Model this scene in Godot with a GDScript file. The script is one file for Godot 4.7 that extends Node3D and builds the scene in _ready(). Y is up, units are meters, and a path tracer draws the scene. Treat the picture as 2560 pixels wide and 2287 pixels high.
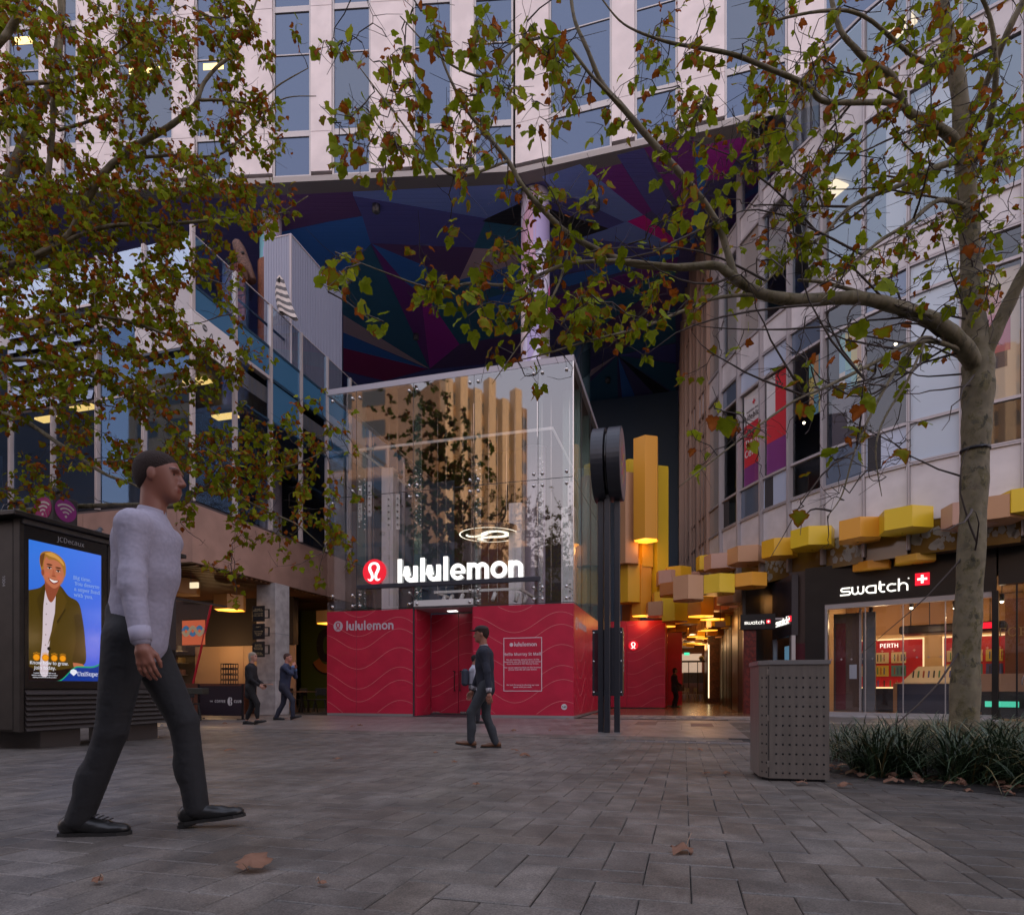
extends Node3D
# Shopping mall at dusk. Metres, y up, camera at x=z=0 looking along -z.
# The glass pavilion frame: origin CO at its right front corner, local x along its front, local z towards the street.
const FPX := 1560.0
const CAMH := 0.88
const YAW := -0.26965
const CO := Vector3(1.76, 0, -17.83)
const E1 := Vector3(0.9639, 0, 0.2664)
const NN := Vector3(-0.2664, 0, 0.9639)
const SHOP := Vector3(9.77, 0, -19.34)
const SHOPYAW := -0.7104
const FLAT := 0xFFFFFFFF

var rng := RandomNumberGenerator.new()
var mats := {}
var texs := {}
var font_r: SystemFont
var font_b: SystemFont
var font_s: SystemFont

# ---------- places ----------
func pt(u: float, v: float, d: float) -> Vector3:      # a place d metres in front of the viewpoint
	return Vector3((u - 1280.0) / FPX * d, CAMH - (v - 1719.0) / FPX * d, -d)

func gy(z: float) -> float:                             # the mall falls gently towards the pavilion
	return 0.025 * clampf(9.5 + z, 0.0, 13.0)

func gp(u: float, v: float) -> Vector3:                 # the pavement point
	var k: float = (v - 1719.0) / FPX
	var d: float = CAMH / k
	if d < 9.5:
		d = (CAMH - 0.2375) / (k - 0.025)
	return Vector3((u - 1280.0) / FPX * d, gy(-d), -d)

func loc(a: float, y: float, b: float) -> Vector3:
	return CO + E1 * a + NN * b + Vector3(0, y, 0)

func ab(p: Vector3) -> Vector2:
	return Vector2((p - CO).dot(E1), (p - CO).dot(NN))

func shop(x: float, y: float, z: float) -> Vector3:
	return SHOP + Basis(Vector3.UP, SHOPYAW) * Vector3(x, y, z)

func rnd(a: float, b: float) -> float:
	return rng.randf_range(a, b)

# ---------- materials ----------
func lin(r: float, g: float, b: float, a := 1.0) -> Color:
	var c := Color(r, g, b).linear_to_srgb()
	c.a = a
	return c

func mt(key: String, c := Color(0, 0, 0), rough := 0.7, metal := 0.0) -> StandardMaterial3D:
	if mats.has(key):
		return mats[key]
	var m := StandardMaterial3D.new()
	m.resource_name = key
	m.albedo_color = lin(c.r, c.g, c.b)
	m.roughness = rough
	m.metallic = metal
	mats[key] = m
	return m

func lit(key: String, c: Color, energy: float) -> StandardMaterial3D:
	if mats.has(key):
		return mats[key]
	var m := mt(key, Color(0.6, 0.6, 0.6) * c, 0.5)
	m.emission_enabled = true
	m.emission = lin(c.r, c.g, c.b)
	m.emission_energy_multiplier = energy
	return m

func pane(key: String, tint: Color, mirror: float, rough := 0.02) -> StandardMaterial3D:   # coated glass: part mirror, part clear
	if mats.has(key):
		return mats[key]
	var m := mt(key, tint, rough, 1.0)
	if not texs.has("white"):
		var im := Image.create(2, 2, false, Image.FORMAT_RGB8)
		im.fill(Color.WHITE)
		texs["white"] = ImageTexture.create_from_image(im)
	m.albedo_texture = texs["white"]
	m.transparency = BaseMaterial3D.TRANSPARENCY_ALPHA
	m.albedo_color.a = mirror
	return m

func clear(key: String, alpha := 0.06) -> StandardMaterial3D:
	if mats.has(key):
		return mats[key]
	var m := mt(key, Color(0.75, 0.95, 0.9), 0.02)
	m.transparency = BaseMaterial3D.TRANSPARENCY_ALPHA
	m.albedo_color.a = alpha
	return m

func noise_tex(key: String, size: int, freq: float, oct: int, ramp: Gradient, normal := false, strength := 1.0) -> NoiseTexture2D:
	if texs.has(key):
		return texs[key]
	var n := FastNoiseLite.new()
	n.seed = key.hash() % 9999
	n.noise_type = FastNoiseLite.TYPE_SIMPLEX_SMOOTH
	n.frequency = freq
	n.fractal_octaves = oct
	var t := NoiseTexture2D.new()
	t.width = size
	t.height = size
	t.seamless = true
	t.noise = n
	t.color_ramp = ramp
	t.as_normal_map = normal
	t.bump_strength = strength
	texs[key] = t
	return t

func grad(stops: Array) -> Gradient:
	var g := Gradient.new()
	var off := PackedFloat32Array()
	var col := PackedColorArray()
	for s in stops:
		off.append(s[0])
		col.append(s[1])
	g.offsets = off
	g.colors = col
	return g

func grey(v: float) -> Color:
	return Color(v, v, v)

func worn(m: StandardMaterial3D, key: String, lo: float, hi: float, scale: float, freq := 0.02, world := true) -> StandardMaterial3D:   # uneven tone over a plain colour
	m.albedo_texture = noise_tex(key, 256, freq, 5, grad([[0.25, grey(lo)], [0.75, grey(hi)]]))
	m.uv1_triplanar = true
	m.uv1_world_triplanar = world
	m.uv1_scale = Vector3.ONE * scale
	return m

# ---------- shapes ----------
func mb(smooth := false) -> SurfaceTool:
	var st := SurfaceTool.new()
	st.begin(Mesh.PRIMITIVE_TRIANGLES)
	st.set_smooth_group(0 if smooth else FLAT)
	return st

func tri(st: SurfaceTool, a: Vector3, b: Vector3, c: Vector3) -> void:   # counter-clockwise seen from outside
	st.add_vertex(a)
	st.add_vertex(c)
	st.add_vertex(b)

func quad(st: SurfaceTool, a: Vector3, b: Vector3, c: Vector3, d: Vector3) -> void:
	tri(st, a, b, c)
	tri(st, a, c, d)

func bx(st: SurfaceTool, x0: float, y0: float, z0: float, x1: float, y1: float, z1: float) -> void:
	hexa(st, [Vector3(x0, y0, z1), Vector3(x1, y0, z1), Vector3(x1, y1, z1), Vector3(x0, y1, z1)], [Vector3(x0, y0, z0), Vector3(x1, y0, z0), Vector3(x1, y1, z0), Vector3(x0, y1, z0)])

func hexa(st: SurfaceTool, f: Array, k: Array) -> void:   # front and back quads, both counter-clockwise seen from the front
	quad(st, f[0], f[1], f[2], f[3])
	quad(st, k[1], k[0], k[3], k[2])
	for i in 4:
		var j := (i + 1) % 4
		quad(st, f[j], f[i], k[i], k[j])

func bar(st: SurfaceTool, a: Vector3, b: Vector3, w: float, h: float) -> void:   # a straight bar, h along the vertical where it can
	var z := (b - a).normalized()
	var up := Vector3.UP if absf(z.y) < 0.95 else Vector3.RIGHT
	var x := up.cross(z).normalized() * w / 2.0
	var y := z.cross(x).normalized() * h / 2.0
	hexa(st, [b - x - y, b + x - y, b + x + y, b - x + y], [a - x - y, a + x - y, a + x + y, a - x + y])

func bev(st: SurfaceTool, x0: float, y0: float, z0: float, x1: float, y1: float, z1: float, r: float) -> void:   # a box with chamfered edges
	var lo := Vector3(x0, y0, z0)
	var hi := Vector3(x1, y1, z1)
	var corner := func(sx: int, sy: int, sz: int, ax: int) -> Vector3:
		var p := Vector3(hi.x if sx > 0 else lo.x, hi.y if sy > 0 else lo.y, hi.z if sz > 0 else lo.z)
		var s := Vector3(sx, sy, sz) * r
		for i in 3:
			if i != ax:
				p[i] -= s[i]
		return p
	var c := (lo + hi) / 2.0
	var face := func(pts: Array) -> void:
		var m := Vector3.ZERO
		for p in pts:
			m += p
		m = m / pts.size() - c
		var nrm: Vector3 = (pts[1] - pts[0]).cross(pts[2] - pts[0])
		if nrm.dot(m) < 0:
			pts.reverse()
		for i in range(1, pts.size() - 1):
			tri(st, pts[0], pts[i], pts[i + 1])
	for s in [-1, 1]:
		face.call([corner.call(s, -1, -1, 0), corner.call(s, 1, -1, 0), corner.call(s, 1, 1, 0), corner.call(s, -1, 1, 0)])
		face.call([corner.call(-1, s, -1, 1), corner.call(1, s, -1, 1), corner.call(1, s, 1, 1), corner.call(-1, s, 1, 1)])
		face.call([corner.call(-1, -1, s, 2), corner.call(1, -1, s, 2), corner.call(1, 1, s, 2), corner.call(-1, 1, s, 2)])
		for t in [-1, 1]:
			face.call([corner.call(s, t, -1, 0), corner.call(s, t, 1, 0), corner.call(s, t, 1, 1), corner.call(s, t, -1, 1)])
			face.call([corner.call(s, -1, t, 0), corner.call(s, 1, t, 0), corner.call(s, 1, t, 2), corner.call(s, -1, t, 2)])
			face.call([corner.call(-1, s, t, 1), corner.call(1, s, t, 1), corner.call(1, s, t, 2), corner.call(-1, s, t, 2)])
			for w in [-1, 1]:
				face.call([corner.call(s, t, w, 0), corner.call(s, t, w, 1), corner.call(s, t, w, 2)])

func tube(st: SurfaceTool, pts: Array, radii: Array, sides := 8, caps := true) -> void:
	var n := pts.size()
	var rings := []
	var ref := Vector3.UP
	for i in n:
		var a: Vector3 = pts[maxi(i - 1, 0)]
		var b: Vector3 = pts[mini(i + 1, n - 1)]
		var z := (b - a).normalized()
		if i == 0 and absf(z.dot(ref)) > 0.9:
			ref = Vector3.RIGHT
		var x := ref.cross(z)
		if x.length() < 0.01:
			x = Vector3.FORWARD.cross(z)
		x = x.normalized()
		var y := z.cross(x).normalized()
		ref = y
		var ring := []
		for k in sides:
			var t := TAU * k / sides
			ring.append(pts[i] + (x * cos(t) + y * sin(t)) * radii[i])
		rings.append(ring)
	for i in n - 1:
		for k in sides:
			var j := (k + 1) % sides
			quad(st, rings[i][k], rings[i][j], rings[i + 1][j], rings[i + 1][k])
	if caps:
		for k in range(1, sides - 1):
			tri(st, rings[0][0], rings[0][k + 1], rings[0][k])
			tri(st, rings[n - 1][0], rings[n - 1][k], rings[n - 1][k + 1])

func cyl(st: SurfaceTool, a: Vector3, b: Vector3, r: float, sides := 12) -> void:
	tube(st, [a, b], [r, r], sides)

func ball(st: SurfaceTool, c: Vector3, r: float, sides := 8) -> void:
	var pts := []
	var rad := []
	for i in 6:
		var t := PI * (0.04 + 0.92 * i / 5.0)
		pts.append(c + Vector3(0, -cos(t) * r, 0))
		rad.append(sin(t) * r)
	tube(st, pts, rad, sides)

func slab(st: SurfaceTool, poly: PackedVector2Array, y0: float, y1: float) -> void:   # an upright prism over a plan (x, z)
	var idx := Geometry2D.triangulate_polygon(poly)
	for i in range(0, idx.size(), 3):
		var p := [poly[idx[i]], poly[idx[i + 1]], poly[idx[i + 2]]]
		if (p[1] - p[0]).cross(p[2] - p[0]) > 0:
			p.reverse()
		tri(st, Vector3(p[0].x, y1, p[0].y), Vector3(p[1].x, y1, p[1].y), Vector3(p[2].x, y1, p[2].y))
		tri(st, Vector3(p[2].x, y0, p[2].y), Vector3(p[1].x, y0, p[1].y), Vector3(p[0].x, y0, p[0].y))
	var area := 0.0
	for i in poly.size():
		area += poly[i].cross(poly[(i + 1) % poly.size()])
	for i in poly.size():
		var a := poly[i]
		var b := poly[(i + 1) % poly.size()]
		if area > 0:
			var t := a
			a = b
			b = t
		quad(st, Vector3(a.x, y0, a.y), Vector3(b.x, y0, b.y), Vector3(b.x, y1, b.y), Vector3(a.x, y1, a.y))

func plate(st: SurfaceTool, poly: PackedVector2Array, z0: float, z1: float) -> void:   # the same standing upright: outline in x, y, thickness in z
	var idx := Geometry2D.triangulate_polygon(poly)
	for i in range(0, idx.size(), 3):
		var p := [poly[idx[i]], poly[idx[i + 1]], poly[idx[i + 2]]]
		if (p[1] - p[0]).cross(p[2] - p[0]) < 0:
			p.reverse()
		tri(st, Vector3(p[0].x, p[0].y, z1), Vector3(p[1].x, p[1].y, z1), Vector3(p[2].x, p[2].y, z1))
		tri(st, Vector3(p[2].x, p[2].y, z0), Vector3(p[1].x, p[1].y, z0), Vector3(p[0].x, p[0].y, z0))
	var area := 0.0
	for i in poly.size():
		area += poly[i].cross(poly[(i + 1) % poly.size()])
	for i in poly.size():
		var a := poly[i]
		var b := poly[(i + 1) % poly.size()]
		if area < 0:
			var t := a
			a = b
			b = t
		quad(st, Vector3(a.x, a.y, z1), Vector3(a.x, a.y, z0), Vector3(b.x, b.y, z0), Vector3(b.x, b.y, z1))

func ribbon(st: SurfaceTool, pts: Array, w, z0: float, z1: float) -> void:   # a flat stroke along points in x, y; w is one width or one per point
	var n := pts.size()
	var l := []
	var r := []
	for i in n:
		var a: Vector2 = pts[maxi(i - 1, 0)]
		var b: Vector2 = pts[mini(i + 1, n - 1)]
		var p: Vector2 = pts[i]
		var t0 := (p - a).normalized() if i > 0 else (b - p).normalized()
		var t1 := (b - p).normalized() if i < n - 1 else t0
		var t := (t0 + t1).normalized()
		var nrm := Vector2(-t.y, t.x)
		var wid: float = w[i] if w is Array else w
		var m := wid / 2.0 / maxf(0.5, nrm.dot(Vector2(-t1.y, t1.x)))
		l.append(p + nrm * m)
		r.append(p - nrm * m)
	for i in n - 1:
		var v := [r[i], r[i + 1], l[i + 1], l[i]]
		quad(st, Vector3(v[0].x, v[0].y, z1), Vector3(v[1].x, v[1].y, z1), Vector3(v[2].x, v[2].y, z1), Vector3(v[3].x, v[3].y, z1))
		quad(st, Vector3(v[3].x, v[3].y, z0), Vector3(v[2].x, v[2].y, z0), Vector3(v[1].x, v[1].y, z0), Vector3(v[0].x, v[0].y, z0))
		quad(st, Vector3(v[0].x, v[0].y, z0), Vector3(v[1].x, v[1].y, z0), Vector3(v[1].x, v[1].y, z1), Vector3(v[0].x, v[0].y, z1))
		quad(st, Vector3(v[2].x, v[2].y, z0), Vector3(v[3].x, v[3].y, z0), Vector3(v[3].x, v[3].y, z1), Vector3(v[2].x, v[2].y, z1))
	for e in [0, n - 1]:
		var s := 1.0 if e == 0 else -1.0
		var a3 := Vector3(l[e].x, l[e].y, z1)
		var b3 := Vector3(l[e].x, l[e].y, z0)
		var c3 := Vector3(r[e].x, r[e].y, z0)
		var d3 := Vector3(r[e].x, r[e].y, z1)
		if s > 0:
			quad(st, a3, b3, c3, d3)
		else:
			quad(st, d3, c3, b3, a3)

func arc(c: Vector2, rx: float, ry: float, a0: float, a1: float, n := 14) -> Array:
	var out := []
	for i in n + 1:
		var t := deg_to_rad(lerpf(a0, a1, float(i) / n))
		out.append(c + Vector2(cos(t) * rx, sin(t) * ry))
	return out

func disc2(c: Vector2, rx: float, ry: float, n := 28) -> PackedVector2Array:
	var out := PackedVector2Array()
	for i in n:
		out.append(c + Vector2(cos(TAU * i / n) * rx, sin(TAU * i / n) * ry))
	return out

func spline(pts: Array, per := 6) -> Array:   # Catmull-Rom through points (Vector2 or Vector3)
	var out := []
	var n := pts.size()
	for i in n - 1:
		var p0 = pts[maxi(i - 1, 0)]
		var p1 = pts[i]
		var p2 = pts[i + 1]
		var p3 = pts[mini(i + 2, n - 1)]
		for k in per:
			var t := float(k) / per
			out.append(0.5 * ((2.0 * p1) + (p2 - p0) * t + (2.0 * p0 - 5.0 * p1 + 4.0 * p2 - p3) * t * t + (3.0 * p1 - p0 - 3.0 * p2 + p3) * t * t * t))
	out.append(pts[n - 1])
	return out

# ---------- objects ----------
func done(st: SurfaceTool) -> ArrayMesh:
	st.generate_normals()
	return st.commit()

func tag(o: Node3D, label: String, category := "", group := "", kind := "") -> Node3D:
	if label: o.set_meta("label", label)
	if category: o.set_meta("category", category)
	if group: o.set_meta("group", group)
	if kind: o.set_meta("kind", kind)
	return o

func thing(called: String, label: String, category: String, at := Vector3.ZERO, turn := 0.0, group := "") -> Node3D:
	var o := Node3D.new()
	o.name = called
	add_child(o, true)
	o.position = at
	o.rotation.y = turn
	return tag(o, label, category, group)

func piece(parent: Node3D, called: String, mesh: Mesh, m: Material, label := "") -> MeshInstance3D:
	var o := MeshInstance3D.new()
	o.name = called
	o.mesh = mesh
	o.material_override = m
	parent.add_child(o, true)
	if label: o.set_meta("label", label)
	return o

func part(parent: Node3D, called: String, st: SurfaceTool, m: Material, label := "") -> MeshInstance3D:
	return piece(parent, called, done(st), m, label)

func solo(called: String, label: String, category: String, st: SurfaceTool, m: Material, at := Vector3.ZERO, turn := 0.0, group := "") -> MeshInstance3D:
	var o := part(self, called, st, m)
	o.position = at
	o.rotation.y = turn
	tag(o, label, category, group)
	return o

func struct(called: String, st: SurfaceTool, m: Material, parent: Node3D = self) -> MeshInstance3D:
	var o := part(parent, called, st, m)
	if parent == self:
		o.set_meta("kind", "structure")
	return o

func boxed(parent: Node3D, called: String, m: Material, x0: float, y0: float, z0: float, x1: float, y1: float, z1: float, r := 0.0) -> MeshInstance3D:
	var st := mb()
	if m is StandardMaterial3D and m.transparency == BaseMaterial3D.TRANSPARENCY_ALPHA:      # glass: one sheet
		if z1 - z0 <= minf(x1 - x0, y1 - y0):
			quad(st, Vector3(x0, y0, z1), Vector3(x1, y0, z1), Vector3(x1, y1, z1), Vector3(x0, y1, z1))
		else:
			quad(st, Vector3(x1, y0, z1), Vector3(x1, y0, z0), Vector3(x1, y1, z0), Vector3(x1, y1, z1))
	elif r > 0:
		bev(st, x0, y0, z0, x1, y1, z1, r)
	else:
		bx(st, x0, y0, z0, x1, y1, z1)
	return part(parent, called, st, m)

func text(parent: Node3D, called: String, s: String, height: float, m: Material, at: Vector3, turn := 0.0, font: Font = null, depth := 0.004) -> MeshInstance3D:   # height is the font size in metres
	var t := TextMesh.new()
	t.text = s
	t.font = font if font else font_r
	t.font_size = 64
	t.pixel_size = height / 64.0
	t.depth = depth
	t.curve_step = 2.0
	var o := piece(parent, called, t, m)
	o.position = at
	o.rotation.y = turn
	return o

func fonts() -> void:
	font_r = SystemFont.new()
	font_r.font_names = PackedStringArray(["Droid Sans"])
	font_b = SystemFont.new()
	font_b.font_names = PackedStringArray(["Droid Sans"])
	font_b.font_weight = 700
	font_s = SystemFont.new()
	font_s.font_names = PackedStringArray(["Droid Serif"])

func lamp_omni(called: String, at: Vector3, c: Color, energy: float, size := 0.1) -> void:
	var l := OmniLight3D.new()
	l.name = called
	l.light_color = lin(c.r, c.g, c.b)
	l.light_energy = energy
	l.light_size = size
	l.omni_range = 30.0
	l.omni_attenuation = 2.0
	l.shadow_enabled = true
	add_child(l, true)
	l.position = at

func lamp_area(called: String, at: Vector3, basis_: Basis, w: float, h: float, c: Color, energy: float) -> void:   # shines along its -z
	var l := AreaLight3D.new()
	l.name = called
	l.light_color = lin(c.r, c.g, c.b)
	l.light_energy = energy
	l.area_size = Vector2(w, h)
	l.area_range = 30.0
	l.area_attenuation = 2.0
	l.shadow_enabled = true
	add_child(l, true)
	l.transform = Transform3D(basis_, at)

func _ready() -> void:
	rng.seed = 20240611
	fonts()
	# camera: level, lens shifted upwards (the horizon lies low in the frame)
	var cam := Camera3D.new()
	cam.name = "camera"
	cam.projection = Camera3D.PROJECTION_FRUSTUM
	cam.near = 0.1
	cam.far = 600.0
	cam.size = 0.1 * 2287.0 / FPX
	cam.frustum_offset = Vector2(0, 0.1 * (1719.0 - 1143.5) / FPX)
	add_child(cam)
	cam.position = Vector3(0, CAMH, 0)
	cam.current = true
	# dusk sky
	var sky_m := ProceduralSkyMaterial.new()
	sky_m.sky_top_color = lin(0.50, 0.53, 0.68)
	sky_m.sky_horizon_color = lin(1.0, 0.72, 0.60)
	sky_m.sky_curve = 0.25
	sky_m.ground_bottom_color = lin(0.08, 0.07, 0.07)
	sky_m.ground_horizon_color = lin(0.2, 0.17, 0.16)
	sky_m.sky_energy_multiplier = 1.0
	var env := Environment.new()
	env.background_mode = Environment.BG_SKY
	env.sky = Sky.new()
	env.sky.sky_material = sky_m
	env.background_energy_multiplier = 1.15
	env.tonemap_mode = Environment.TONE_MAPPER_LINEAR
	env.tonemap_exposure = 2.0
	env.sdfgi_enabled = true
	env.ssao_enabled = true
	env.ssil_enabled = true
	var we := WorldEnvironment.new()
	we.name = "world_environment"
	we.environment = env
	add_child(we)
	# the last sun: very low, behind the pictured buildings on the right; it reaches only the tower behind the viewer
	var sun := DirectionalLight3D.new()
	sun.name = "sun"
	sun.light_color = lin(1.0, 0.62, 0.30)
	sun.light_energy = 1.5
	sun.light_angular_distance = 0.5
	sun.shadow_enabled = true
	add_child(sun)
	sun.look_at_from_position(Vector3.ZERO, -Vector3(0.80, 0.14, -0.60))

	pavement()
	office_tower()
	left_building()
	pavilion()
	right_building()
	canopies()
	watch_shop()
	laneway()
	street_behind()
	cafe()
	kiosk()
	totem()
	litter_bin()
	pigeons()
	right_tree()
	left_tree()
	planter()
	fallen_leaves()
	people()

# ---------- the pavement ----------
func granite(key: String, c: Color) -> StandardMaterial3D:
	if mats.has(key):
		return mats[key]
	var m := mt(key, c, 0.55)
	m.vertex_color_use_as_albedo = true
	if not texs.has("granite"):
		var r2 := RandomNumberGenerator.new()
		r2.seed = 7
		var n := FastNoiseLite.new()
		n.seed = 3
		n.frequency = 0.012
		n.fractal_octaves = 4
		var base := n.get_seamless_image(256, 256)
		var im := Image.create(256, 256, false, Image.FORMAT_RGB8)
		for y in 256:
			for x in 256:
				var s := 0.62 + 0.26 * base.get_pixel(x, y).r + r2.randf_range(-0.17, 0.17)
				var k := r2.randf()
				if k > 0.985: s += 0.25
				elif k < 0.02: s -= 0.22
				im.set_pixel(x, y, Color(s * 1.01, s, s * 0.985))
		texs["granite"] = ImageTexture.create_from_image(im)
		var h := Image.create(256, 256, false, Image.FORMAT_RGB8)
		for y in 256:
			for x in 256:
				var s := 0.5 + r2.randf_range(-0.3, 0.3)
				h.set_pixel(x, y, Color(s, s, s))
		texs["granite_bump"] = ImageTexture.create_from_image(h)
	m.albedo_texture = texs["granite"]
	m.detail_enabled = true
	m.detail_blend_mode = BaseMaterial3D.BLEND_MODE_MUL
	m.detail_albedo = noise_tex("paving_stains", 512, 0.010, 6, grad([[0.0, Color(0.76, 0.75, 0.74)], [0.42, Color(0.92, 0.915, 0.91)], [0.62, Color(1, 1, 1)], [1.0, Color(1, 1, 1)]]))
	m.detail_uv_layer = BaseMaterial3D.DETAIL_UV_2
	m.uv2_triplanar = true
	m.uv2_world_triplanar = true
	m.uv2_scale = Vector3.ONE * 0.16
	m.heightmap_enabled = true
	m.heightmap_texture = texs["granite_bump"]
	m.heightmap_scale = 0.12
	m.uv1_triplanar = true
	m.uv1_world_triplanar = true
	m.uv1_scale = Vector3.ONE * 1.05
	return m

func paver_into(st: SurfaceTool, t: Transform3D, w: float, l: float, tone: float, warm: float) -> void:   # one stone, chamfered top, 8 mm proud of the bed
	var x := w / 2.0 - rnd(0.0009, 0.0024)
	var z := l / 2.0 - rnd(0.0012, 0.0034)
	var c := 0.004
	var col := Color(tone * (1.0 + warm), tone, tone * (1.0 - warm))
	var top := [Vector3(-x + c, 0, z - c), Vector3(x - c, 0, z - c), Vector3(x - c, 0, -z + c), Vector3(-x + c, 0, -z + c)]
	var rim := [Vector3(-x, -c, z), Vector3(x, -c, z), Vector3(x, -c, -z), Vector3(-x, -c, -z)]
	st.set_color(col)
	quad(st, t * top[0], t * top[1], t * top[2], t * top[3])
	for i in 4:
		var j := (i + 1) % 4
		quad(st, t * rim[i], t * rim[j], t * top[j], t * top[i])
		quad(st, t * (rim[i] - Vector3(0, 0.012, 0)), t * (rim[j] - Vector3(0, 0.012, 0)), t * rim[j], t * rim[i])

func stone_place(a: float, b: float) -> Transform3D:
	var p := loc(a, 0, b)
	p.y = gy(p.z)
	var bas := Basis(Vector3.UP, YAW + rnd(-0.006, 0.006))
	var slope := 0.025 if p.z > -9.5 and p.z < 3.5 else 0.0
	bas = Basis(Vector3.RIGHT, slope * -1.0 + rnd(-0.003, 0.003)) * bas
	p.y += rnd(-0.0012, 0.0022)
	return Transform3D(bas, p)

func pavement() -> void:
	# the bed: one sheet to the horizon
	var g := mb()
	var zs := [-400.0, -9.5, 3.5, 300.0]
	for i in 3:
		for xx in [[-400.0, -40.0], [-40.0, 40.0], [40.0, 400.0]]:
			quad(g, Vector3(xx[0], gy(zs[i + 1]) - 0.010, zs[i + 1]), Vector3(xx[1], gy(zs[i + 1]) - 0.010, zs[i + 1]), Vector3(xx[1], gy(zs[i]) - 0.010, zs[i]), Vector3(xx[0], gy(zs[i]) - 0.010, zs[i]))
	struct("ground", g, worn(mt("ground_bed", Color(0.022, 0.021, 0.02), 0.95), "bed_noise", 0.6, 1.0, 0.6))
	var road := Node3D.new()
	road.name = "mall_pavement"
	add_child(road)
	road.set_meta("kind", "structure")
	var W := 0.165
	var L := 0.33
	var cells := []      # [a, b, along, width, length, dark]
	for k in range(-150, 220):
		for j in range(-80, 80):
			var x0 := k * W
			var y0 := (k + 4 * j) * W
			cells.append([x0 + L / 2.0, y0 + W / 2.0, false])
			cells.append([x0 + L + W / 2.0, y0 + W - L / 2.0, true])
	var near := []      # [distance, a, b, size along a, size along b, dark]
	var EDGE := 4.135
	for c in cells:
		var a: float = c[0] - 6.0
		var b: float = c[1] + 6.0
		var la := W if c[2] else L
		var lb := L if c[2] else W
		if b < 6.95 or b > 17.6 or a < -16.0 or a - la / 2.0 > EDGE - 0.02:
			continue
		if a + la / 2.0 > EDGE:      # cut along the edge of the dark course
			var x0 := a - la / 2.0
			la = EDGE - x0
			a = x0 + la / 2.0
		var p := loc(a, 0, b)
		var d := -p.z
		if d < 1.2 or absf(p.x) > d * 0.86 + 0.8:
			continue
		near.append([d, a, b, la, lb, false])
	for r in 2:
		for i in 60:
			var a := -17.0 + i * 0.42 + r * 0.2
			if a < 3.9:
				near.append([12.0, a, 6.32 + r * 0.36, 0.42, 0.36, false])
	var row := 0
	var b := 1.0
	while b < 18.0:
		for i in 27:
			var len := L
			var a := EDGE + L / 2.0 + (i - 1) * L + W * (row % 2)
			if i == 0:
				len = W * (row % 2)
				a = EDGE + len / 2.0
				if len < 0.1: continue
			var p := loc(a, 0, b)
			if -p.z > 1.1 and absf(p.x) < -p.z * 0.9 + 0.8 and Vector2((a - 6.75) / 2.25, (b - 10.75) / 2.1).length() > 1.0:
				near.append([-p.z, a, b, len, W, true])
		row += 1
		b += W
	near.sort_custom(func(p, q): return p[0] < q[0])
	var st := mb()
	var meshes := {}
	var count := 0
	for c in near:
		var dark: bool = c[5]
		var t := stone_place(c[1], c[2])
		var tone := rnd(0.76, 1.12) * (0.56 if dark else 1.0)
		var warm := rnd(-0.03, 0.05)
		if count < 300:
			var key := "%d%d%s%.2f%.2f%d" % [int(tone * 16), int(warm * 60), dark, c[3], c[4], count % 3]
			if not meshes.has(key):
				var s2 := mb()
				paver_into(s2, Transform3D.IDENTITY, c[3], c[4], tone, warm)
				meshes[key] = done(s2)
			var o := piece(road, "paver", meshes[key], granite("granite_paving", Color(0.235, 0.212, 0.193)))
			o.transform = t
			count += 1
		else:
			paver_into(st, t, c[3], c[4], tone, warm)
	tag(part(road, "granite_paving", st, granite("granite_paving", Color.BLACK)), "", "", "", "stuff")
	# smooth band of large light slabs along the shopfronts
	var band := mb()
	for r in 3:
		for i in 24:
			var a := -19.0 + i * 1.2 + r * 0.4
			var bb := 0.06 + r * 2.03
			var tone := rnd(0.93, 1.06)
			band.set_color(Color(tone, tone, tone))
			var x0 := maxf(a, -20.0)
			var x1 := a + 1.196
			quad(band, loc(x0, -0.001, bb + 2.026), loc(x1, -0.001, bb + 2.026), loc(x1, -0.001, bb), loc(x0, -0.001, bb))
	var bm := granite("smooth_paving", Color(0.31, 0.285, 0.275))
	bm.roughness = 0.4
	struct("smooth_pavement", band, bm)
	var side := mb()
	side.set_color(Color(1, 1, 1))
	quad(side, loc(4.2, -0.002, 9.0), loc(16.0, -0.002, 9.0), loc(16.0, -0.002, -6.0), loc(4.2, -0.002, -6.0))
	struct("shopfront_pavement", side, granite("shopfront_paving", Color(0.20, 0.185, 0.175)))
	# the laneway floor: pale threshold with worn lettering, red-brown boards beyond
	var sill := mb()
	sill.set_color(Color(1, 1, 1))
	quad(sill, loc(0.12, 0.004, -0.3), loc(5.6, 0.004, -0.3), loc(5.6, 0.004, -2.6), loc(0.12, 0.004, -2.6))
	var sm := granite("threshold_stone", Color(0.42, 0.38, 0.35))
	var thr := struct("threshold", sill, sm)
	var lm := mt("worn_letter", Color(0.13, 0.12, 0.12), 0.8)
	for w in [["RAILWAY", -0.8], ["LANE", -1.75]]:
		var o := text(thr, "lettering", w[0], 0.95, lm, Vector3.ZERO, 0.0, font_b, 0.003)
		o.transform = Transform3D(Basis(Vector3.UP, YAW) * Basis(Vector3.RIGHT, -PI / 2.0), loc(2.8, 0.007, w[1]))
	var br := mb()
	for q in [[0.62, 1.1, 1.9, 2.35], [1.9, 2.4, 1.2, 2.6], [2.35, 2.85, 0.5, 1.0], [3.2, 3.7, 1.6, 2.9]]:
		quad(br, loc(q[0], 0.003, q[3]), loc(q[1], 0.003, q[3]), loc(q[1], 0.003, q[2]), loc(q[0], 0.003, q[2]))
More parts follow.
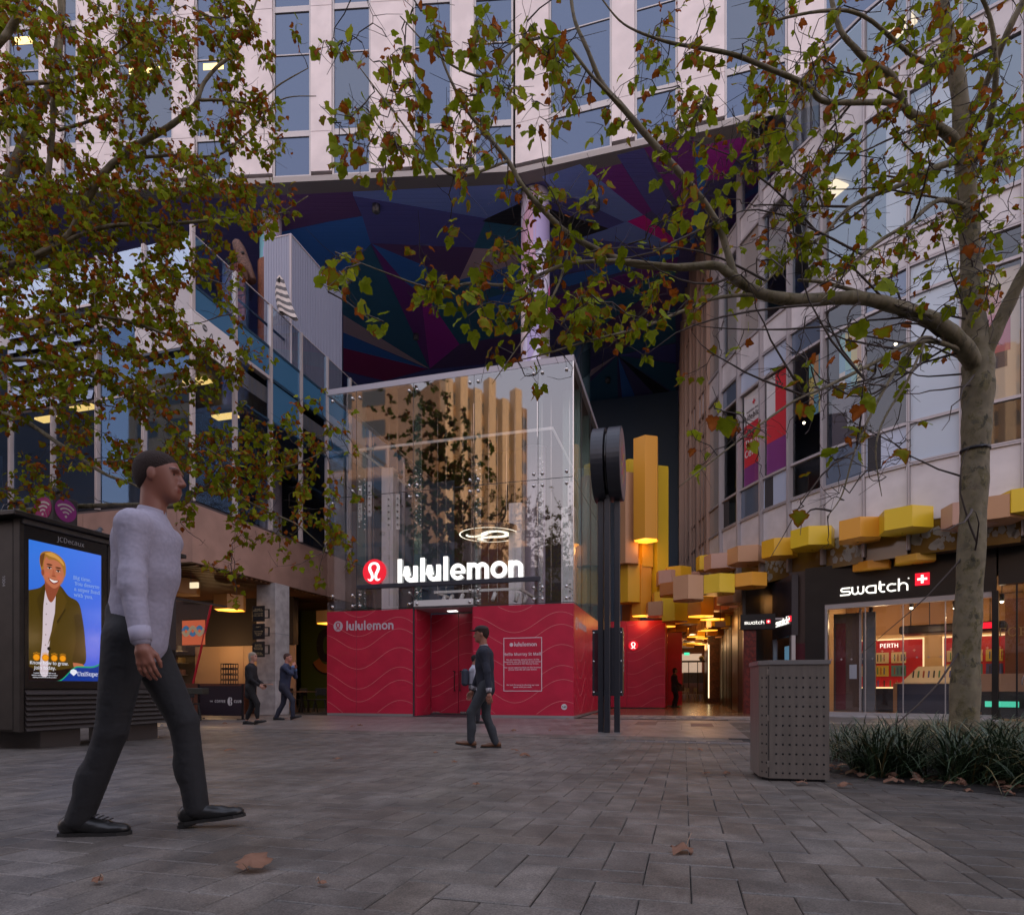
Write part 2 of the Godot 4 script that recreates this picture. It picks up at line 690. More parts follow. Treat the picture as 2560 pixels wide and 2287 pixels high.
	struct("brown_inlay", br, mt("brown_inlay", Color(0.13, 0.075, 0.06), 0.6))
	var boards := Node3D.new()
	boards.name = "laneway_floor"
	add_child(boards)
	boards.set_meta("kind", "structure")
	boards.position = CO
	boards.rotation.y = YAW
	var wood := mt("boards", Color(0.20, 0.105, 0.06), 0.22)
	worn(wood, "board_noise", 0.75, 1.0, 0.8, 0.02)
	for i in 30:
		var z1 := -2.61 - i * 0.8
		boxed(boards, "floor_board", wood, 0.1, -0.03, z1 - 0.795, 6.0, 0.004 + rnd(0, 0.001), z1)
	# service cover strip set in the paving
	var cov := thing("drain_cover", "long low paved drain cover strip set into the slabs before the laneway", "drain cover", gp(1800, 1858), YAW)
	boxed(cov, "frame", mt("cover_frame", Color(0.2, 0.19, 0.18), 0.5, 0.6), -1.5, -0.01, -0.13, 1.5, 0.006, 0.13)
	for i in 9:
		var x0 := -1.46 + i * 0.327
		boxed(cov, "infill_stone", mt("cover_stone", Color(0.13, 0.12, 0.12), 0.7), x0, 0.0, -0.1, x0 + 0.3, 0.009, 0.1)

# ---------- the office block overhead ----------
func pol(pts: Array, y: float) -> PackedVector2Array:   # sight lines carried on to the level y
	var out := PackedVector2Array()
	for p in pts:
		var d: float = (y - CAMH) * FPX / (1719.0 - p[1])
		out.append(Vector2((p[0] - 1280.0) / FPX * d, -d))
	return out

func painted(r: float, g: float, b: float) -> StandardMaterial3D:
	var key := "soffit_%.3f_%.3f_%.3f" % [r, g, b]
	if mats.has(key):
		return mats[key]
	var m := mt(key, Color(r, g, b) * 4.6, 0.55)
	if not texs.has("battens"):
		var im := Image.create(16, 256, false, Image.FORMAT_RGB8)
		for y in 256:
			var f := (y % 32) / 32.0
			var v := 0.25 if f < 0.12 else 1.0
			for x in 16:
				im.set_pixel(x, y, Color(v, v, v))
		texs["battens"] = ImageTexture.create_from_image(im)
	m.heightmap_enabled = true
	m.heightmap_texture = texs["battens"]
	m.heightmap_scale = 1.2
	m.uv1_triplanar = true
	m.uv1_world_triplanar = true
	m.uv1_scale = Vector3(0.6, 0.6, 0.6)
	return m

func office_tower() -> void:
	var t := thing("office_tower", "white panelled office tower with tall blue windows above a painted soffit", "building")
	var white := worn(mt("tower_white", Color(0.82, 0.735, 0.72), 0.45), "tower_smudge", 0.94, 1.0, 0.15)
	var frame := mt("tower_frame", Color(0.50, 0.46, 0.44), 0.4, 0.3)
	var edge := mt("tower_edge", Color(0.36, 0.33, 0.31), 0.5)
	var glass := mt("tower_glass", Color(0.115, 0.145, 0.20), 0.04, 0.75)
	var spandrel := mt("tower_spandrel", Color(0.105, 0.135, 0.195), 0.08, 0.7)
	var blind := mt("tower_blind", Color(0.13, 0.155, 0.19), 0.1, 0.6)
	var tube_light := lit("office_tube_light", Color(1.0, 0.72, 0.25), 1.1)
	var K := Vector3(0.72, 0, -23.5)
	var runs := [[K, Vector3(-1, 0, -0.0587).normalized(), [[1283, 1186, 0], [1186, 1130, 1], [1130, 1034, 0], [1034, 928, 1], [928, 832, 0], [832, 779, 1], [779, 684, 0], [684, 582, 1], [582, 490, 0], [490, 435, 1], [435, 295, 0], [295, 196, 1], [196, 158, 0], [158, 103, 1], [103, 21, 0], [21, -90, 1], [-90, -200, 0], [-200, -330, 1]]],
		[K, E1, [[1290, 1374, 1], [1374, 1530, 0], [1530, 1588, 1], [1588, 1694, 0], [1694, 1812, 1], [1812, 1968, 0], [1968, 2060, 1], [2060, 2200, 0], [2200, 2290, 1], [2290, 2430, 0], [2430, 2560, 1], [2560, 2760, 0]]]]
	var ri := 0
	for run in runs:
		var o: Vector3 = run[0]
		var dir: Vector3 = run[1]
		var out := Vector3.UP.cross(dir) if ri == 0 else dir.cross(Vector3.UP)
		if out.z < 0:
			out = -out
		var at := func(u: float) -> float:       # where a sight line crosses this wall, measured along it
			var k := (u - 1280.0) / FPX
			return (k * -o.z - o.x) / (dir.x + k * dir.z)
		var wi := 0
		for seg in run[2]:
			var s0: float = at.call(seg[0])
			var s1: float = at.call(seg[1])
			var mk := func(called: String, m: Material, a: float, b: float, y0: float, y1: float, z0: float, z1: float) -> MeshInstance3D:
				var st := mb()
				var p := o + dir * a + Vector3(0, y0, 0)
				var q := o + dir * b + Vector3(0, y0, 0)
				if ri == 0:
					var tmp := p
					p = q
					q = tmp
				var h := Vector3(0, y1 - y0, 0)
				hexa(st, [p + out * z1, q + out * z1, q + out * z1 + h, p + out * z1 + h], [p + out * z0, q + out * z0, q + out * z0 + h, p + out * z0 + h])
				return part(t, called, st, m)
			if seg[2] == 1:
				for lv in [[20.62, 22.13], [22.15, 26.93], [26.95, 31.7], [31.72, 36.5], [36.52, 41.3]]:
					mk.call("white_panel", white, s0 + 0.01, s1 - 0.01, lv[0], lv[1], -0.3, 0.14)
			else:
				var w: float = s1 - s0
				for lv in [[20.5, 22.05, 0], [22.2, 26.85, 1], [27.0, 31.6, 1], [31.75, 36.4, 1], [36.55, 41.3, 1]]:
					var pm: Material = spandrel if lv[2] == 0 else glass
					var g: MeshInstance3D = mk.call("window", pm, s0 + 0.07, s1 - 0.07, lv[0] + 0.07, lv[1], -0.3, 0.02)
					if lv[2] == 1:
						mk.call("transom", frame, s0 + 0.07, s1 - 0.07, lv[0] + 3.0, lv[0] + 3.04, 0.02, 0.05)
						if (wi * 7 + int(lv[0])) % 3 == 0:
							mk.call("blind", blind, s0 + 0.1, s1 - 0.1, lv[0] + 0.4, lv[0] + 2.98, 0.02, 0.024)
					mk.call("window_sill", frame, s0 + 0.07, s1 - 0.07, lv[0] - (0.15 if lv[0] > 21 else 0.0), lv[0] + 0.07, -0.3, 0.06)
				for s in [s0, s1 - 0.07]:
					mk.call("window_frame", frame, s, s + 0.07, 20.5, 41.3, -0.3, 0.08)
				wi += 1
				# ceiling lights seen through some panes
				if seg[0] in [103, 582, 435, 684]:
					mk.call("ceiling_light", tube_light, s0 + w * 0.25, s1 - w * 0.2, 24.85 if seg[0] != 103 else 26.3, 25.1 if seg[0] != 103 else 26.6, 0.021, 0.026)
		# grey fascia strip under the wall
		var sa: float = at.call(run[2][0][0])
		var sb: float = at.call(run[2][-1][1])
		var fs := mb()
		var p := o + dir * (sa if ri == 0 else sa - 0.05) + Vector3(0, 20.28, 0)
		var q := o + dir * sb + Vector3(0, 20.28, 0)
		if ri == 0:
			var tmp := p
			p = q
			q = tmp
		hexa(fs, [p + out * 0.1, q + out * 0.1, q + out * 0.1 + Vector3(0, 0.215, 0), p + out * 0.1 + Vector3(0, 0.215, 0)], [p - out * 0.5, q - out * 0.5, q - out * 0.5 + Vector3(0, 0.215, 0), p - out * 0.5 + Vector3(0, 0.215, 0)])
		part(t, "fascia", fs, edge)
		ri += 1
	# body and roof behind the walls
	var body := mb()
	var plan := PackedVector2Array()
	for p in [K + Vector3(-34, 0, -2.3), K + Vector3(0, 0, -0.35), K + E1 * 22.0 - NN * 0.35, K + E1 * 22.0 - NN * 40.0, K + Vector3(-34, 0, -52)]:
		plan.append(Vector2(p.x, p.z))
	slab(body, plan, 20.6, 41.0)
	part(t, "core", body, mt("tower_core", Color(0.1, 0.1, 0.1), 0.9))
	# the painted soffit: a dark base sheet and the coloured boards under it
	var base := mb()
	slab(base, plan, 20.3, 20.59)
	part(t, "soffit", base, painted(0.045, 0.04, 0.10))
	var n := 0
	var navy := [0.05, 0.05, 0.15]
	var slate := [0.085, 0.12, 0.26]
	var plum := [0.09, 0.02, 0.11]
	var mag := [0.30, 0.01, 0.13]
	var purp := [0.20, 0.015, 0.16]
	var teal := [0.02, 0.07, 0.11]
	var black := [0.012, 0.012, 0.014]
	var blue := [0.025, 0.085, 0.24]
	var tan := [0.24, 0.17, 0.18]
	var maroon := [0.15, 0.012, 0.06]
	var dark := [0.06, 0.03, 0.08]
	var list := [
		[slate, [[880, 462], [1300, 432], [1303, 505], [1216, 545], [883, 489]]],
		[navy, [[883, 490], [1216, 546], [1185, 618], [926, 607], [905, 539]]],
		[black, [[1216, 546], [1303, 506], [1303, 565], [1206, 552]]],
		[teal, [[1206, 553], [1303, 566], [1303, 625], [1185, 619]]],
		[dark, [[929, 608], [1185, 619], [1147, 699], [1070, 667]]],
		[blue, [[930, 609], [1069, 667], [1066, 742], [1012, 703]]],
		[tan, [[1185, 620], [1290, 625], [1303, 655], [1190, 698], [1148, 699]]],
		[plum, [[930, 610], [1011, 703], [1065, 745], [1073, 919], [997, 754]]],
		[teal, [[926, 612], [996, 754], [1072, 919], [858, 786], [835, 704]]],
		[blue, [[700, 580], [820, 554], [905, 540], [928, 607], [836, 703], [700, 700]]],
		[dark, [[700, 470], [879, 462], [882, 489], [904, 539], [820, 553], [700, 579]]],
		[tan, [[858, 787], [1073, 921], [858, 830]]],
		[blue, [[858, 831], [1066, 921], [858, 869]]],
		[maroon, [[858, 870], [1068, 922], [961, 951], [858, 926]]],
		[purp, [[1051, 730], [1071, 746], [1148, 860], [1074, 921], [1057, 777]]],
		[teal, [[1066, 743], [1148, 700], [1303, 735], [1303, 832], [1149, 859]]],
		[blue, [[1148, 699], [1303, 656], [1303, 700], [1240, 720]]],
		[blue, [[1220, 745], [1303, 720], [1303, 790], [1215, 775]]],
		[dark, [[1150, 861], [1303, 833], [1303, 900], [1075, 922]]],
		[navy, [[858, 928], [961, 952], [1072, 924], [1303, 902], [1303, 960], [858, 1100]]],
		[slate, [[1355, 440], [1450, 409], [1608, 536], [1562, 554], [1378, 466]]],
		[navy, [[1374, 466], [1559, 555], [1522, 570], [1374, 521]]],
		[black, [[1374, 522], [1522, 571], [1452, 592], [1374, 566]]],
		[slate, [[1523, 570], [1568, 553], [1700, 621], [1455, 594]]],
		[navy, [[1374, 568], [1452, 594], [1699, 624], [1374, 690]]],
		[plum, [[1450, 408], [1541, 386], [1629, 525], [1609, 537]]],
		[navy, [[1542, 386], [1610, 368], [1717, 609], [1630, 526]]],
		[mag, [[1569, 553], [1610, 538], [1690, 600], [1702, 622]]],
		[black, [[1649, 527], [1696, 512], [1725, 606], [1716, 608]]],
		[plum, [[1610, 368], [1735, 338], [1745, 480], [1722, 600], [1697, 512]]],
		[blue, [[1736, 338], [1765, 331], [1764, 450], [1735, 610], [1726, 605]]],
		[purp, [[1766, 331], [1880, 300], [1880, 345], [1806, 447], [1765, 450]]],
		[black, [[1881, 300], [1935, 285], [1930, 330], [1881, 345]]],
		[blue, [[1400, 690], [1699, 626], [1697, 640], [1420, 715]]],
		[plum, [[1374, 745], [1696, 642], [1692, 660], [1380, 815]]],
		[teal, [[1430, 790], [1690, 662], [1688, 690], [1480, 830]]],
		[dark, [[1480, 832], [1688, 692], [1688, 760], [1545, 884]]],
		[teal, [[1548, 884], [1688, 765], [1690, 855], [1549, 886]]],
		[navy, [[1549, 888], [1690, 860], [1690, 905]]],
		[teal, [[1548, 889], [1690, 910], [1690, 985]]],
		[black, [[1547, 890], [1690, 990], [1660, 1010]]],
		[tan, [[1541, 888], [1470, 945], [1478, 925]]],
		[teal, [[1543, 890], [1545, 1000], [1480, 1060], [1470, 960]]],
		[blue, [[1546, 891], [1600, 1020], [1560, 1040]]]]
	for e in list:
		var st := mb()
		var y := 20.29 - 0.0042 * (n % 3)
		slab(st, pol(e[1], 20.3), y - 0.004, 20.298)
		part(t, "soffit_panel", st, painted(e[0][0], e[0][1], e[0][2]))
		n += 1
	for q in [[1483, 504], [1520, 945], [1040, 835], [940, 512]]:
		var c := pol([q], 20.3)[0]
		var o := thing("soffit_spotlight", ["round glass spotlight on the slate blue soffit right of the column", "small dark downlight on the teal soffit above the totem", "small downlight on the dark soffit left of the white column", "small downlight on the navy soffit near the tower edge"][[1483, 1520, 1040, 940].find(q[0])], "light", Vector3(c.x, 20.28, c.y), 0, "soffit spotlights")
		var r := 0.28 if q[0] == 1483 else 0.16
		var sb := mb(true)
		cyl(sb, Vector3(0, -0.25, 0), Vector3(0, 0, 0), r, 16)
		part(o, "housing", sb, mt("spot_housing", Color(0.2, 0.2, 0.22), 0.4, 0.5))
		var sl := mb(true)
		cyl(sl, Vector3(0, -0.27, 0), Vector3(0, -0.255, 0), r * 0.86, 16)
		part(o, "lens", sl, mt("spot_lens", Color(0.35, 0.35, 0.33), 0.15))
	# round columns with painted facets
	column("painted_column", "tall white and lilac painted round column behind the glass pavilion", Vector3(0.92, 0, -24.6), 0.56, 0.0, 20.28, [[0.0, 4.6, Color(0.62, 0.58, 0.66)], [4.6, 8.2, Color(0.66, 0.62, 0.70)]])
	column("painted_column", "painted round column in teal, pink and lilac rising from the roof terrace", Vector3(-9.9, 0, -25.6), 0.43, 0.0, 20.28, [[0.0, 12.0, Color(0.5, 0.5, 0.6)]])
	column("painted_column", "teal round column behind the right edge of the glass pavilion", Vector3(3.85, 0, -35.0), 0.54, 0.0, 20.28, [[-1.0, 0.0, Color.BLACK]])

func column(called: String, label: String, at: Vector3, r: float, y0: float, y1: float, tones: Array) -> void:
	var t := thing(called, label, "column", at, 0, "painted columns")
	var k := tones.size()
	var teal: bool = tones[0][0] < 0.0
	var n := 24
	var base := mb(true)
	cyl(base, Vector3(0, y0, 0), Vector3(0, y1, 0), r, n)
	part(t, "shaft", base, mt("column_teal", Color(0.12, 0.24, 0.32), 0.5) if teal else mt("column_white", Color(0.60, 0.55, 0.68), 0.5))
	# facets painted round the shaft: thin shells
	var cols := [mt("paint_lilac", Color(0.42, 0.36, 0.62), 0.5), mt("paint_mauve", Color(0.55, 0.33, 0.45), 0.5), mt("paint_cream", Color(0.70, 0.58, 0.58), 0.5), mt("paint_grey", Color(0.30, 0.27, 0.30), 0.5), mt("paint_pink", Color(0.70, 0.16, 0.40), 0.5), mt("paint_aqua", Color(0.20, 0.50, 0.60), 0.5)]
	if teal:
		cols = [mt("paint_teal", Color(0.03, 0.08, 0.12), 0.5), mt("paint_blue", Color(0.06, 0.12, 0.25), 0.5)]
	var facets := [[-80, 0, 15.5, 20.2, 1], [-10, 80, 17.8, 19.9, 0], [-95, -35, 13.6, 16.6, 2], [-35, 20, 13.2, 16.9, 0], [20, 90, 12.0, 16.2, 3], [55, 95, 14.8, 17.0, 4], [-95, -40, 11.9, 13.4, 5], [-50, 10, 10.4, 12.6, 2]]
	if at.x < -5:
		facets = [[-95, -15, 15.5, 20.2, 5], [-20, 60, 15.0, 20.2, 0], [-70, 80, 12.0, 15.8, 4], [-95, -60, 13.0, 17.0, 1], [-95, 0, 11.0, 13.5, 3]]
	for i in facets.size():
		var f: Array = facets[i]
		var st := mb(true)
		var rr: float = r + 0.003 + 0.003 * i
		var steps := 6
		for s in steps:
			var t0 := deg_to_rad(lerpf(f[0], f[1], float(s) / steps))
			var t1 := deg_to_rad(lerpf(f[0], f[1], float(s + 1) / steps))
			var k0 := float(s) / steps
			var k1 := float(s + 1) / steps
			var lo0 := lerpf(f[2], lerpf(f[2], f[3], 0.35), k0)
			var lo1 := lerpf(f[2], lerpf(f[2], f[3], 0.35), k1)
			var hi0 := lerpf(lerpf(f[2], f[3], 0.7), f[3], k0)
			var hi1 := lerpf(lerpf(f[2], f[3], 0.7), f[3], k1)
			var c0 := Vector3(sin(t0), 0, cos(t0)) * rr
			var c1 := Vector3(sin(t1), 0, cos(t1)) * rr
			quad(st, c0 + Vector3(0, lo0, 0), c1 + Vector3(0, lo1, 0), c1 + Vector3(0, hi1, 0), c0 + Vector3(0, hi0, 0))
		part(t, "painted_facet", st, cols[f[4] % cols.size()])

# ---------- lettering of the red shop ----------
func wordmark(st: SurfaceTool, x: float, y: float, u: float, z0: float, z1: float) -> float:   # heavy rounded lower case; u is the x-height in metres
	var w := 0.265
	var pen := [x]
	var t := func(pts: Array, wid) -> void:
		var q := []
		for p in pts:
			q.append(Vector2(pen[0], y) + p * u)
		ribbon(st, q, wid * u, z0, z1)
	for ch in "lululemon":
		match ch:
			"l":
				t.call([Vector2(0.15, 0), Vector2(0.15, 1.46)], w)
				pen[0] += 0.46 * u
			"u":
				t.call([Vector2(0.15, 1.0), Vector2(0.15, 0.42)] + arc(Vector2(0.44, 0.42), 0.29, 0.29, 180, 360, 12) + [Vector2(0.73, 1.0)], w)
				t.call([Vector2(0.735, 0.44), Vector2(0.735, 0.0)], w - 0.005)
				pen[0] += 1.05 * u
			"e":
				t.call(arc(Vector2(0.47, 0.5), 0.36, 0.385, 2, 320, 26), 0.225)
				t.call([Vector2(0.2, 0.47), Vector2(0.93, 0.47)], 0.15)
				pen[0] += 1.04 * u
			"m":
				t.call([Vector2(0.15, 0), Vector2(0.15, 1.0)], w)
				for k in 2:
					t.call(arc(Vector2(0.42 + 0.55 * k, 0.6), 0.275, 0.27, 175, 0, 12) + [Vector2(0.695 + 0.55 * k, 0)], 0.25)
				pen[0] += 1.50 * u
			"o":
				t.call(arc(Vector2(0.5, 0.5), 0.385, 0.385, 0, 180, 16), 0.245)
				t.call(arc(Vector2(0.5, 0.5), 0.385, 0.385, 180, 360, 16), 0.245)
				pen[0] += 1.08 * u
			"n":
				t.call([Vector2(0.15, 0), Vector2(0.15, 1.0)], w)
				t.call(arc(Vector2(0.45, 0.58), 0.30, 0.28, 175, 0, 12) + [Vector2(0.75, 0)], w)
				pen[0] += 1.0 * u
	return pen[0]

func omega(st: SurfaceTool, c: Vector2, r: float, z0: float, z1: float) -> void:   # the curved horseshoe emblem with flared feet
	var half := [[-0.60, -0.60, 0.02], [-0.46, -0.71, 0.12], [-0.27, -0.69, 0.21], [-0.16, -0.50, 0.24], [-0.21, -0.18, 0.26], [-0.36, 0.10, 0.27], [-0.42, 0.38, 0.25], [-0.28, 0.64, 0.22], [0.0, 0.73, 0.19]]
	var pts := []
	var ws := []
	for i in 17:
		var h: Array = half[i] if i < 9 else half[16 - i]
		pts.append(c + Vector2(h[0] if i < 9 else -h[0], h[1]) * r)
		ws.append(h[2] * r)
	var p2 := spline(pts, 4)
	var w2 := []
	for i in 16:
		for k in 4:
			w2.append(lerpf(ws[i], ws[i + 1], k / 4.0))
	w2.append(ws[16])
	ribbon(st, p2, w2, z0, z1)

func wave_lines(panel: Node3D, x0: float, x1: float, y0: float, y1: float, z: float, phase: float, m: Material) -> void:   # thin pale waves, clipped to the panel
	for k in range(-1, 8):
		var base := y0 + 0.12 + k * 0.52 + 0.08 * sin(k * 2.1)
		var run := []
		var steps := int((x1 - x0) / 0.045)
		var strokes := []
		for i in steps + 1:
			var x := lerpf(x0 + 0.005, x1 - 0.005, float(i) / steps)
			var g := (x + phase) * TAU / 2.72
			var y := base + 0.29 * cos(g) + 0.07 * sin(g * 0.5 + k * 0.5)
			if y > y0 + 0.01 and y < y1 - 0.01:
				run.append(Vector2(x, y))
			elif run.size() > 1:
				strokes.append(run)
				run = []
			else:
				run = []
		if run.size() > 1:
			strokes.append(run)
		for s in strokes:
			var st := mb()
			ribbon(st, s, 0.011, z + 0.0006, z + 0.0026)
			part(panel, "wave_line", st, m)

func pavilion() -> void:
	var t := thing("glass_pavilion", "tall glass box shop entrance with red wave hoarding along its base", "building", CO, YAW)
	var red := worn(mt("hoarding_red", Color(0.50, 0.018, 0.052), 0.34), "red_sheen", 0.93, 1.0, 0.2)
	var line := mt("hoarding_line", Color(0.62, 0.20, 0.20), 0.5)
	var steel := mt("bright_steel", Color(0.62, 0.6, 0.58), 0.25, 0.9)
	var dark := mt("dark_joint", Color(0.03, 0.035, 0.04), 0.4)
	var rim := mt("rim_grey", Color(0.34, 0.33, 0.37), 0.45, 0.2)
	var glass := pane("pavilion_glass", Color(0.92, 0.97, 1.0), 0.20)
	var side_glass := pane("pavilion_side_glass", Color(0.92, 0.97, 1.0), 0.28)
	var fin := pane("fin_glass", Color(0.20, 0.36, 0.32), 0.36, 0.2)
	fin.metallic = 0.2
	var inner := mt("pavilion_inner", Color(0.05, 0.035, 0.03), 0.8)
	var pale := mt("pavilion_trim", Color(0.62, 0.6, 0.58), 0.5)
	var xs := [-7.96, -6.92, -4.97, -3.0, -1.04, 0.0]
	# glass panes of the front and of the laneway side
	for i in 5:
		for lv in [[3.36, 6.905], [6.925, 10.22]]:
			if lv[0] < 4 and i == 2:
				boxed(t, "pane", glass, xs[i] + 0.008, 3.56, -0.022, xs[i + 1] - 0.008, lv[1], 0.0)
			else:
				boxed(t, "pane", glass, xs[i] + 0.008, lv[0], -0.022, xs[i + 1] - 0.008, lv[1], 0.0)
	var zs := [0.0, -1.5, -3.4, -5.3, -7.2, -8.9]
	for i in 5:
		for lv in [[3.36, 6.905], [6.925, 10.22]]:
			boxed(t, "pane", side_glass, -0.022, lv[0], zs[i + 1] + 0.008, 0.0, lv[1], zs[i] - (0.03 if i == 0 else 0.008))
			boxed(t, "pane", glass, -7.96, lv[0], zs[i + 1] + 0.008, -7.938, lv[1], zs[i] - (0.03 if i == 0 else 0.008))
	# joints, fins, fittings
	for y in [3.33, 6.915]:
		boxed(t, "glazing_joint", dark, -7.96, y - 0.009, -0.018, 0.0, y + 0.009, 0.004)
		boxed(t, "glazing_joint", dark, -0.004, y - 0.009, -8.9, 0.005, y + 0.009, -0.03)
	for i in range(1, 5):
		boxed(t, "glazing_joint", dark, xs[i] - 0.007, 3.34, -0.02, xs[i] + 0.007, 10.22, 0.002)
		boxed(t, "glass_fin", fin, xs[i] - 0.012, 3.4, -0.62, xs[i] + 0.012, 10.1, -0.05)
		boxed(t, "fin_rod", steel, xs[i] - 0.05, 8.2, -0.10, xs[i] - 0.03, 9.4, -0.08)
		boxed(t, "fin_rod", steel, xs[i] - 0.05, 5.6, -0.10, xs[i] - 0.03, 6.3, -0.08)
	for z in [-1.5, -3.4, -5.3, -7.2]:
		boxed(t, "glazing_joint", dark, -0.02, 3.34, z - 0.007, 0.003, 10.22, z + 0.007)
		boxed(t, "glass_fin", fin, -0.6, 3.4, z - 0.012, -0.05, 10.1, z + 0.012)
	boxed(t, "corner_joint", steel, -0.02, 3.34, -0.02, 0.008, 10.22, 0.008)
	for i in 6:
		for y in [10.0, 6.915, 3.62]:
			var st := mb(true)
			var offs: Array = [-0.13, 0.13] if i > 0 and i < 5 else ([0.2] if i == 0 else [-0.2])
			for dx in offs:
				for dy in ([0.0] if y > 9 else [-0.17, 0.17]):
					ball(st, Vector3(xs[i] + dx, y + dy, 0.02), 0.052, 8)
					cyl(st, Vector3(xs[i] + dx, y + dy, 0.0), Vector3(xs[i] + dx * 0.2, y + dy * 0.4, -0.16), 0.016, 6)
			part(t, "spider_fitting", st, steel)
		for pl in [[5.9, 6.8], [7.0, 7.7], [3.5, 4.0]]:      # steel splice plates with bolts on the fins
			if i == 0 or i == 5: continue
			var st := mb(true)
			var k: float = pl[0] + 0.08
			while k < pl[1]:
				ball(st, Vector3(xs[i] + 0.02, k, -0.5), 0.034, 6)
				ball(st, Vector3(xs[i] + 0.02, k, -0.16), 0.034, 6)
				k += 0.17
			part(t, "bolt_row", st, steel)
	for q in [[-7.35, 7.6], [-7.0, 7.7], [-6.3, 7.2], [-5.98, 7.2], [-0.28, 7.1], [-0.28, 4.15]]:
		var st := mb()
		bx(st, q[0] - 0.07, q[1] - 1.15, -1.02, q[0] + 0.07, q[1], -1.0)
		part(t, "splice_plate", st, pale)
		var sb := mb(true)
		for k in 5:
			ball(sb, Vector3(q[0], q[1] - 0.14 - 0.21 * k, -0.99), 0.034, 8)
		part(t, "bolt_row", sb, mt("bolt_dark", Color(0.2, 0.2, 0.2), 0.3, 0.8))
	for i in range(0, 26):      # tension wires
		if i % 3 == 0: continue
		var x := -7.6 + i * 0.29
		boxed(t, "tension_wire", steel, x, 3.6, -1.3, x + 0.008, 10.1, -1.292)
	boxed(t, "roof_rim", rim, -7.97, 10.22, -8.9, -7.85, 10.4, 0.01)
	boxed(t, "roof_rim", rim, -7.85, 10.22, -0.11, 0.01, 10.4, 0.012)
	boxed(t, "roof_rim", rim, -0.11, 10.22, -8.9, 0.012, 10.4, -0.112)
	# inside
	boxed(t, "inner_wall", inner, -5.9, 3.2, -6.2, -0.9, 10.2, -6.0)
	boxed(t, "inner_wall", mt("pavilion_brown", Color(0.20, 0.075, 0.045), 0.6), -4.9, 3.4, -5.98, -3.4, 6.8, -5.95)
	boxed(t, "floor", mt("pavilion_floor", Color(0.12, 0.1, 0.09), 0.5), -7.8, -0.05, -8.8, -0.3, 0.0, -1.3)
	boxed(t, "roof", mt("pavilion_roof", Color(0.05, 0.05, 0.055), 0.8), -7.8, 10.24, -8.8, -0.12, 10.34, -0.15)
	for c in [[-7.0, -2.5], [-2.35, -2.5], [-0.75, -3.4]]:
		boxed(t, "inner_column", mt("pavilion_column", Color(0.72, 0.69, 0.70), 0.5), c[0] - 0.22, 0.0, c[1] - 0.22, c[0] + 0.22, 8.6 if c[0] < -3 else 7.0, c[1] + 0.22)
	var rail := lit("pavilion_rail_light", Color(0.80, 0.78, 0.78), 0.035)
	for r in [[-7.7, 8.95, -1.5, -0.9, 9.03, -1.46], [-0.94, 8.95, -5.5, -0.9, 9.03, -1.5], [-7.7, 8.95, -5.5, -7.66, 9.03, -1.5]]:
		boxed(t, "rail_light", rail, r[0], r[1], r[2], r[3], r[4], r[5])
	for r in [[-4.9, 3.98, -1.54, -1.95, 4.06, -1.46], [-4.9, 3.98, -3.4, -4.82, 4.06, -1.55], [-2.03, 3.98, -3.4, -1.95, 4.06, -1.55]]:
		boxed(t, "lighting_track", pale, r[0], r[1], r[2], r[3], r[4], r[5])
	for q in [[-4.7, -1.9], [-4.3, -1.6], [-3.9, -1.5], [-2.8, -1.5], [-2.15, -1.9], [-2.0, -2.4]]:
		var st := mb(true)
		cyl(st, Vector3(q[0], 3.92, q[1]), Vector3(q[0] - 0.06, 3.66, q[1] + 0.1), 0.065, 12)
		cyl(st, Vector3(q[0], 3.98, q[1]), Vector3(q[0], 3.86, q[1]), 0.02, 6)
		part(t, "track_spotlight", st, pale)
	# hoarding panels
	var front := [[-7.96, -6.926, 0.0], [-6.914, -4.98, 0.0], [-3.02, 0.0, 0.0]]
	var n := 0
	for f in front:
		var p := boxed(t, "hoarding_panel", red, f[0], 0.075, -0.06, f[1], 3.30, 0.01)
		wave_lines(p, f[0], f[1], 0.08, 3.30, 0.01, 0.0 if n < 2 else 0.35, line)
		n += 1
	boxed(t, "panel_joint", dark, -6.926, 0.075, -0.05, -6.914, 3.3, 0.004)
	boxed(t, "panel_joint", dark, -4.98, 0.0, -0.06, -4.955, 3.55, 0.014)
	boxed(t, "base_strip", mt("base_strip", Color(0.42, 0.4, 0.4), 0.35, 0.6), -3.02, 0.0, -0.06, 0.004, 0.073, 0.02)
	boxed(t, "base_strip", mt("base_strip"), -7.96, 0.0, -0.06, -4.98, 0.073, 0.008)
	boxed(t, "base_strip", mt("base_strip"), -0.06, 0.0, -8.9, 0.006, 0.073, -0.061)
	var zside := [[0.0, -2.2], [-2.21, -5.4], [-5.41, -8.9]]
	for f in zside:
		var holder := Node3D.new()
		holder.name = "side_hoarding"
		t.add_child(holder, true)
		holder.position = Vector3(0.0, 0, f[0] - (0.061 if f[0] == 0.0 else 0.0))
		holder.rotation.y = PI / 2.0
		var wlen: float = f[0] - f[1] - (0.061 if f[0] == 0.0 else 0.0)
		var p := boxed(holder, "hoarding_panel", red, 0.0, 0.075, -0.06, wlen, 3.30, 0.01)
		var ln := mb()
		for k in 6:
			var run := []
			for i in 40:
				var x := lerpf(0.01, wlen - 0.01, i / 39.0)
				var y := 0.4 + k * 0.52 + 0.28 * cos((x - f[0]) * TAU / 2.2)
				if y < 3.28 and y > 0.09: run.append(Vector2(x, y))
			if run.size() > 2: ribbon(ln, run, 0.011, 0.0106, 0.0126)
		part(p, "wave_line", ln, line)
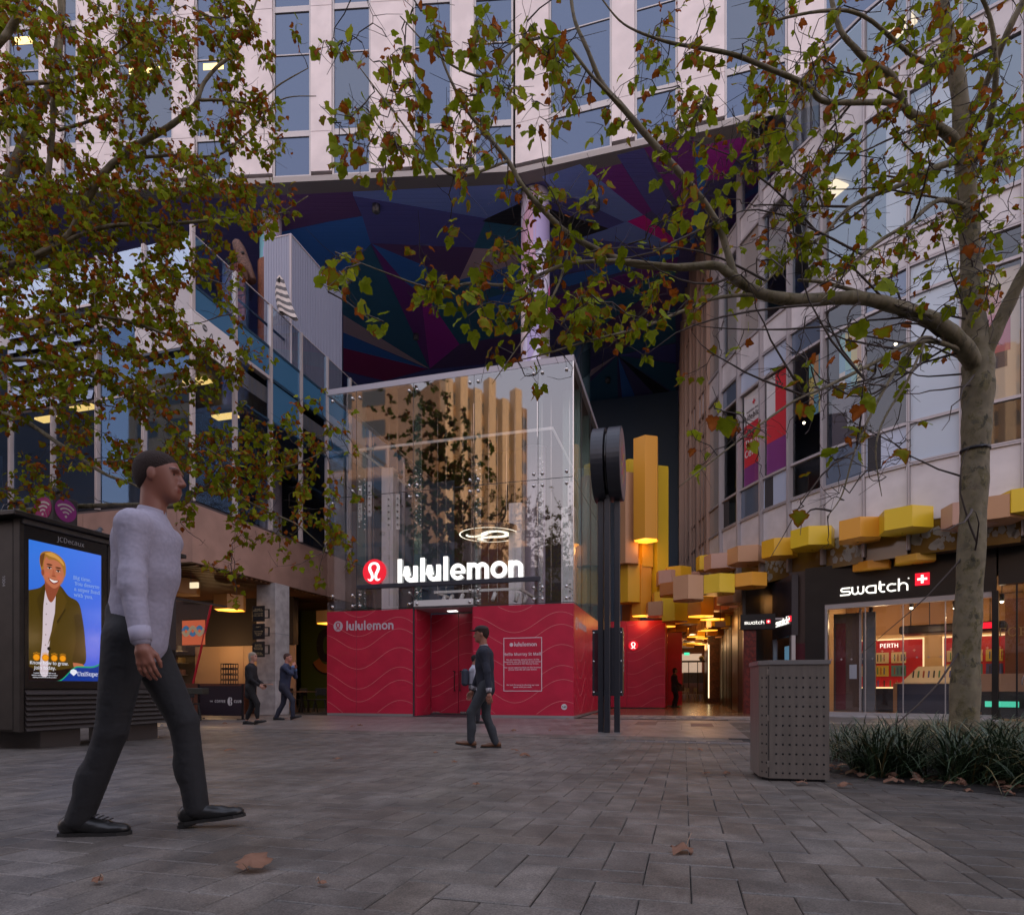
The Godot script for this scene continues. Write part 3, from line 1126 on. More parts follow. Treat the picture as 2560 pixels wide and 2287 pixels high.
		if f[0] == 0.0:
			var wm := mb()
			wordmark(wm, 0.75, 2.66, 0.19, 0.011, 0.014)
			for q in [disc2(Vector2(0.42, 2.76), 0.19, 0.19)]:
				plate(wm, q, 0.011, 0.0135)
			part(p, "lettering", wm, mt("print_pale", Color(0.50, 0.42, 0.47), 0.5))
			var om := mb()
			omega(om, Vector2(0.42, 2.76), 0.17, 0.0136, 0.016)
			part(p, "emblem", om, red)
	# printed logo on the left panel
	var lp := mb()
	wordmark(lp, -7.27, 2.69, 0.205, 0.013, 0.0155)
	plate(lp, disc2(Vector2(-7.56, 2.83), 0.165, 0.165), 0.0131, 0.0154)
	part(t, "lettering", lp, mt("print_pale"))
	var lo := mb()
	omega(lo, Vector2(-7.56, 2.83), 0.145, 0.0155, 0.018)
	part(t, "emblem", lo, red)
	var stick := mb()
	plate(stick, disc2(Vector2(-0.27, 0.33), 0.085, 0.085), 0.0131, 0.0155)
	var sk := part(t, "round_sticker", stick, mt("sticker_grey", Color(0.55, 0.53, 0.54), 0.5))
	text(sk, "lettering", "140", 0.085, mt("ink", Color(0.05, 0.05, 0.05), 0.6), Vector3(-0.27, 0.325, 0.0165), 0, font_b, 0.001)
	# recessed entrance
	boxed(t, "recess_wall", red, -4.955, 0.0, -1.2, -4.90, 3.3, -0.061)
	var rw := Node3D.new()
	rw.name = "recess_face"
	t.add_child(rw, true)
	rw.position = Vector3(-4.90, 0, -0.08)
	rw.rotation.y = PI / 2.0
	wave_lines(rw, 0.0, 1.1, 0.1, 3.2, 0.0, 1.2, line)
	boxed(t, "recess_wall", red, -3.08, 0.0, -1.2, -3.021, 3.3, -0.061)
	boxed(t, "recess_wall", red, -3.42, 0.0, -1.32, -3.08, 3.3, -1.201)
	boxed(t, "recess_ceiling", mt("recess_ceiling", Color(0.5, 0.42, 0.43), 0.4), -4.95, 3.30, -1.3, -3.03, 3.36, -0.03)
	boxed(t, "recess_light", lit("recess_light", Color(1, 0.95, 0.92), 2.2), -4.15, 3.285, -0.9, -3.85, 3.299, -0.75)
	boxed(t, "entrance_head", pale, -4.95, 3.365, -0.03, -3.03, 3.55, 0.012)
	for k in 2:
		var x0 := -4.9 + k * 0.955
		var x1 := -3.955 if k == 0 else -3.0
		var d := boxed(t, "door", red, x0 + 0.01, 0.06, -1.26, minf(x1, -3.425), 3.25, -1.21)
		wave_lines(d, x0 + 0.02, minf(x1, -3.44), 0.08, 3.22, -1.21, 0.9, line)
		var h := mb()
		var hx := -4.05 if k == 0 else -3.86
		bev(h, hx - 0.012, 0.76, -1.12, hx + 0.012, 1.42, -1.095, 0.004)
		bx(h, hx - 0.01, 0.78, -1.21, hx + 0.01, 0.80, -1.12)
		bx(h, hx - 0.01, 1.38, -1.21, hx + 0.01, 1.40, -1.12)
		bx(h, hx - 0.05 * (1 if k == 0 else -1), 1.395, -1.116, hx, 1.42, -1.10)
		part(d, "handle", h, mt("black_metal", Color(0.015, 0.015, 0.017), 0.4, 0.3))
		boxed(d, "floor_pivot", steel, x0 + 0.06, 0.06, -1.209, x0 + 0.3, 0.11, -1.205)
	boxed(t, "threshold", dark, -4.95, 0.0, -1.3, -3.03, 0.02, 0.0)

	# illuminated sign: emblem disc, letters and their rail
	var s := thing("illuminated_shop_sign", "glowing white lower case letters with red disc on dark rail", "sign", loc(-6.84, 4.03, 0.0), YAW)
	boxed(s, "rail", mt("sign_rail", Color(0.035, 0.038, 0.05), 0.35), 0.0, -0.07, 0.035, 5.89, 0.065, 0.12, 0.008)
	for k in 5:
		boxed(s, "bracket", dark, 0.3 + k * 1.3, -0.03, 0.006, 0.36 + k * 1.3, 0.03, 0.04)
	var let := mb()
	wordmark(let, 1.37, 0.075, 0.50, 0.04, 0.08)
	part(s, "sign_letters", let, lit("sign_white_light", Color(1.0, 0.985, 0.93), 0.62))
	var dsk := mb()
	plate(dsk, disc2(Vector2(0.59, 0.455), 0.39, 0.39, 40), 0.035, 0.10)
	part(s, "sign_disc", dsk, lit("sign_red_light", Color(0.80, 0.012, 0.03), 0.42))
	var om2 := mb()
	omega(om2, Vector2(0.59, 0.455), 0.36, 0.101, 0.11)
	part(s, "sign_emblem", om2, mats["sign_white_light"])
	lamp_area("sign_letters_lamp", loc(-3.2, 4.45, 0.45), Basis(Vector3.UP, YAW + PI), 4.4, 0.5, Color(1, 0.97, 0.9), 0.9)
	# the emblem ring lamp hanging inside
	var rl := thing("hanging_ring_lamp", "flat glowing oval ring lamp with emblem hanging inside the glass box", "lamp", loc(-3.3, 6.05, -2.5), YAW)
	var rim_st := mb(true)
	var inner_r := mb()
	for i in 48:
		var a0 := TAU * i / 48.0
		var a1 := TAU * (i + 1) / 48.0
		var p0 := Vector3(cos(a0), 0, sin(a0))
		var p1 := Vector3(cos(a1), 0, sin(a1))
		quad(rim_st, p0 * 1.04 + Vector3(0, 0, 0), p0 * 1.04 + Vector3(0, 0.2, 0), p1 * 1.04 + Vector3(0, 0.2, 0), p1 * 1.04)
		quad(inner_r, p0 * 1.035 + Vector3(0, -0.004, 0), p1 * 1.035 + Vector3(0, -0.004, 0), p1 * 0.985 + Vector3(0, -0.004, 0), p0 * 0.985 + Vector3(0, -0.004, 0))
	part(rl, "drum", rim_st, mt("ring_drum", Color(0.10, 0.05, 0.03), 0.5))
	part(rl, "ring_light", inner_r, lit("ring_glow_light", Color(1.0, 0.93, 0.75), 0.9))
	var back := mb()
	slab(back, disc2(Vector2.ZERO, 0.98, 0.98, 40), 0.0, 0.02)
	part(rl, "face_plate", back, mt("ring_plate", Color(0.05, 0.028, 0.02), 0.5))
	var eo := mb()
	omega(eo, Vector2(0, 0), 0.9, 0.0, 0.01)
	var em := part(rl, "emblem_light", eo, mats["ring_glow_light"])
	em.rotation.x = PI / 2.0
	em.rotation.z = PI / 2.0
	em.transform = Transform3D(Basis(Vector3(0.35, 0, -0.94), Vector3(0.94, 0, 0.35), Vector3(0, -1, 0)), Vector3(0, -0.012, 0))
	for k in 4:
		boxed(rl, "wire", steel, cos(k * PI / 2 + 0.5) * 0.8, 0.2, sin(k * PI / 2 + 0.5) * 0.8, cos(k * PI / 2 + 0.5) * 0.8 + 0.008, 4.1, sin(k * PI / 2 + 0.5) * 0.8 + 0.008)
	# notice on the hoarding
	var np := thing("shop_notice", "red poster with pale border and relocation text on the hoarding", "poster", loc(-1.5, 1.56, 0.0131), YAW)
	var pm := mt("poster_pale", Color(0.62, 0.52, 0.56), 0.5)
	boxed(np, "sheet", red, -0.57, -0.775, 0.0, 0.57, 0.775, 0.004)
	var brd := mb()
	for q in [[-0.58, -0.785, 0.58, -0.765], [-0.58, 0.765, 0.58, 0.785], [-0.58, -0.765, -0.56, 0.765], [0.56, -0.765, 0.58, 0.765]]:
		bx(brd, q[0], q[1], 0.0, q[2], q[3], 0.006)
	part(np, "border", brd, pm)
	var hd := mb()
	wordmark(hd, -0.255, 0.53, 0.085, 0.0045, 0.006)
	plate(hd, disc2(Vector2(-0.34, 0.58), 0.055, 0.055), 0.0045, 0.006)
	part(np, "lettering", hd, pm)
	var lines := [["Hello Murray St Mall!", 0.125, 0.30, true], ["We are moving, see you soon. In the", 0.062, 0.14, false], ["meantime, you can visit us at our current", 0.062, 0.08, false], ["store, located at 204 Murray Street.", 0.062, 0.02, false], ["For career opportunities at this location", 0.062, -0.09, false], ["please scan the QR code below:", 0.062, -0.15, false], ["We look forward to sharing our new", 0.062, -0.60, false], ["space with you soon.", 0.062, -0.66, false]]
	for l in lines:
		text(np, "lettering", l[0], l[1] * 0.92, pm, Vector3(0, l[2], 0.005), 0, font_b, 0.001)

# ---------- blue glass building on the left ----------
func left_building() -> void:
	var A := -9.6
	var B0 := 3.89
	var t := thing("blue_glass_building", "blue glass corner building over a bronze fascia, left of the red shop", "building", CO, YAW)
	var bronze := worn(mt("bronze_panel", Color(0.42, 0.255, 0.20), 0.36, 0.2), "bronze_smudge", 0.9, 1.0, 0.2)
	var mull := mt("left_mullion", Color(0.55, 0.48, 0.46), 0.4, 0.3)
	var band := mt("blue_band", Color(0.055, 0.16, 0.28), 0.25, 0.1)
	var bandd := mt("blue_band_dark", Color(0.02, 0.05, 0.085), 0.3)
	var glass := pane("left_glass", Color(0.30, 0.55, 0.95), 0.16)
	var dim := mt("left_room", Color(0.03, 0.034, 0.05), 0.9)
	var tlight := lit("left_ceiling_light", Color(1.0, 0.70, 0.22), 0.5)
	var soff := worn(mt("left_soffit", Color(0.17, 0.075, 0.03), 0.5), "soffit_grain", 0.7, 1.0, 1.5)
	var white := mt("left_white", Color(0.55, 0.52, 0.53), 0.6)
	var fz := B0      # the street face lies at local z = B0, the side face at local x = A
	# bronze fascia, in panels
	for i in 9:
		var z1 := B0 - i * 1.62
		boxed(t, "fascia_panel", bronze, A - 0.5, 4.24, z1 - 1.61, A, 5.8, z1)
	for i in 8:
		boxed(t, "fascia_panel", bronze, A - 0.51 - (i + 1) * 1.62 + 0.012, 4.24, fz - 0.5, A - 0.51 - i * 1.62, 5.8, fz)
	boxed(t, "fascia_cap", mt("fascia_cap", Color(0.08, 0.06, 0.06), 0.5), A - 14, 5.8, -12, A - 0.002, 5.86, fz - 0.002)
	boxed(t, "ground_soffit", soff, A - 13.5, 4.22, -11, A - 0.01, 4.30, fz - 0.02)
	# perforated soffit battens
	for i in 34:
		boxed(t, "soffit_batten", mt("soffit_batten", Color(0.13, 0.055, 0.02), 0.5), A - 6.0, 4.17, fz - 0.3 - i * 0.22, A - 0.06, 4.218, fz - 0.2 - i * 0.22)
	# floors behind the glass
	boxed(t, "floor_slab", dim, A - 13, 5.4, -11, A - 0.2, 5.9, fz - 0.2)
	boxed(t, "floor_slab", mt("left_ceiling", Color(0.10, 0.10, 0.11), 0.8), A - 13, 9.9, -11, A - 0.12, 10.4, fz - 0.12)
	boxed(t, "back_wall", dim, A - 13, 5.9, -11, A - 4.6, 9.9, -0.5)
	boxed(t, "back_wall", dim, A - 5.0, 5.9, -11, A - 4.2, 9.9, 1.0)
	for q in [[-10.6, 2.6, 8.85], [-10.9, 1.1, 8.5], [-12.6, 2.9, 8.6], [-14.6, 2.8, 8.5], [-16.0, 2.8, 8.3]]:
		boxed(t, "ceiling_light", tlight, q[0] - 0.4, q[2] + 0.9, q[1] - 0.15, q[0] + 0.4, q[2] + 0.96, q[1] + 0.15)
	# side face towards the passage: bays of 1.62 m
	for i in 8:
		var z1 := B0 - i * 1.62
		var z0 := z1 - 1.62
		var top := 10.7
		if i == 0:
			boxed(t, "pane", glass, A - 0.03, 5.9, z0 + 0.06, A, 10.0, z1 - 0.06)
		else:
			boxed(t, "pane", glass, A - 0.03, 5.9, z0 + 0.06, A, 9.3, z1 - 0.06)
			boxed(t, "pane", band if i % 2 == 0 else glass, A - 0.05, 9.36, z0 + 0.06, A - 0.01, top - 0.1, z1 - 0.06)
			boxed(t, "transom", bandd, A - 0.08, 9.3, z0 + 0.06, A + 0.02, 9.36, z1 - 0.06)
			if i == 1:
				for k in 7:      # glass louvres
					var lst := mb()
					var y := 6.1 + k * 0.45
					hexa(lst, [Vector3(A + 0.10, y, z1 - 0.08), Vector3(A + 0.10, y, z0 + 0.08), Vector3(A + 0.03, y + 0.4, z0 + 0.08), Vector3(A + 0.03, y + 0.4, z1 - 0.08)], [Vector3(A + 0.09, y, z1 - 0.08), Vector3(A + 0.09, y, z0 + 0.08), Vector3(A + 0.02, y + 0.4, z0 + 0.08), Vector3(A + 0.02, y + 0.4, z1 - 0.08)])
					part(t, "louvre", lst, glass)
		boxed(t, "spandrel", band, A - 0.15, 10.72, z0 + 0.06, A + 0.004, 11.6, z1 - 0.06)
		boxed(t, "spandrel_edge", bandd, A - 0.16, 11.6, z0 + 0.06, A + 0.02, 11.68, z1 - 0.06)
		boxed(t, "spandrel_edge", mull if i == 1 else bandd, A - 0.16, 10.62, z0 + 0.06, A + 0.03, 10.72, z1 - 0.06)
		boxed(t, "balustrade_pane", pane("rail_glass", Color(0.22, 0.50, 0.72), 0.42), A - 0.03, 11.7, z0 + 0.05, A, 13.0, z1 - 0.05)
		boxed(t, "balustrade_rail", mull, A - 0.035, 13.0, z0, A + 0.005, 13.025, z1)
		boxed(t, "handrail", bandd, A - 0.3, 12.5, z0, A - 0.25, 12.56, z1)
		for k in 2:
			boxed(t, "mullion", mull, A - 0.06, 5.86, z0 - 0.045 + 0.05 * k, A + 0.07, 13.0, z0 - 0.01 + 0.05 * k)
	for k in 2:
		boxed(t, "mullion", mull, A - 0.02 + 0.05 * k, 5.86, fz - 0.03, A + 0.02 + 0.05 * k, 13.2, fz + 0.08)
	# street face going left
	for i in 8:
		var x1 := A - i * 1.62 - 0.06
		var x0 := x1 - 1.5
		boxed(t, "pane", glass, x0, 5.9, fz - 0.03, x1, 8.9, fz)
		if i in [2, 3]:
			for k in 6:
				var y := 8.95 + k * 0.42
				var lst := mb()
				hexa(lst, [Vector3(x0, y, fz + 0.12), Vector3(x1, y, fz + 0.12), Vector3(x1, y + 0.34, fz + 0.03), Vector3(x0, y + 0.34, fz + 0.03)], [Vector3(x0, y, fz + 0.105), Vector3(x1, y, fz + 0.105), Vector3(x1, y + 0.34, fz + 0.015), Vector3(x0, y + 0.34, fz + 0.015)])
				part(t, "louvre", lst, mt("louvre_blue", Color(0.20, 0.25, 0.36), 0.12, 0.3))
			boxed(t, "louvre_backing", dim, x0, 8.95, fz - 0.05, x1, 11.6, fz - 0.02)
		else:
			boxed(t, "pane", glass, x0, 8.96, fz - 0.03, x1, 10.9, fz)
			boxed(t, "spandrel", white, x0, 10.95, fz - 0.06, x1, 11.6, fz - 0.01)
		boxed(t, "transom", mull, x0, 8.9, fz - 0.03, x1, 8.96, fz + 0.03)
		boxed(t, "balustrade_pane", pane("street_rail_glass", Color(0.60, 0.72, 0.85), 0.5, 0.05), x0, 11.7, fz - 0.03, x1, 12.95 + 0.0, fz)
		boxed(t, "balustrade_rail", mull, x0 - 0.06, 11.62, fz - 0.05, x1 + 0.06, 11.69, fz + 0.02)
		for k in 2:
			boxed(t, "mullion", mull, x0 - 0.055 + 0.05 * k, 5.86, fz - 0.04, x0 - 0.02 + 0.05 * k, 12.97, fz + 0.08)
	boxed(t, "roof_terrace", mt("terrace", Color(0.10, 0.09, 0.09), 0.8), A - 13, 11.45, -11, A - 0.17, 11.62, fz - 0.08)
	# pale ribbed service box on the terrace
	var bx_m := mt("ribbed_grey", Color(0.29, 0.31, 0.40), 0.5)
	var sbx := thing("ribbed_roof_box", "pale grey ribbed service box on the terrace above the glass balustrade", "roof box", loc(A, 11.62, -0.44), YAW)
	boxed(sbx, "body", bx_m, -1.05, 0.0, -3.25, -0.02, 4.36, 0.0)
	for i in 32:
		boxed(sbx, "rib", bx_m, -0.019, 0.0, -0.1 - i * 0.1, -0.003, 4.36, -0.05 - i * 0.1)
	for i in 10:
		boxed(sbx, "rib", bx_m, -1.02 + i * 0.1, 0.0, 0.001, -0.97 + i * 0.1, 4.36, 0.014)
	boxed(sbx, "corner_trim", mt("corner_trim", Color(0.5, 0.45, 0.47), 0.5), -0.05, 0.0, -0.03, 0.012, 4.37, 0.02)
	boxed(sbx, "coping", mt("corner_trim"), -1.07, 4.362, -3.27, 0.014, 4.40, 0.022)
	# timber clad lower part of the terrace column, wooden deer-like post, brick screen
	var cl := thing("timber_cladding", "round timber boarding around the foot of the terrace column", "cladding", Vector3(-9.9, 11.62, -25.6), 0)
	for i in 22:
		var a := TAU * i / 22.0
		var o := boxed(cl, "timber_board", worn(mt("timber_%d" % (i % 3), Color(0.34, 0.12, 0.06) * (0.8 + 0.15 * (i % 3)), 0.6), "timber_grain", 0.75, 1.0, 3.0), -0.068, 0.0, -0.012, 0.068, 6.6, 0.012)
		o.position = Vector3(sin(a) * 0.49, 0, cos(a) * 0.49)
		o.rotation.y = a
	var bs := thing("brick_screen", "dark red brick screen on the terrace behind the glass balustrade", "brick wall", pt(588, 842, 24.9), YAW)
	boxed(bs, "core", mt("screen_core", Color(0.02, 0.015, 0.015), 0.9), -0.42, -1.4, -0.12, 0.42, 3.0, -0.05)
	for r in 26:
		for c in 3:
			if rng.randf() < 0.12: continue
			var x0 := -0.42 + c * 0.29 + (0.13 if r % 2 else 0.0)
			boxed(bs, "brick", mt("screen_brick_%d" % ((r * 3 + c) % 3), Color(0.17, 0.045, 0.035) * (0.6 + 0.35 * ((r * 3 + c) % 3)), 0.8), x0, -1.38 + r * 0.166, -0.05, minf(x0 + 0.27, 0.44), -1.38 + r * 0.166 + 0.14, rnd(0.0, 0.05))
	var lg := thing("timber_sculpture", "weathered log shaped timber sculpture leaning above the brick screen", "sculpture", pt(606, 655, 24.2), 0)
	var ls := mb(true)
	tube(ls, [Vector3(0.35, -0.75, 0), Vector3(0.12, -0.2, 0), Vector3(-0.1, 0.45, 0.05), Vector3(-0.22, 0.72, 0.05), Vector3(-0.26, 0.82, 0.05)], [0.20, 0.24, 0.22, 0.17, 0.06], 12)
	part(lg, "log", ls, worn(mt("log_wood", Color(0.20, 0.10, 0.07), 0.7), "log_grain", 0.6, 1.0, 2.0))
	var le := mb(true)
	ball(le, Vector3(0.1, 0.2, 0.21), 0.07, 8)
	part(lg, "knot", le, mt("log_knot", Color(0.02, 0.015, 0.015), 0.8))
	# hedge strip by the balustrade
	var hv := mb()
	for i in 260:
		var c := pt(571 + rnd(-7, 7), rnd(640, 790), 24.0) + Vector3(0, 0, rnd(-0.1, 0.1))
		var d1 := Vector3(rnd(-1, 1), rnd(-1, 1), rnd(-1, 1)).normalized() * 0.07
		var d2 := d1.cross(Vector3(rnd(-1, 1), rnd(-1, 1), rnd(-1, 1))).normalized() * 0.04
		tri(hv, c, c + d1, c + d1 * 0.5 + d2)
	solo("climbing_plant", "thin column of green climbing plant on the terrace", "plant", hv, mt("climber_green", Color(0.05, 0.10, 0.03), 0.7))
	# striped hooded top hung over the balustrade corner
	jersey()
	# white cafe sign box at the corner
	var sg := thing("rooftop_bar_sign", "white box sign with black script wrapped around the glass corner", "sign", loc(A, 10.35, fz), YAW)
	var sw := mt("sign_board_white", Color(0.66, 0.62, 0.62), 0.5)
	boxed(sg, "board", sw, -1.75, -0.44, 0.10, 0.13, 0.52, 0.16, 0.006)
	boxed(sg, "board", sw, 0.10, -0.44, -1.62, 0.16, 0.52, 0.099, 0.006)
	boxed(sg, "under_tray", bandd, -1.75, -0.50, 0.04, 0.16, -0.44, 0.15)
	var ink := mt("ink", Color(0.05, 0.05, 0.05), 0.6)
	for f in 2:
		var h := Node3D.new()
		h.name = "sign_face"
		sg.add_child(h, true)
		h.position = Vector3(-1.3, 0.0, 0.161) if f == 0 else Vector3(0.161, 0.0, -0.15)
		h.rotation.y = 0.0 if f == 0 else PI / 2.0
		var st := mb()
		plate(st, disc2(Vector2(0.12, 0.24), 0.09, 0.09, 16), 0.0, 0.004)
		var scr := [[[0.12, -0.28], [0.26, 0.02], [0.38, 0.22], [0.40, -0.02], [0.42, -0.16], [0.50, -0.12]], [[0.06, -0.02], [0.30, -0.06], [0.50, -0.04]], [[0.52, 0.02], [0.56, -0.16], [0.64, -0.08], [0.68, 0.02]], [[0.72, 0.02], [0.74, -0.14], [0.82, -0.12]], [[0.86, 0.02], [0.86, -0.14], [0.94, -0.10]], [[0.96, -0.02], [1.02, 0.04], [0.98, -0.12], [1.1, -0.10]], [[1.14, 0.02], [1.14, -0.14], [1.2, 0.02], [1.26, -0.04]], [[1.28, 0.02], [1.32, -0.12], [1.40, 0.04], [1.34, -0.34], [1.24, -0.30]]]
		for s in scr:
			var p2 := []
			for p in s: p2.append(Vector2(p[0], p[1]))
			ribbon(st, spline(p2, 5), 0.022, 0.0, 0.004)
		part(h, "lettering", st, ink)
		text(h, "lettering", "THE", 0.075, sw, Vector3(0.12, 0.24, 0.0055), 0, font_b, 0.001)
	# ground floor: square pale column, soffit lamps, cafe inside
	var col := thing("square_column", "square pale grey column carrying the bronze fascia beside the cafe", "column", loc(-9.82, 0, 0.2), YAW)
	var cm := worn(mt("column_grey", Color(0.40, 0.38, 0.38), 0.55), "column_smudge", 0.85, 1.0, 0.5)
	boxed(col, "shaft", cm, -0.36, 0.0, -0.36, 0.36, 4.21, 0.36, 0.015)
	for y in [1.1, 2.6]:
		boxed(col, "joint", bandd, -0.361, y, -0.361, 0.361, y + 0.008, 0.361)
	var ywarm := Color(1.0, 0.42, 0.05)
	for q in [[-10.9, 0.9, 3.35], [-9.9, -3.2, 3.3], [-11.6, 2.1, 3.7]]:
		var l := thing("hexagon_ceiling_lamp", ["orange hexagonal lamp hanging under the soffit left of the square column", "orange hexagonal lamp by the red hoarding edge under the soffit", "unlit tan hexagonal box under the soffit near the cafe"][[0.9, -3.2, 2.1].find(q[1])], "lamp", loc(q[0], q[2], q[1]), YAW, "hexagonal soffit lamps")
		var st := mb()
		slab(st, disc2(Vector2.ZERO, 0.5, 0.5, 6), 0.0, 0.45)
		part(l, "shade", st, mt("lamp_shade_tan", Color(0.42, 0.20, 0.05), 0.5))
		var sb := mb()
		slab(sb, disc2(Vector2.ZERO, 0.46, 0.46, 6), -0.012, -0.002)
		part(l, "glowing_lamp_base", sb, lit("hex_glow_light", Color(1.0, 0.38, 0.03), 1.1) if q[2] < 3.6 else mt("lamp_shade_tan"))
		if q[2] < 3.6:
			lamp_omni("hexagon_lamp_bulb", loc(q[0], q[2] - 0.12, q[1]), Color(1.0, 0.5, 0.15), 0.4, 0.3)
	# hanging exit style light box
	var ex := thing("hanging_light_box", "small pale lit box sign hanging from the cafe soffit", "sign", pt(485, 1456, 17.6), YAW)
	boxed(ex, "sign_box", lit("box_sign_light", Color(1.0, 0.85, 0.55), 0.45), -0.13, -0.16, -0.03, 0.13, 0.0, 0.03)
	boxed(ex, "hanger", bandd, -0.12, 0.0, -0.005, -0.11, 0.6, 0.005)

func jersey() -> void:
	var t := thing("striped_hooded_top", "grey and white striped hooded top hanging over the glass balustrade", "clothing", pt(700, 755, 20.3), YAW + 0.25)
	t.scale = Vector3.ONE * 0.66
	var stripes := [Color(0.60, 0.54, 0.50), Color(0.13, 0.125, 0.13)]
	var rows := 11
	var n := 18
	for s in rows:
		var st := mb(true)
		var ring := func(k: int, e: float) -> Vector3:
			var f := (s + e) / rows
			var a := TAU * k / n
			var w := lerpf(0.17, 0.47, pow(f, 0.9)) * (1.0 - 0.75 * maxf(0.0, 0.10 - f) / 0.10) + 0.045 * sin(a * 4.0 + f * 4.0) * f
			return Vector3(cos(a) * w + 0.42 * f * f, 1.25 - f * 1.95 + 0.07 * sin(a * 3.0 + 1.0) * f - 0.16 * cos(a) * f, sin(a) * (0.12 + 0.07 * f) + 0.03 * sin(a * 6.0))
		for k in n:
			quad(st, ring.call(k, 1.0), ring.call(k, 0.0), ring.call(k + 1, 0.0), ring.call(k + 1, 1.0))
		part(t, "striped_cloth", st, mt("stripe_pale" if s % 2 == 0 else "stripe_grey", stripes[s % 2], 0.9))
	var hole := mb(true)
	tube(hole, [Vector3(0.03, 1.16, 0.10), Vector3(0.0, 1.0, 0.15), Vector3(0.02, 0.86, 0.15)], [0.03, 0.07, 0.02], 10)
	part(t, "hood_opening", hole, mt("stripe_dark", Color(0.02, 0.02, 0.02), 0.9))

# ---------- the curved office building on the right ----------
const CURV := [[16.3, 13.35], [15.1, 14.05], [13.95, 14.82], [12.84, 15.65], [11.85, 16.45], [11.0, 17.3], [10.3, 18.25], [9.7, 19.4], [9.2, 20.65], [8.8, 21.95], [8.5, 23.3], [8.3, 24.7], [8.23, 26.1], [8.23, 27.5], [8.32, 28.9], [8.5, 30.3], [8.75, 31.7], [9.05, 33.1], [9.4, 34.5], [9.75, 35.9], [10.1, 37.3], [10.5, 38.7], [10.9, 40.1]]

func cpt(i: float, off: float) -> Vector3:       # along the curved wall, off metres out towards the street
	var k := clampi(int(i), 0, CURV.size() - 2)
	var f := i - k
	var a := Vector3(CURV[k][0], 0, -CURV[k][1])
	var b := Vector3(CURV[k + 1][0], 0, -CURV[k + 1][1])
	var p := a.lerp(b, f)
	var a0: Array = CURV[maxi(k - 1, 0)]
	var b1: Array = CURV[mini(k + 2, CURV.size() - 1)]
	var t0 := (b - Vector3(a0[0], 0, -a0[1])).normalized()
	var t1 := (Vector3(b1[0], 0, -b1[1]) - a).normalized()
	var t := t0.lerp(t1, f).normalized()
	return p + Vector3(-t.z, 0, t.x) * -off if Vector3(-t.z, 0, t.x).x > 0 else p + Vector3(-t.z, 0, t.x) * off

func cbox(parent: Node3D, called: String, m: Material, i0: float, i1: float, y0: float, y1: float, z0: float, z1: float) -> MeshInstance3D:   # a block spanning part of the wall
	var st := mb()
	var h := Vector3(0, y1 - y0, 0)
	var u := Vector3(0, y0, 0)
	var l0 := cpt(i1, z0) + u
	var r0 := cpt(i0, z0) + u
	var l1 := cpt(i1, z1) + u
	var r1 := cpt(i0, z1) + u
	if m is StandardMaterial3D and m.transparency == BaseMaterial3D.TRANSPARENCY_ALPHA:
		quad(st, l1, r1, r1 + h, l1 + h)
	else:
		hexa(st, [l1, r1, r1 + h, l1 + h], [l0, r0, r0 + h, l0 + h])
	return part(parent, called, st, m)

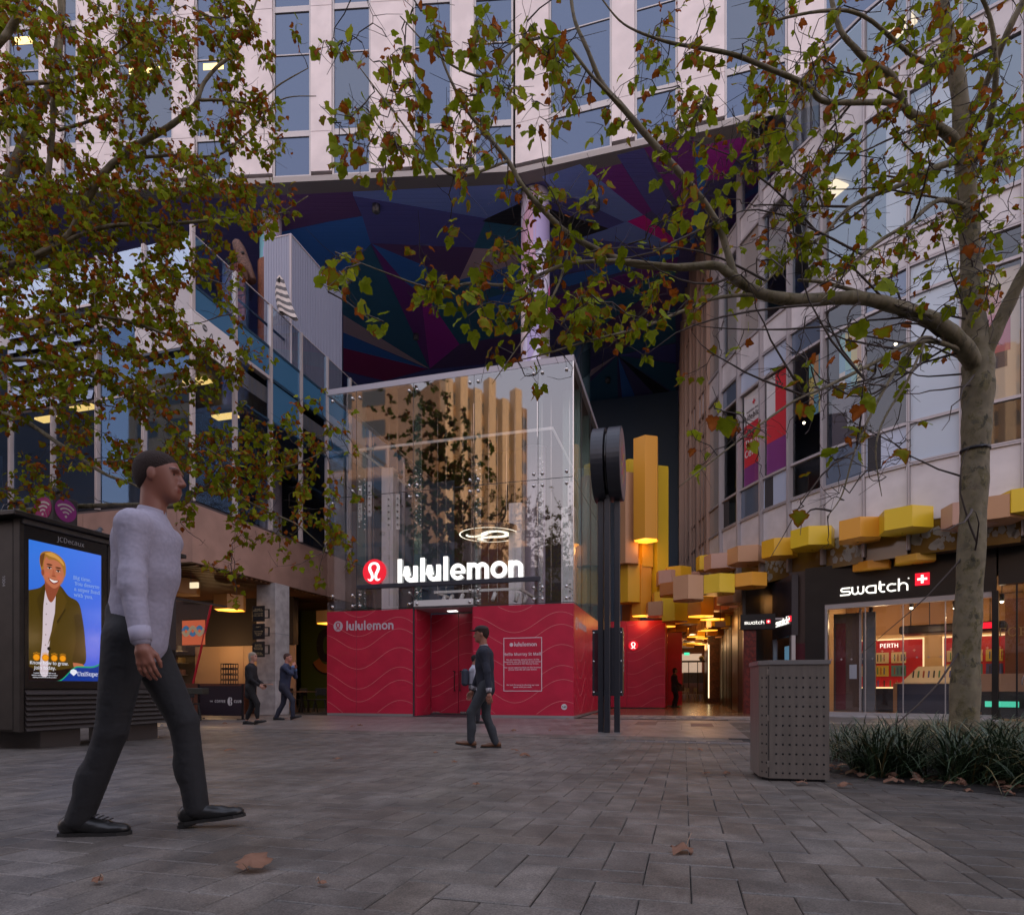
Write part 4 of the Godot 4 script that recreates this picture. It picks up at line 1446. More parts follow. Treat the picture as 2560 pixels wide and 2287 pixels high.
func right_building() -> void:
	var t := thing("curved_office_building", "curved white office building with grey window grid above the watch shop", "building")
	var mull := mt("right_mullion", Color(0.40, 0.37, 0.38), 0.4, 0.25)
	var gap := mt("right_gap", Color(0.03, 0.03, 0.035), 0.5)
	var white := worn(mt("right_white", Color(0.60, 0.57, 0.58), 0.28), "right_smudge", 0.94, 1.0, 0.3)
	var bronze := mt("right_bronze", Color(0.40, 0.27, 0.21), 0.4, 0.3)
	var glass := pane("right_glass", Color(0.75, 0.85, 0.95), 0.09)
	var sky_glass := pane("right_sky_glass", Color(0.50, 0.60, 0.68), 0.30)
	var frost := mt("right_frost", Color(0.40, 0.46, 0.58), 0.15)
	var frost2 := mt("right_frost_dark", Color(0.15, 0.19, 0.26), 0.1, 0.4)
	var pblue := mt("right_paleblue", Color(0.46, 0.54, 0.62), 0.12)
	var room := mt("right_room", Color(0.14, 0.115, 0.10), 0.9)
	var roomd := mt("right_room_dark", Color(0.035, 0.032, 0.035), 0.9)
	var ceil_m := mt("right_ceiling", Color(0.35, 0.33, 0.31), 0.9)
	var tl := lit("right_ceiling_light", Color(1.0, 0.78, 0.42), 0.6)
	var n := CURV.size() - 1
	for i in n:
		var a := i + 0.035
		var b := i + 0.965
		var fins := i >= 12         # the narrow bronze fins down the laneway
		var frame: Material = bronze if fins else mull
		cbox(t, "spandrel", white, a, b, 5.45, 7.03, -0.12, -0.02)
		cbox(t, "spandrel", white, a, b, 12.63, 13.55, -0.12, -0.02)
		cbox(t, "spandrel", white, a, b, 17.45, 18.35, -0.12, -0.02)
		# first floor
		var g1: Material = glass
		if i == 4:
			g1 = pblue
		elif i >= 10 and i % 3 != 1:
			g1 = mt("right_pale_pane", Color(0.30, 0.27, 0.25), 0.12)
		var low := cbox(t, "pane", frost if i in [5, 8] else frost2 if i in [6, 9] else g1, a, b, 7.13, 8.18, -0.06, -0.045)
		if i in [5, 8, 10]:
			cbox(low, "clear_light", roomd, i + 0.62, i + 0.93, 7.16, 8.15, -0.044, -0.04)
		cbox(t, "pane", g1, a, b, 8.26, 11.70, -0.06, -0.045)
		cbox(t, "pane", frost2 if i in [5, 7, 10] else frost if i in [8, 9] else g1, a, b, 11.78, 12.53, -0.06, -0.045)
		for y in [7.03, 12.53]:
			cbox(t, "transom", frame, i, i + 1, y, y + 0.10, -0.10, 0.03)
			cbox(t, "transom_gap", gap, i, i + 1, y + 0.045, y + 0.055, -0.1, 0.032)
		for y in [8.18, 11.70]:
			cbox(t, "transom", frame, a, b, y, y + 0.08, -0.09, 0.02)
		# second floor: tall panes, and the glazed parapet
		var blind: bool = i % 3 != 0
		cbox(t, "pane", mt("right_pale_pane", Color(0.30, 0.27, 0.25), 0.12) if i >= 9 and i % 2 else sky_glass, a, b, 13.65, 17.38, -0.06, -0.045)
		if blind and not fins:
			cbox(t, "roller_blind", mt("right_blind", Color(0.42, 0.41, 0.39), 0.8), i + 0.08, i + (0.55 if i % 2 else 0.9), 13.8 if i % 4 else 15.2, 17.3, -0.2, -0.18)
		cbox(t, "transom", frame, i, i + 1, 13.55, 13.65, -0.10, 0.03)
		cbox(t, "transom", frame, i, i + 1, 17.38, 17.46, -0.10, 0.03)
		cbox(t, "transom", frame, i, i + 1, 18.35, 18.43, -0.10, 0.03)
		cbox(t, "pane", sky_glass, a, b, 18.43, 20.6, -0.06, -0.045)
		cbox(t, "top_rail", frame, i, i + 1, 20.6, 20.68, -0.09, 0.0)
		for k in 2:
			cbox(t, "mullion", frame, i - 0.030 + 0.036 * k, i - 0.002 + 0.036 * k, 4.7 if not fins else 3.4, 20.64, -0.10, 0.05 if i < 7 else 0.11)
		cbox(t, "mullion_gap", gap, i - 0.004, i + 0.008, 4.72 if not fins else 3.42, 20.62, -0.10, 0.02)
		if fins:
			for f in [0.33, 0.66]:
				cbox(t, "bronze_fin", bronze, i + f - 0.02, i + f + 0.02, 3.4, 20.5, -0.08, 0.05)
		# rooms behind
		for lv in [[7.0, 12.55], [13.6, 17.4], [18.4, 20.6]]:
			cbox(t, "room_ceiling", ceil_m, i, i + 1, lv[1] - 0.02, lv[1] + 0.03, -4.2, -0.14)
			cbox(t, "room_floor", roomd, i, i + 1, lv[0] - 0.04, lv[0] + 0.0, -4.2, -0.14)
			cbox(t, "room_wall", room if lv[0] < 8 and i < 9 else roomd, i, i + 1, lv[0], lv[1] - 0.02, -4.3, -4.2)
		if i in [2, 4, 7]:
			cbox(t, "ceiling_light", tl, i + 0.3, i + 0.8, 17.28, 17.34, -1.6, -1.0)
		if i in [1, 3, 5]:
			cbox(t, "ceiling_light", tl, i + 0.2, i + 0.9, 20.45, 20.52, -1.4, -1.0)
	# dark closing wall behind the rooms so that they do not see through
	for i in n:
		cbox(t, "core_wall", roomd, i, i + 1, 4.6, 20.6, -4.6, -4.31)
	# small downlights inside the first floor
	for q in [[9.3, 9.0], [8.25, 9.9], [5.6, 11.0], [9.7, 10.4]]:
		var st := mb(true)
		ball(st, cpt(q[0], -0.9) + Vector3(0, q[1], 0), 0.045, 8)
		part(t, "downlight", st, lit("right_downlight", Color(1.0, 0.86, 0.6), 4.0))
	# hanging glass edge below the spandrels, with a print of pale flakes
	var sk := mt("skirt_glass", Color(0.17, 0.095, 0.015), 0.12)
	var fl := mt("flake_pale", Color(0.30, 0.29, 0.25), 0.3)
	for i in range(0, 12):
		cbox(t, "glass_skirt", sk, i + 0.04, i + 0.96, 4.55, 5.44, -0.07, -0.05)
		if i in [3, 4, 6, 8, 10, 2]:
			var st := mb()
			for k in 26:
				var c := i + 0.1 + rng.randf() * 0.8
				var y := 4.65 + rng.randf() * 0.7
				var r := rnd(0.05, 0.12)
				var p0 := cpt(c, -0.045) + Vector3(0, y, 0)
				var ax := (cpt(c + 0.02, -0.045) - cpt(c, -0.045)).normalized()
				var sides := 5
				for s in sides:
					var t0 := TAU * s / sides + k
					var t1 := TAU * (s + 1) / sides + k
					tri(st, p0, p0 - ax * cos(t0) * r + Vector3(0, sin(t0) * r * 1.3, 0), p0 - ax * cos(t1) * r + Vector3(0, sin(t1) * r * 1.3, 0))
			tag(part(t, "flake_print", st, fl), "", "", "", "stuff")
	cbox(t, "underside", mt("right_under", Color(0.09, 0.055, 0.03), 0.6), 0, 1, 4.6, 4.7, -4.3, -0.12)
	for i in range(1, n):
		cbox(t, "underside", mt("right_under"), i, i + 1, 4.6, 4.7, -4.3, -0.12)
	# posters and banners behind the glass
	var ps := thing("window_banner", "white and red blood donor banner behind a first floor window", "banner")
	var wht := mt("banner_white", Color(0.62, 0.60, 0.60), 0.6)
	var rd := mt("banner_red", Color(0.55, 0.02, 0.03), 0.6)
	var pu := mt("banner_purple", Color(0.20, 0.03, 0.18), 0.6)
	cbox(ps, "upper_sheet", wht, 9.06, 9.9, 10.55, 11.65, -0.12, -0.11)
	cbox(ps, "lower_sheet", rd, 9.06, 9.9, 8.4, 10.55, -0.12, -0.11)
	cbox(ps, "purple_foot", pu, 9.06, 9.9, 8.28, 9.0, -0.109, -0.105)
	var dirv := (cpt(9.06, -0.1) - cpt(9.9, -0.1)).normalized()
	var yaw := atan2(-dirv.z, dirv.x)
	var ink := mt("ink", Color(0.05, 0.05, 0.05), 0.6)
	text(ps, "lettering", "Lifeblood", 0.27, ink, cpt(9.42, -0.10) + Vector3(0, 10.78, 0), yaw, font_b)
	text(ps, "lettering", "Australian Red Cross", 0.11, ink, cpt(9.42, -0.10) + Vector3(0, 11.0, 0), yaw)
	text(ps, "lettering", "Donor", 0.36, wht, cpt(9.45, -0.10) + Vector3(0, 9.85, 0), yaw, font_b)
	text(ps, "lettering", "Centre", 0.36, wht, cpt(9.45, -0.10) + Vector3(0, 9.48, 0), yaw, font_b)
	var crs := mb()
	bx(crs, -0.03, -0.09, 0, 0.03, 0.09, 0.004)
	bx(crs, -0.09, -0.03, 0.0005, 0.09, 0.03, 0.0045)
	var cr := part(ps, "red_cross", crs, rd)
	cr.position = cpt(9.45, -0.10) + Vector3(0, 11.25, 0)
	cr.rotation.y = yaw
	var ps2 := thing("window_banner", "red and purple banner with white curve behind a first floor window", "banner")
	cbox(ps2, "red_sheet", rd, 8.06, 8.92, 9.4, 11.65, -0.12, -0.11)
	cbox(ps2, "purple_sheet", pu, 8.06, 8.92, 8.3, 9.4, -0.12, -0.11)
	cbox(ps2, "white_corner", wht, 8.6, 8.92, 10.3, 11.66, -0.109, -0.105)
	var ps3 := thing("window_poster", "yellow and blue poster in the window right of the red banner", "poster")
	var cols := [Color(0.45, 0.38, 0.10), Color(0.10, 0.26, 0.34), Color(0.42, 0.24, 0.10), Color(0.14, 0.34, 0.30), Color(0.40, 0.36, 0.30)]
	for k in 9:
		cbox(ps3, "print_patch", mt("poster_%d" % (k % 5), cols[k % 5], 0.6), 7.1 + 0.14 * (k % 3), 7.24 + 0.14 * (k % 3), 9.6 + 0.62 * (k / 3), 10.2 + 0.62 * (k / 3), -0.16, -0.15)
	var ps4 := thing("window_poster", "pale yellow poster in the wide window with a dark box below", "poster")
	for k in 12:
		cbox(ps4, "print_patch", mt("poster_%d" % ((k * 3) % 5)), 6.08 + 0.15 * (k % 4), 6.23 + 0.15 * (k % 4), 9.9 + 0.58 * (k / 4), 10.48 + 0.58 * (k / 4), -0.16, -0.15)
	cbox(ps4, "dark_box", mt("poster_dark", Color(0.05, 0.035, 0.04), 0.7), 6.1, 6.9, 8.3, 9.8, -0.3, -0.2)
	var ps5 := thing("window_poster", "beige poster of a person in red behind the wide window near the trunk", "poster")
	cbox(ps5, "print_sheet", mt("poster_beige", Color(0.42, 0.34, 0.24), 0.6), 3.05, 3.95, 8.3, 11.6, -0.12, -0.11)
	cbox(ps5, "print_patch", mt("poster_skin", Color(0.36, 0.17, 0.13), 0.6), 3.35, 3.62, 10.5, 11.2, -0.109, -0.106)
	cbox(ps5, "print_patch", mt("poster_redtop", Color(0.30, 0.06, 0.08), 0.6), 3.2, 3.8, 9.5, 10.5, -0.109, -0.105)
	cbox(ps5, "print_patch", mt("poster_dark"), 3.25, 3.8, 9.1, 9.5, -0.109, -0.104)
	var ps6 := thing("window_poster", "beige patterned panel behind the window left of the trunk", "poster")
	cbox(ps6, "print_sheet", mt("poster_tan", Color(0.36, 0.29, 0.20), 0.6), 2.05, 2.95, 8.9, 11.6, -0.12, -0.11)
	var ch := thing("red_chair", "small red chair seen behind the low window pane", "chair", cpt(5.35, -0.6) + Vector3(0, 7.02, 0), 0.5)
	boxed(ch, "seat", mt("chair_red", Color(0.45, 0.015, 0.04), 0.6), -0.25, 0.42, -0.22, 0.25, 0.48, 0.22, 0.02)
	boxed(ch, "backrest", mt("chair_red"), -0.25, 0.48, -0.24, 0.25, 0.95, -0.19, 0.02)
	for sx in [-0.21, 0.21]:
		for sz in [-0.2, 0.2]:
			boxed(ch, "leg", mt("chair_leg", Color(0.5, 0.5, 0.5), 0.3, 0.8), sx - 0.012, 0.0, sz - 0.012, sx + 0.012, 0.42, sz + 0.012)

# ---------- hexagonal boxes: canopy rim, laneway ceiling and the tall hanging prisms ----------
func hexbox(called: String, label: String, at: Vector3, r: float, h: float, turn: float, c: String, group: String, stretch := 1.0, glow := false) -> Node3D:
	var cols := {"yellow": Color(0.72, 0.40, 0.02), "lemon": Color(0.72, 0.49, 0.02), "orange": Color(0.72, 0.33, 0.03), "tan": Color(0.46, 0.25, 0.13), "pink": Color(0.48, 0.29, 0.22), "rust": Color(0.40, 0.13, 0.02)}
	var o := thing(called, label, "hexagonal box", at, turn, group)
	var m := mt("hex_" + c, cols[c], 0.32)
	var st := mb()
	var poly := disc2(Vector2.ZERO, r * stretch, r, 6)
	slab(st, poly, 0.0, h)
	part(o, "shell", st, m)
	var lip := mb()
	var low := disc2(Vector2.ZERO, r * stretch * 0.94, r * 0.94, 6)
	slab(lip, low, -0.006, -0.001)
	part(o, "glowing_lamp_base" if glow else "base_panel", lip, lit("hex_glow_light", Color(1.0, 0.38, 0.03), 0.7) if glow else m)
	if h < 1.0:
		var sc := mb(true)
		cyl(sc, Vector3(0.1, -0.012, 0.1), Vector3(0.1, -0.006, 0.1), 0.03, 8)
		part(o, "fixing", sc, mt("fixing_dark", Color(0.06, 0.05, 0.04), 0.5))
	return o

func canopies() -> void:
	var grp := "hexagonal boxes around the canopy"
	# [sight u, height of the base, radius, colour, words]
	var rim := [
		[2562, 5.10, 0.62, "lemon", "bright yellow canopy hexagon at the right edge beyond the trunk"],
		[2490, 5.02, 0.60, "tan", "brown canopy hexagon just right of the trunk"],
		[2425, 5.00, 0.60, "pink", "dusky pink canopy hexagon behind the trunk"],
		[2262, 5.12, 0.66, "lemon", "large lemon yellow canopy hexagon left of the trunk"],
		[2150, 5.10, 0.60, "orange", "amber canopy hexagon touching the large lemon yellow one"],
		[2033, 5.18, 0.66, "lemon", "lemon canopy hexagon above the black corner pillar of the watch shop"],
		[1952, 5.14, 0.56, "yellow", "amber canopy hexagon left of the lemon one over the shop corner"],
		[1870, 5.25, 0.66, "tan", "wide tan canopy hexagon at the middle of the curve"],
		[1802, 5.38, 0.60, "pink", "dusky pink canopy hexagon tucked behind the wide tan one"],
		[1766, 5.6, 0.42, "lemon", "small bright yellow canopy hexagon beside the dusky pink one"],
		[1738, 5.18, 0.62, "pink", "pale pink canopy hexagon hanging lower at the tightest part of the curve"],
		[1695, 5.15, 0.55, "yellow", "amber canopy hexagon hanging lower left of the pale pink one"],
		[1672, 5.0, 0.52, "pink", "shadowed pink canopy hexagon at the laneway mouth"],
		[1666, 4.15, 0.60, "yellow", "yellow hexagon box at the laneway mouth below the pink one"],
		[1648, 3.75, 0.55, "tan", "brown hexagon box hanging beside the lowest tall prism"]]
	for q in rim:
		# outside the curved wall, on that sight line
		var best := 0.0
		var k := (float(q[0]) - 1280.0) / FPX
		for s in 220:
			var i := s * 0.08
			var p := cpt(i, 0.42)
			if absf(p.x / -p.z - k) < absf(cpt(best, 0.42).x / -cpt(best, 0.42).z - k) and i < 13.5:
				best = i
		var at := cpt(best, 0.42)
		if q[0] < 1700:
			at = Vector3(k * 25.2, 0, -25.2)
		var dirv := cpt(best + 0.3, 0.4) - cpt(best - 0.3, 0.4)
		at.y = q[1]
		hexbox("canopy_hexagon", q[4], at, q[2], 0.56, atan2(-dirv.z, dirv.x), q[3], grp)
	# the tall prisms hanging beside the red shop
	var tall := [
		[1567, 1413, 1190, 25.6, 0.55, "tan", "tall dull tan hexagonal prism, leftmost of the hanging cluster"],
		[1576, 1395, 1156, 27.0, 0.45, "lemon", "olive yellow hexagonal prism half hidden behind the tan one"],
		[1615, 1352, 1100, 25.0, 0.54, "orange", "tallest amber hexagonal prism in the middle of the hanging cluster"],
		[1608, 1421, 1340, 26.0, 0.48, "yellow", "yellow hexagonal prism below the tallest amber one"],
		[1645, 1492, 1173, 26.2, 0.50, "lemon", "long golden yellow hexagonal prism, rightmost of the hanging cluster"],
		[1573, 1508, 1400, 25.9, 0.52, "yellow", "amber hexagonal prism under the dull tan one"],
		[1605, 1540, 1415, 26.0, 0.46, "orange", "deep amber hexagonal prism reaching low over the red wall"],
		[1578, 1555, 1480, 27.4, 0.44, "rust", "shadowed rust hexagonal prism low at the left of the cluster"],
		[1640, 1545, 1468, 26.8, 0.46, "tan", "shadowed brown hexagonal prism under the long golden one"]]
	for q in tall:
		var at := pt(q[0], q[1], q[3])
		var h: float = (q[1] - q[2]) / FPX * q[3]
		hexbox("hanging_prism", q[6], at, q[4], h, 0.52 + YAW, q[5], "tall hanging hexagonal prisms", 1.0, q[0] in [1615, 1605, 1578])
	lamp_omni("prism_bulb", pt(1612, 1366, 25.0), Color(1.0, 0.5, 0.15), 0.14, 0.25)
	lamp_omni("prism_bulb", pt(1604, 1552, 25.9), Color(1.0, 0.5, 0.15), 0.2, 0.25)
	# under the building and along the laneway ceiling
	var names := ["yellow", "orange", "tan", "rust", "lemon"]
	var n := 0
	for r in 17:
		for c in 4:
			var b := -4.2 - r * 1.28
			var a := 2.2 + c * 0.98 + (0.49 if r % 2 else 0.0)
			if a > 5.6 or (b > -9.3 and a < 2.4): continue
			var y := 4.05 - 0.18 * float((r * 5 + c * 3) % 4) + (0.3 if r < 3 else 0.0)
			var glow := (r + c) % 2 == 0 and r > 0
			var col: String = names[(r * 3 + c * 2) % 5]
			var o := hexbox("ceiling_hexagon", "%s hexagonal box on the laneway ceiling, %s row from its mouth, %s" % ["glowing amber" if glow else "amber" if col == "orange" else col, ["first", "second", "third", "fourth", "fifth", "sixth", "seventh", "eighth", "ninth", "tenth", "eleventh", "twelfth", "thirteenth", "fourteenth", "fifteenth", "sixteenth", "seventeenth"][r], ["left end", "left of centre", "right of centre", "right end"][c]], loc(a, y, b), 0.56, 4.6 - y, YAW + 0.52, col, "hexagonal boxes on the laneway ceiling", 1.0, glow)
			n += 1
			if glow and r % 3 == 1 and c % 2 == 0:
				lamp_omni("laneway_bulb", loc(a, y - 0.15, b), Color(1.0, 0.5, 0.17), 0.28, 0.25)
	# the row of hexagons right under the curved wall's edge
	var j := 0
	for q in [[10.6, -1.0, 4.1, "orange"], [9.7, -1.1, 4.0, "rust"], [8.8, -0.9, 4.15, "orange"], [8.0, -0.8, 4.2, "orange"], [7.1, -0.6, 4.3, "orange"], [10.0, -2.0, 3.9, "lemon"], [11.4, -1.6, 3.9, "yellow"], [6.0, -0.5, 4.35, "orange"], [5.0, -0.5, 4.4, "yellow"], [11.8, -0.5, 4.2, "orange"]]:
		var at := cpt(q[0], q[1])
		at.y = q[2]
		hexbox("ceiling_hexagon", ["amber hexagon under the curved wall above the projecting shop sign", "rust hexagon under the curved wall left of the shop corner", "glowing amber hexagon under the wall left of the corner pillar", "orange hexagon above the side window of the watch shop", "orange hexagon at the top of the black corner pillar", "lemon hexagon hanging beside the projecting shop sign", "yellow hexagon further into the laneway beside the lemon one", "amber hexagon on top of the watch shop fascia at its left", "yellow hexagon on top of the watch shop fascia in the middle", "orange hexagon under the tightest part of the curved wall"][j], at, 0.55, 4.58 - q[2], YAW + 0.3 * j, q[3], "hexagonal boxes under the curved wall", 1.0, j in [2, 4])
		j += 1
	lamp_omni("canopy_bulb", cpt(8.6, -0.9) + Vector3(0, 3.95, 0), Color(1.0, 0.5, 0.17), 0.35, 0.25)

# ---------- the watch shop ----------
func thin_word(st: SurfaceTool, x: float, y: float, u: float, z0: float, z1: float) -> float:   # light rounded lower case, u the x-height
	var w := 0.17
	var pen := [x]
	var t := func(pts: Array) -> void:
		var q := []
		for p in pts: q.append(Vector2(pen[0], y) + p * u)
		ribbon(st, q, w * u, z0, z1)
	for ch in "swatch":
		match ch:
			"s":
				t.call([Vector2(1.18, 0.915), Vector2(0.38, 0.915)] + arc(Vector2(0.38, 0.71), 0.21, 0.205, 100, 260, 8) + [Vector2(0.85, 0.505)] + arc(Vector2(0.95, 0.295), 0.21, 0.21, 80, -80, 8) + [Vector2(0.9, 0.085), Vector2(0.05, 0.085)])
				pen[0] += 1.30 * u
			"w":
				t.call([Vector2(0.1, 1.0), Vector2(0.1, 0.45)] + arc(Vector2(0.42, 0.42), 0.32, 0.335, 180, 300, 8) + [Vector2(0.72, 0.3)])
				t.call([Vector2(0.72, 1.0), Vector2(0.72, 0.4)] + arc(Vector2(1.02, 0.42), 0.3, 0.335, 180, 360, 10) + [Vector2(1.32, 1.0)])
				pen[0] += 1.52 * u
			"a":
				t.call([Vector2(1.1, 0.0), Vector2(1.1, 0.915), Vector2(0.55, 0.915)] + arc(Vector2(0.52, 0.5), 0.42, 0.415, 95, 265, 12) + [Vector2(0.55, 0.085), Vector2(1.1, 0.085)])
				pen[0] += 1.36 * u
			"t":
				t.call([Vector2(0.2, 1.38), Vector2(0.2, 0.40)] + arc(Vector2(0.52, 0.40), 0.32, 0.315, 180, 270, 6) + [Vector2(0.72, 0.085)])
				t.call([Vector2(0.2, 0.915), Vector2(0.72, 0.915)])
				pen[0] += 0.88 * u
			"c":
				t.call([Vector2(0.98, 0.87)] + arc(Vector2(0.54, 0.5), 0.44, 0.42, 62, 298, 16) + [Vector2(0.98, 0.13)])
				pen[0] += 1.15 * u
			"h":
				t.call([Vector2(0.12, 0), Vector2(0.12, 1.48)])
				t.call([Vector2(0.12, 0.5)] + arc(Vector2(0.55, 0.5), 0.43, 0.42, 180, 0, 12) + [Vector2(0.98, 0)])
				pen[0] += 1.10 * u
	ribbon(st, [Vector2(pen[0], y) + Vector2(0.06, 1.4) * u] + arc(Vector2(pen[0], y) + Vector2(0.0, 1.4) * u, 0.06 * u, 0.06 * u, 0, 350, 10), 0.03 * u, z0, z1)
	return pen[0]

func cross_flag(parent: Node3D, x: float, y: float, s: float, z: float) -> void:
	boxed(parent, "sign_flag", lit("flag_red_light", Color(0.85, 0.01, 0.03), 0.6), x, y, z - 0.02, x + s, y + s, z + 0.02)
	var st := mb()
	bx(st, x + s * 0.41, y + s * 0.16, z + 0.02, x + s * 0.59, y + s * 0.84, z + 0.028)
	bx(st, x + s * 0.16, y + s * 0.41, z + 0.02, x + s * 0.84, y + s * 0.59, z + 0.0275)
	part(parent, "sign_cross", st, lit("swatch_white_light", Color(1.0, 0.97, 0.88), 0.75))

func watch_shop() -> void:
	var t := thing("watch_shop", "watch shop with black fascia, sliding glass front and warm red interior", "shop", SHOP, SHOPYAW)
	var black := worn(mt("fascia_black", Color(0.018, 0.015, 0.013), 0.3), "fascia_sheen", 0.85, 1.0, 0.3)
	var brown := mt("pillar_brown", Color(0.045, 0.026, 0.02), 0.4)
	var alu := mt("shop_alu", Color(0.42, 0.40, 0.40), 0.35, 0.5)
	var glass := pane("shop_glass", Color(0.95, 0.97, 1.0), 0.10)
	var navy := mt("counter_navy", Color(0.02, 0.024, 0.05), 0.45)
	var red := mt("display_red", Color(0.45, 0.008, 0.02), 0.5)
	var cream := mt("display_cream", Color(0.62, 0.46, 0.26), 0.6)
	var warmw := mt("shop_wall", Color(0.50, 0.33, 0.18), 0.8)
	boxed(t, "fascia", black, -0.62, 3.46, -0.25, 4.16, 4.64, 0.05)
	boxed(t, "corner_pillar", black, -0.62, 0.0, -0.5, -0.06, 3.46, 0.05)
	boxed(t, "corner_pillar", brown, -1.15, 0.0, -0.9, -0.621, 4.6, -0.1)
	boxed(t, "pillar_panel", mt("panel_maroon", Color(0.07, 0.008, 0.014), 0.3), -1.10, 1.0, -0.1, -0.66, 2.3, -0.09)
	boxed(t, "right_pillar", black, 4.06, 0.0, -0.3, 4.2, 3.46, 0.06)
	boxed(t, "head_rail", alu, -0.06, 3.30, -0.12, 4.06, 3.46, 0.02)
	boxed(t, "sill_rail", alu, -0.06, 0.0, -0.14, 4.06, 0.14, 0.03)
	boxed(t, "step", mt("shop_step", Color(0.30, 0.29, 0.29), 0.6), -0.1, -0.02, 0.03, 4.3, 0.03, 0.5)
	var xs := [0.0, 1.05, 2.02, 3.03, 4.06]
	for i in 4:
		boxed(t, "glass_door", glass, xs[i] + 0.01, 0.14, -0.04 - 0.03 * (i % 2), xs[i + 1] - 0.01, 3.30, -0.025 - 0.03 * (i % 2))
		boxed(t, "door_edge", alu, xs[i] - 0.012, 0.14, -0.07, xs[i] + 0.012, 3.30, -0.01)
	boxed(t, "jamb", alu, -0.06, 0.14, -0.12, 0.0, 3.3, 0.0)
	boxed(t, "door_edge", alu, 0.80, 0.14, -0.5, 0.86, 3.3, -0.44)
	boxed(t, "door_screen", mt("screen_brown", Color(0.10, 0.06, 0.045), 0.4), 0.05, 0.14, -0.62, 0.8, 3.2, -0.58)
	boxed(t, "door_panel", mt("panel_red_dark", Color(0.12, 0.01, 0.015), 0.4), 0.12, 0.2, -0.575, 0.40, 2.9, -0.56)
	boxed(t, "door_notice", mt("notice_grey", Color(0.34, 0.36, 0.40), 0.5), 0.62, 1.15, -0.035, 0.82, 1.58, -0.028)
	boxed(t, "inner_post", mt("post_grey", Color(0.10, 0.105, 0.115), 0.4), 0.86, 0.14, -0.75, 1.2, 3.2, -0.6)
	var crossm := mt("decal_grey", Color(0.32, 0.28, 0.28), 0.5)
	for k in 14:
		var st := mb()
		var x := 0.12 + k * 0.28
		bx(st, x - 0.03, 1.735, -0.024, x + 0.03, 1.755, -0.022)
		bx(st, x - 0.01, 1.715, -0.0242, x + 0.01, 1.775, -0.0215)
		part(t, "cross_decal", st, crossm)
	# the room
	boxed(t, "floor", mt("shop_floor", Color(0.34, 0.20, 0.10), 0.35), -0.4, -0.03, -4.6, 8.0, 0.02, -0.15)
	boxed(t, "ceiling", mt("shop_ceiling", Color(0.20, 0.11, 0.05), 0.8), -0.5, 3.9, -4.7, 8.0, 4.0, -0.25)
	boxed(t, "back_wall", warmw, -0.5, 0.0, -4.5, 8.0, 3.9, -4.4)
	boxed(t, "side_wall", warmw, -0.55, 0.0, -4.4, -0.45, 3.9, -0.9)
	boxed(t, "back_wall_upper", mt("shop_bulkhead", Color(0.28, 0.15, 0.07), 0.8), -0.44, 2.75, -4.399, 7.9, 3.88, -4.36)
	# three red display bays with framed cards
	var bays := [[-0.1, 1.95], [2.55, 4.6], [5.0, 6.6]]
	var pal := [Color(0.62, 0.50, 0.30), Color(0.50, 0.36, 0.06), Color(0.08, 0.20, 0.22), Color(0.05, 0.06, 0.20), Color(0.55, 0.45, 0.28)]
	var kk := 0
	for bay in bays:
		var x0: float = bay[0]
		var x1: float = bay[1]
		var d := boxed(t, "display_wall", red, x0, 0.9, -4.36, x1, 2.55, -4.30)
		for q in [[x0 - 0.04, 0.9, x0, 2.6], [x1, 0.9, x1 + 0.04, 2.6], [x0 - 0.04, 2.55, x1 + 0.04, 2.6]]:
			boxed(d, "frame", lit("bay_frame_light", Color(1.0, 0.72, 0.40), 0.5), q[0], q[1], -4.35, q[2], q[3], -4.27)
		var n := int((x1 - x0) / 0.52)
		for r in 2:
			for c in n:
				var xx := x0 + 0.08 + c * 0.52
				var yy := 1.28 + r * 0.46
				var cd := boxed(d, "display_card", mt("card_%d" % (kk % 5), pal[kk % 5], 0.6), xx, yy, -4.30, xx + 0.44, yy + 0.38, -4.27)
				for w in 2 + kk % 3:
					var wx := xx + 0.09 + w * 0.1
					boxed(cd, "watch", mt("watch_%d" % ((kk + w) % 4), [Color(0.02, 0.02, 0.02), Color(0.05, 0.15, 0.06), Color(0.30, 0.05, 0.02), Color(0.04, 0.06, 0.2)][(kk + w) % 4], 0.4), wx, yy + 0.07, -4.27, wx + 0.03, yy + 0.31, -4.255)
				kk += 1
		boxed(t, "lit_shelf", lit("shelf_light", Color(1.0, 0.72, 0.34), 0.8), x0, 0.86, -4.3, x1, 0.9, -3.9)
		for w in 9:
			var wx := x0 + 0.15 + w * 0.19
			if wx < x1: boxed(t, "watch", mt("watch_%d" % (w % 4)), wx, 0.91, -4.22, wx + 0.03, 1.14, -4.12)
		boxed(t, "low_cabinet", navy, x0, 0.1, -4.35, x1, 0.855, -3.88)
	for q in bays:
		var st := mb()
		for k in 6:
			var x: float = q[0] + 0.2 + k * 0.32
			if x > q[1] - 0.1: continue
			bx(st, x - 0.04, 2.16, -4.299, x + 0.04, 2.185, -4.292)
			bx(st, x - 0.0125, 2.13, -4.2985, x + 0.0125, 2.21, -4.2915)
		part(t, "cross_print", st, mt("cross_print", Color(0.55, 0.30, 0.28), 0.6))
	text(t, "sign_lettering", "PERTH", 0.2, lit("swatch_white_light", Color(1.0, 0.97, 0.88), 0.75), Vector3(0.95, 2.36, -4.28), 0, font_r)
	# counters, display stand, ring lamp, ceiling tracks
	var ct := thing("shop_counter", "dark navy counter with wooden edge in the middle of the watch shop", "counter", shop(2.35, 0.02, -2.1), SHOPYAW)
	boxed(ct, "body", navy, -0.75, 0.0, -0.35, 0.95, 0.98, 0.35, 0.01)
	boxed(ct, "end_panel", mt("counter_wood", Color(0.30, 0.15, 0.06), 0.5), -0.86, 0.0, -0.36, -0.755, 1.0, 0.36)
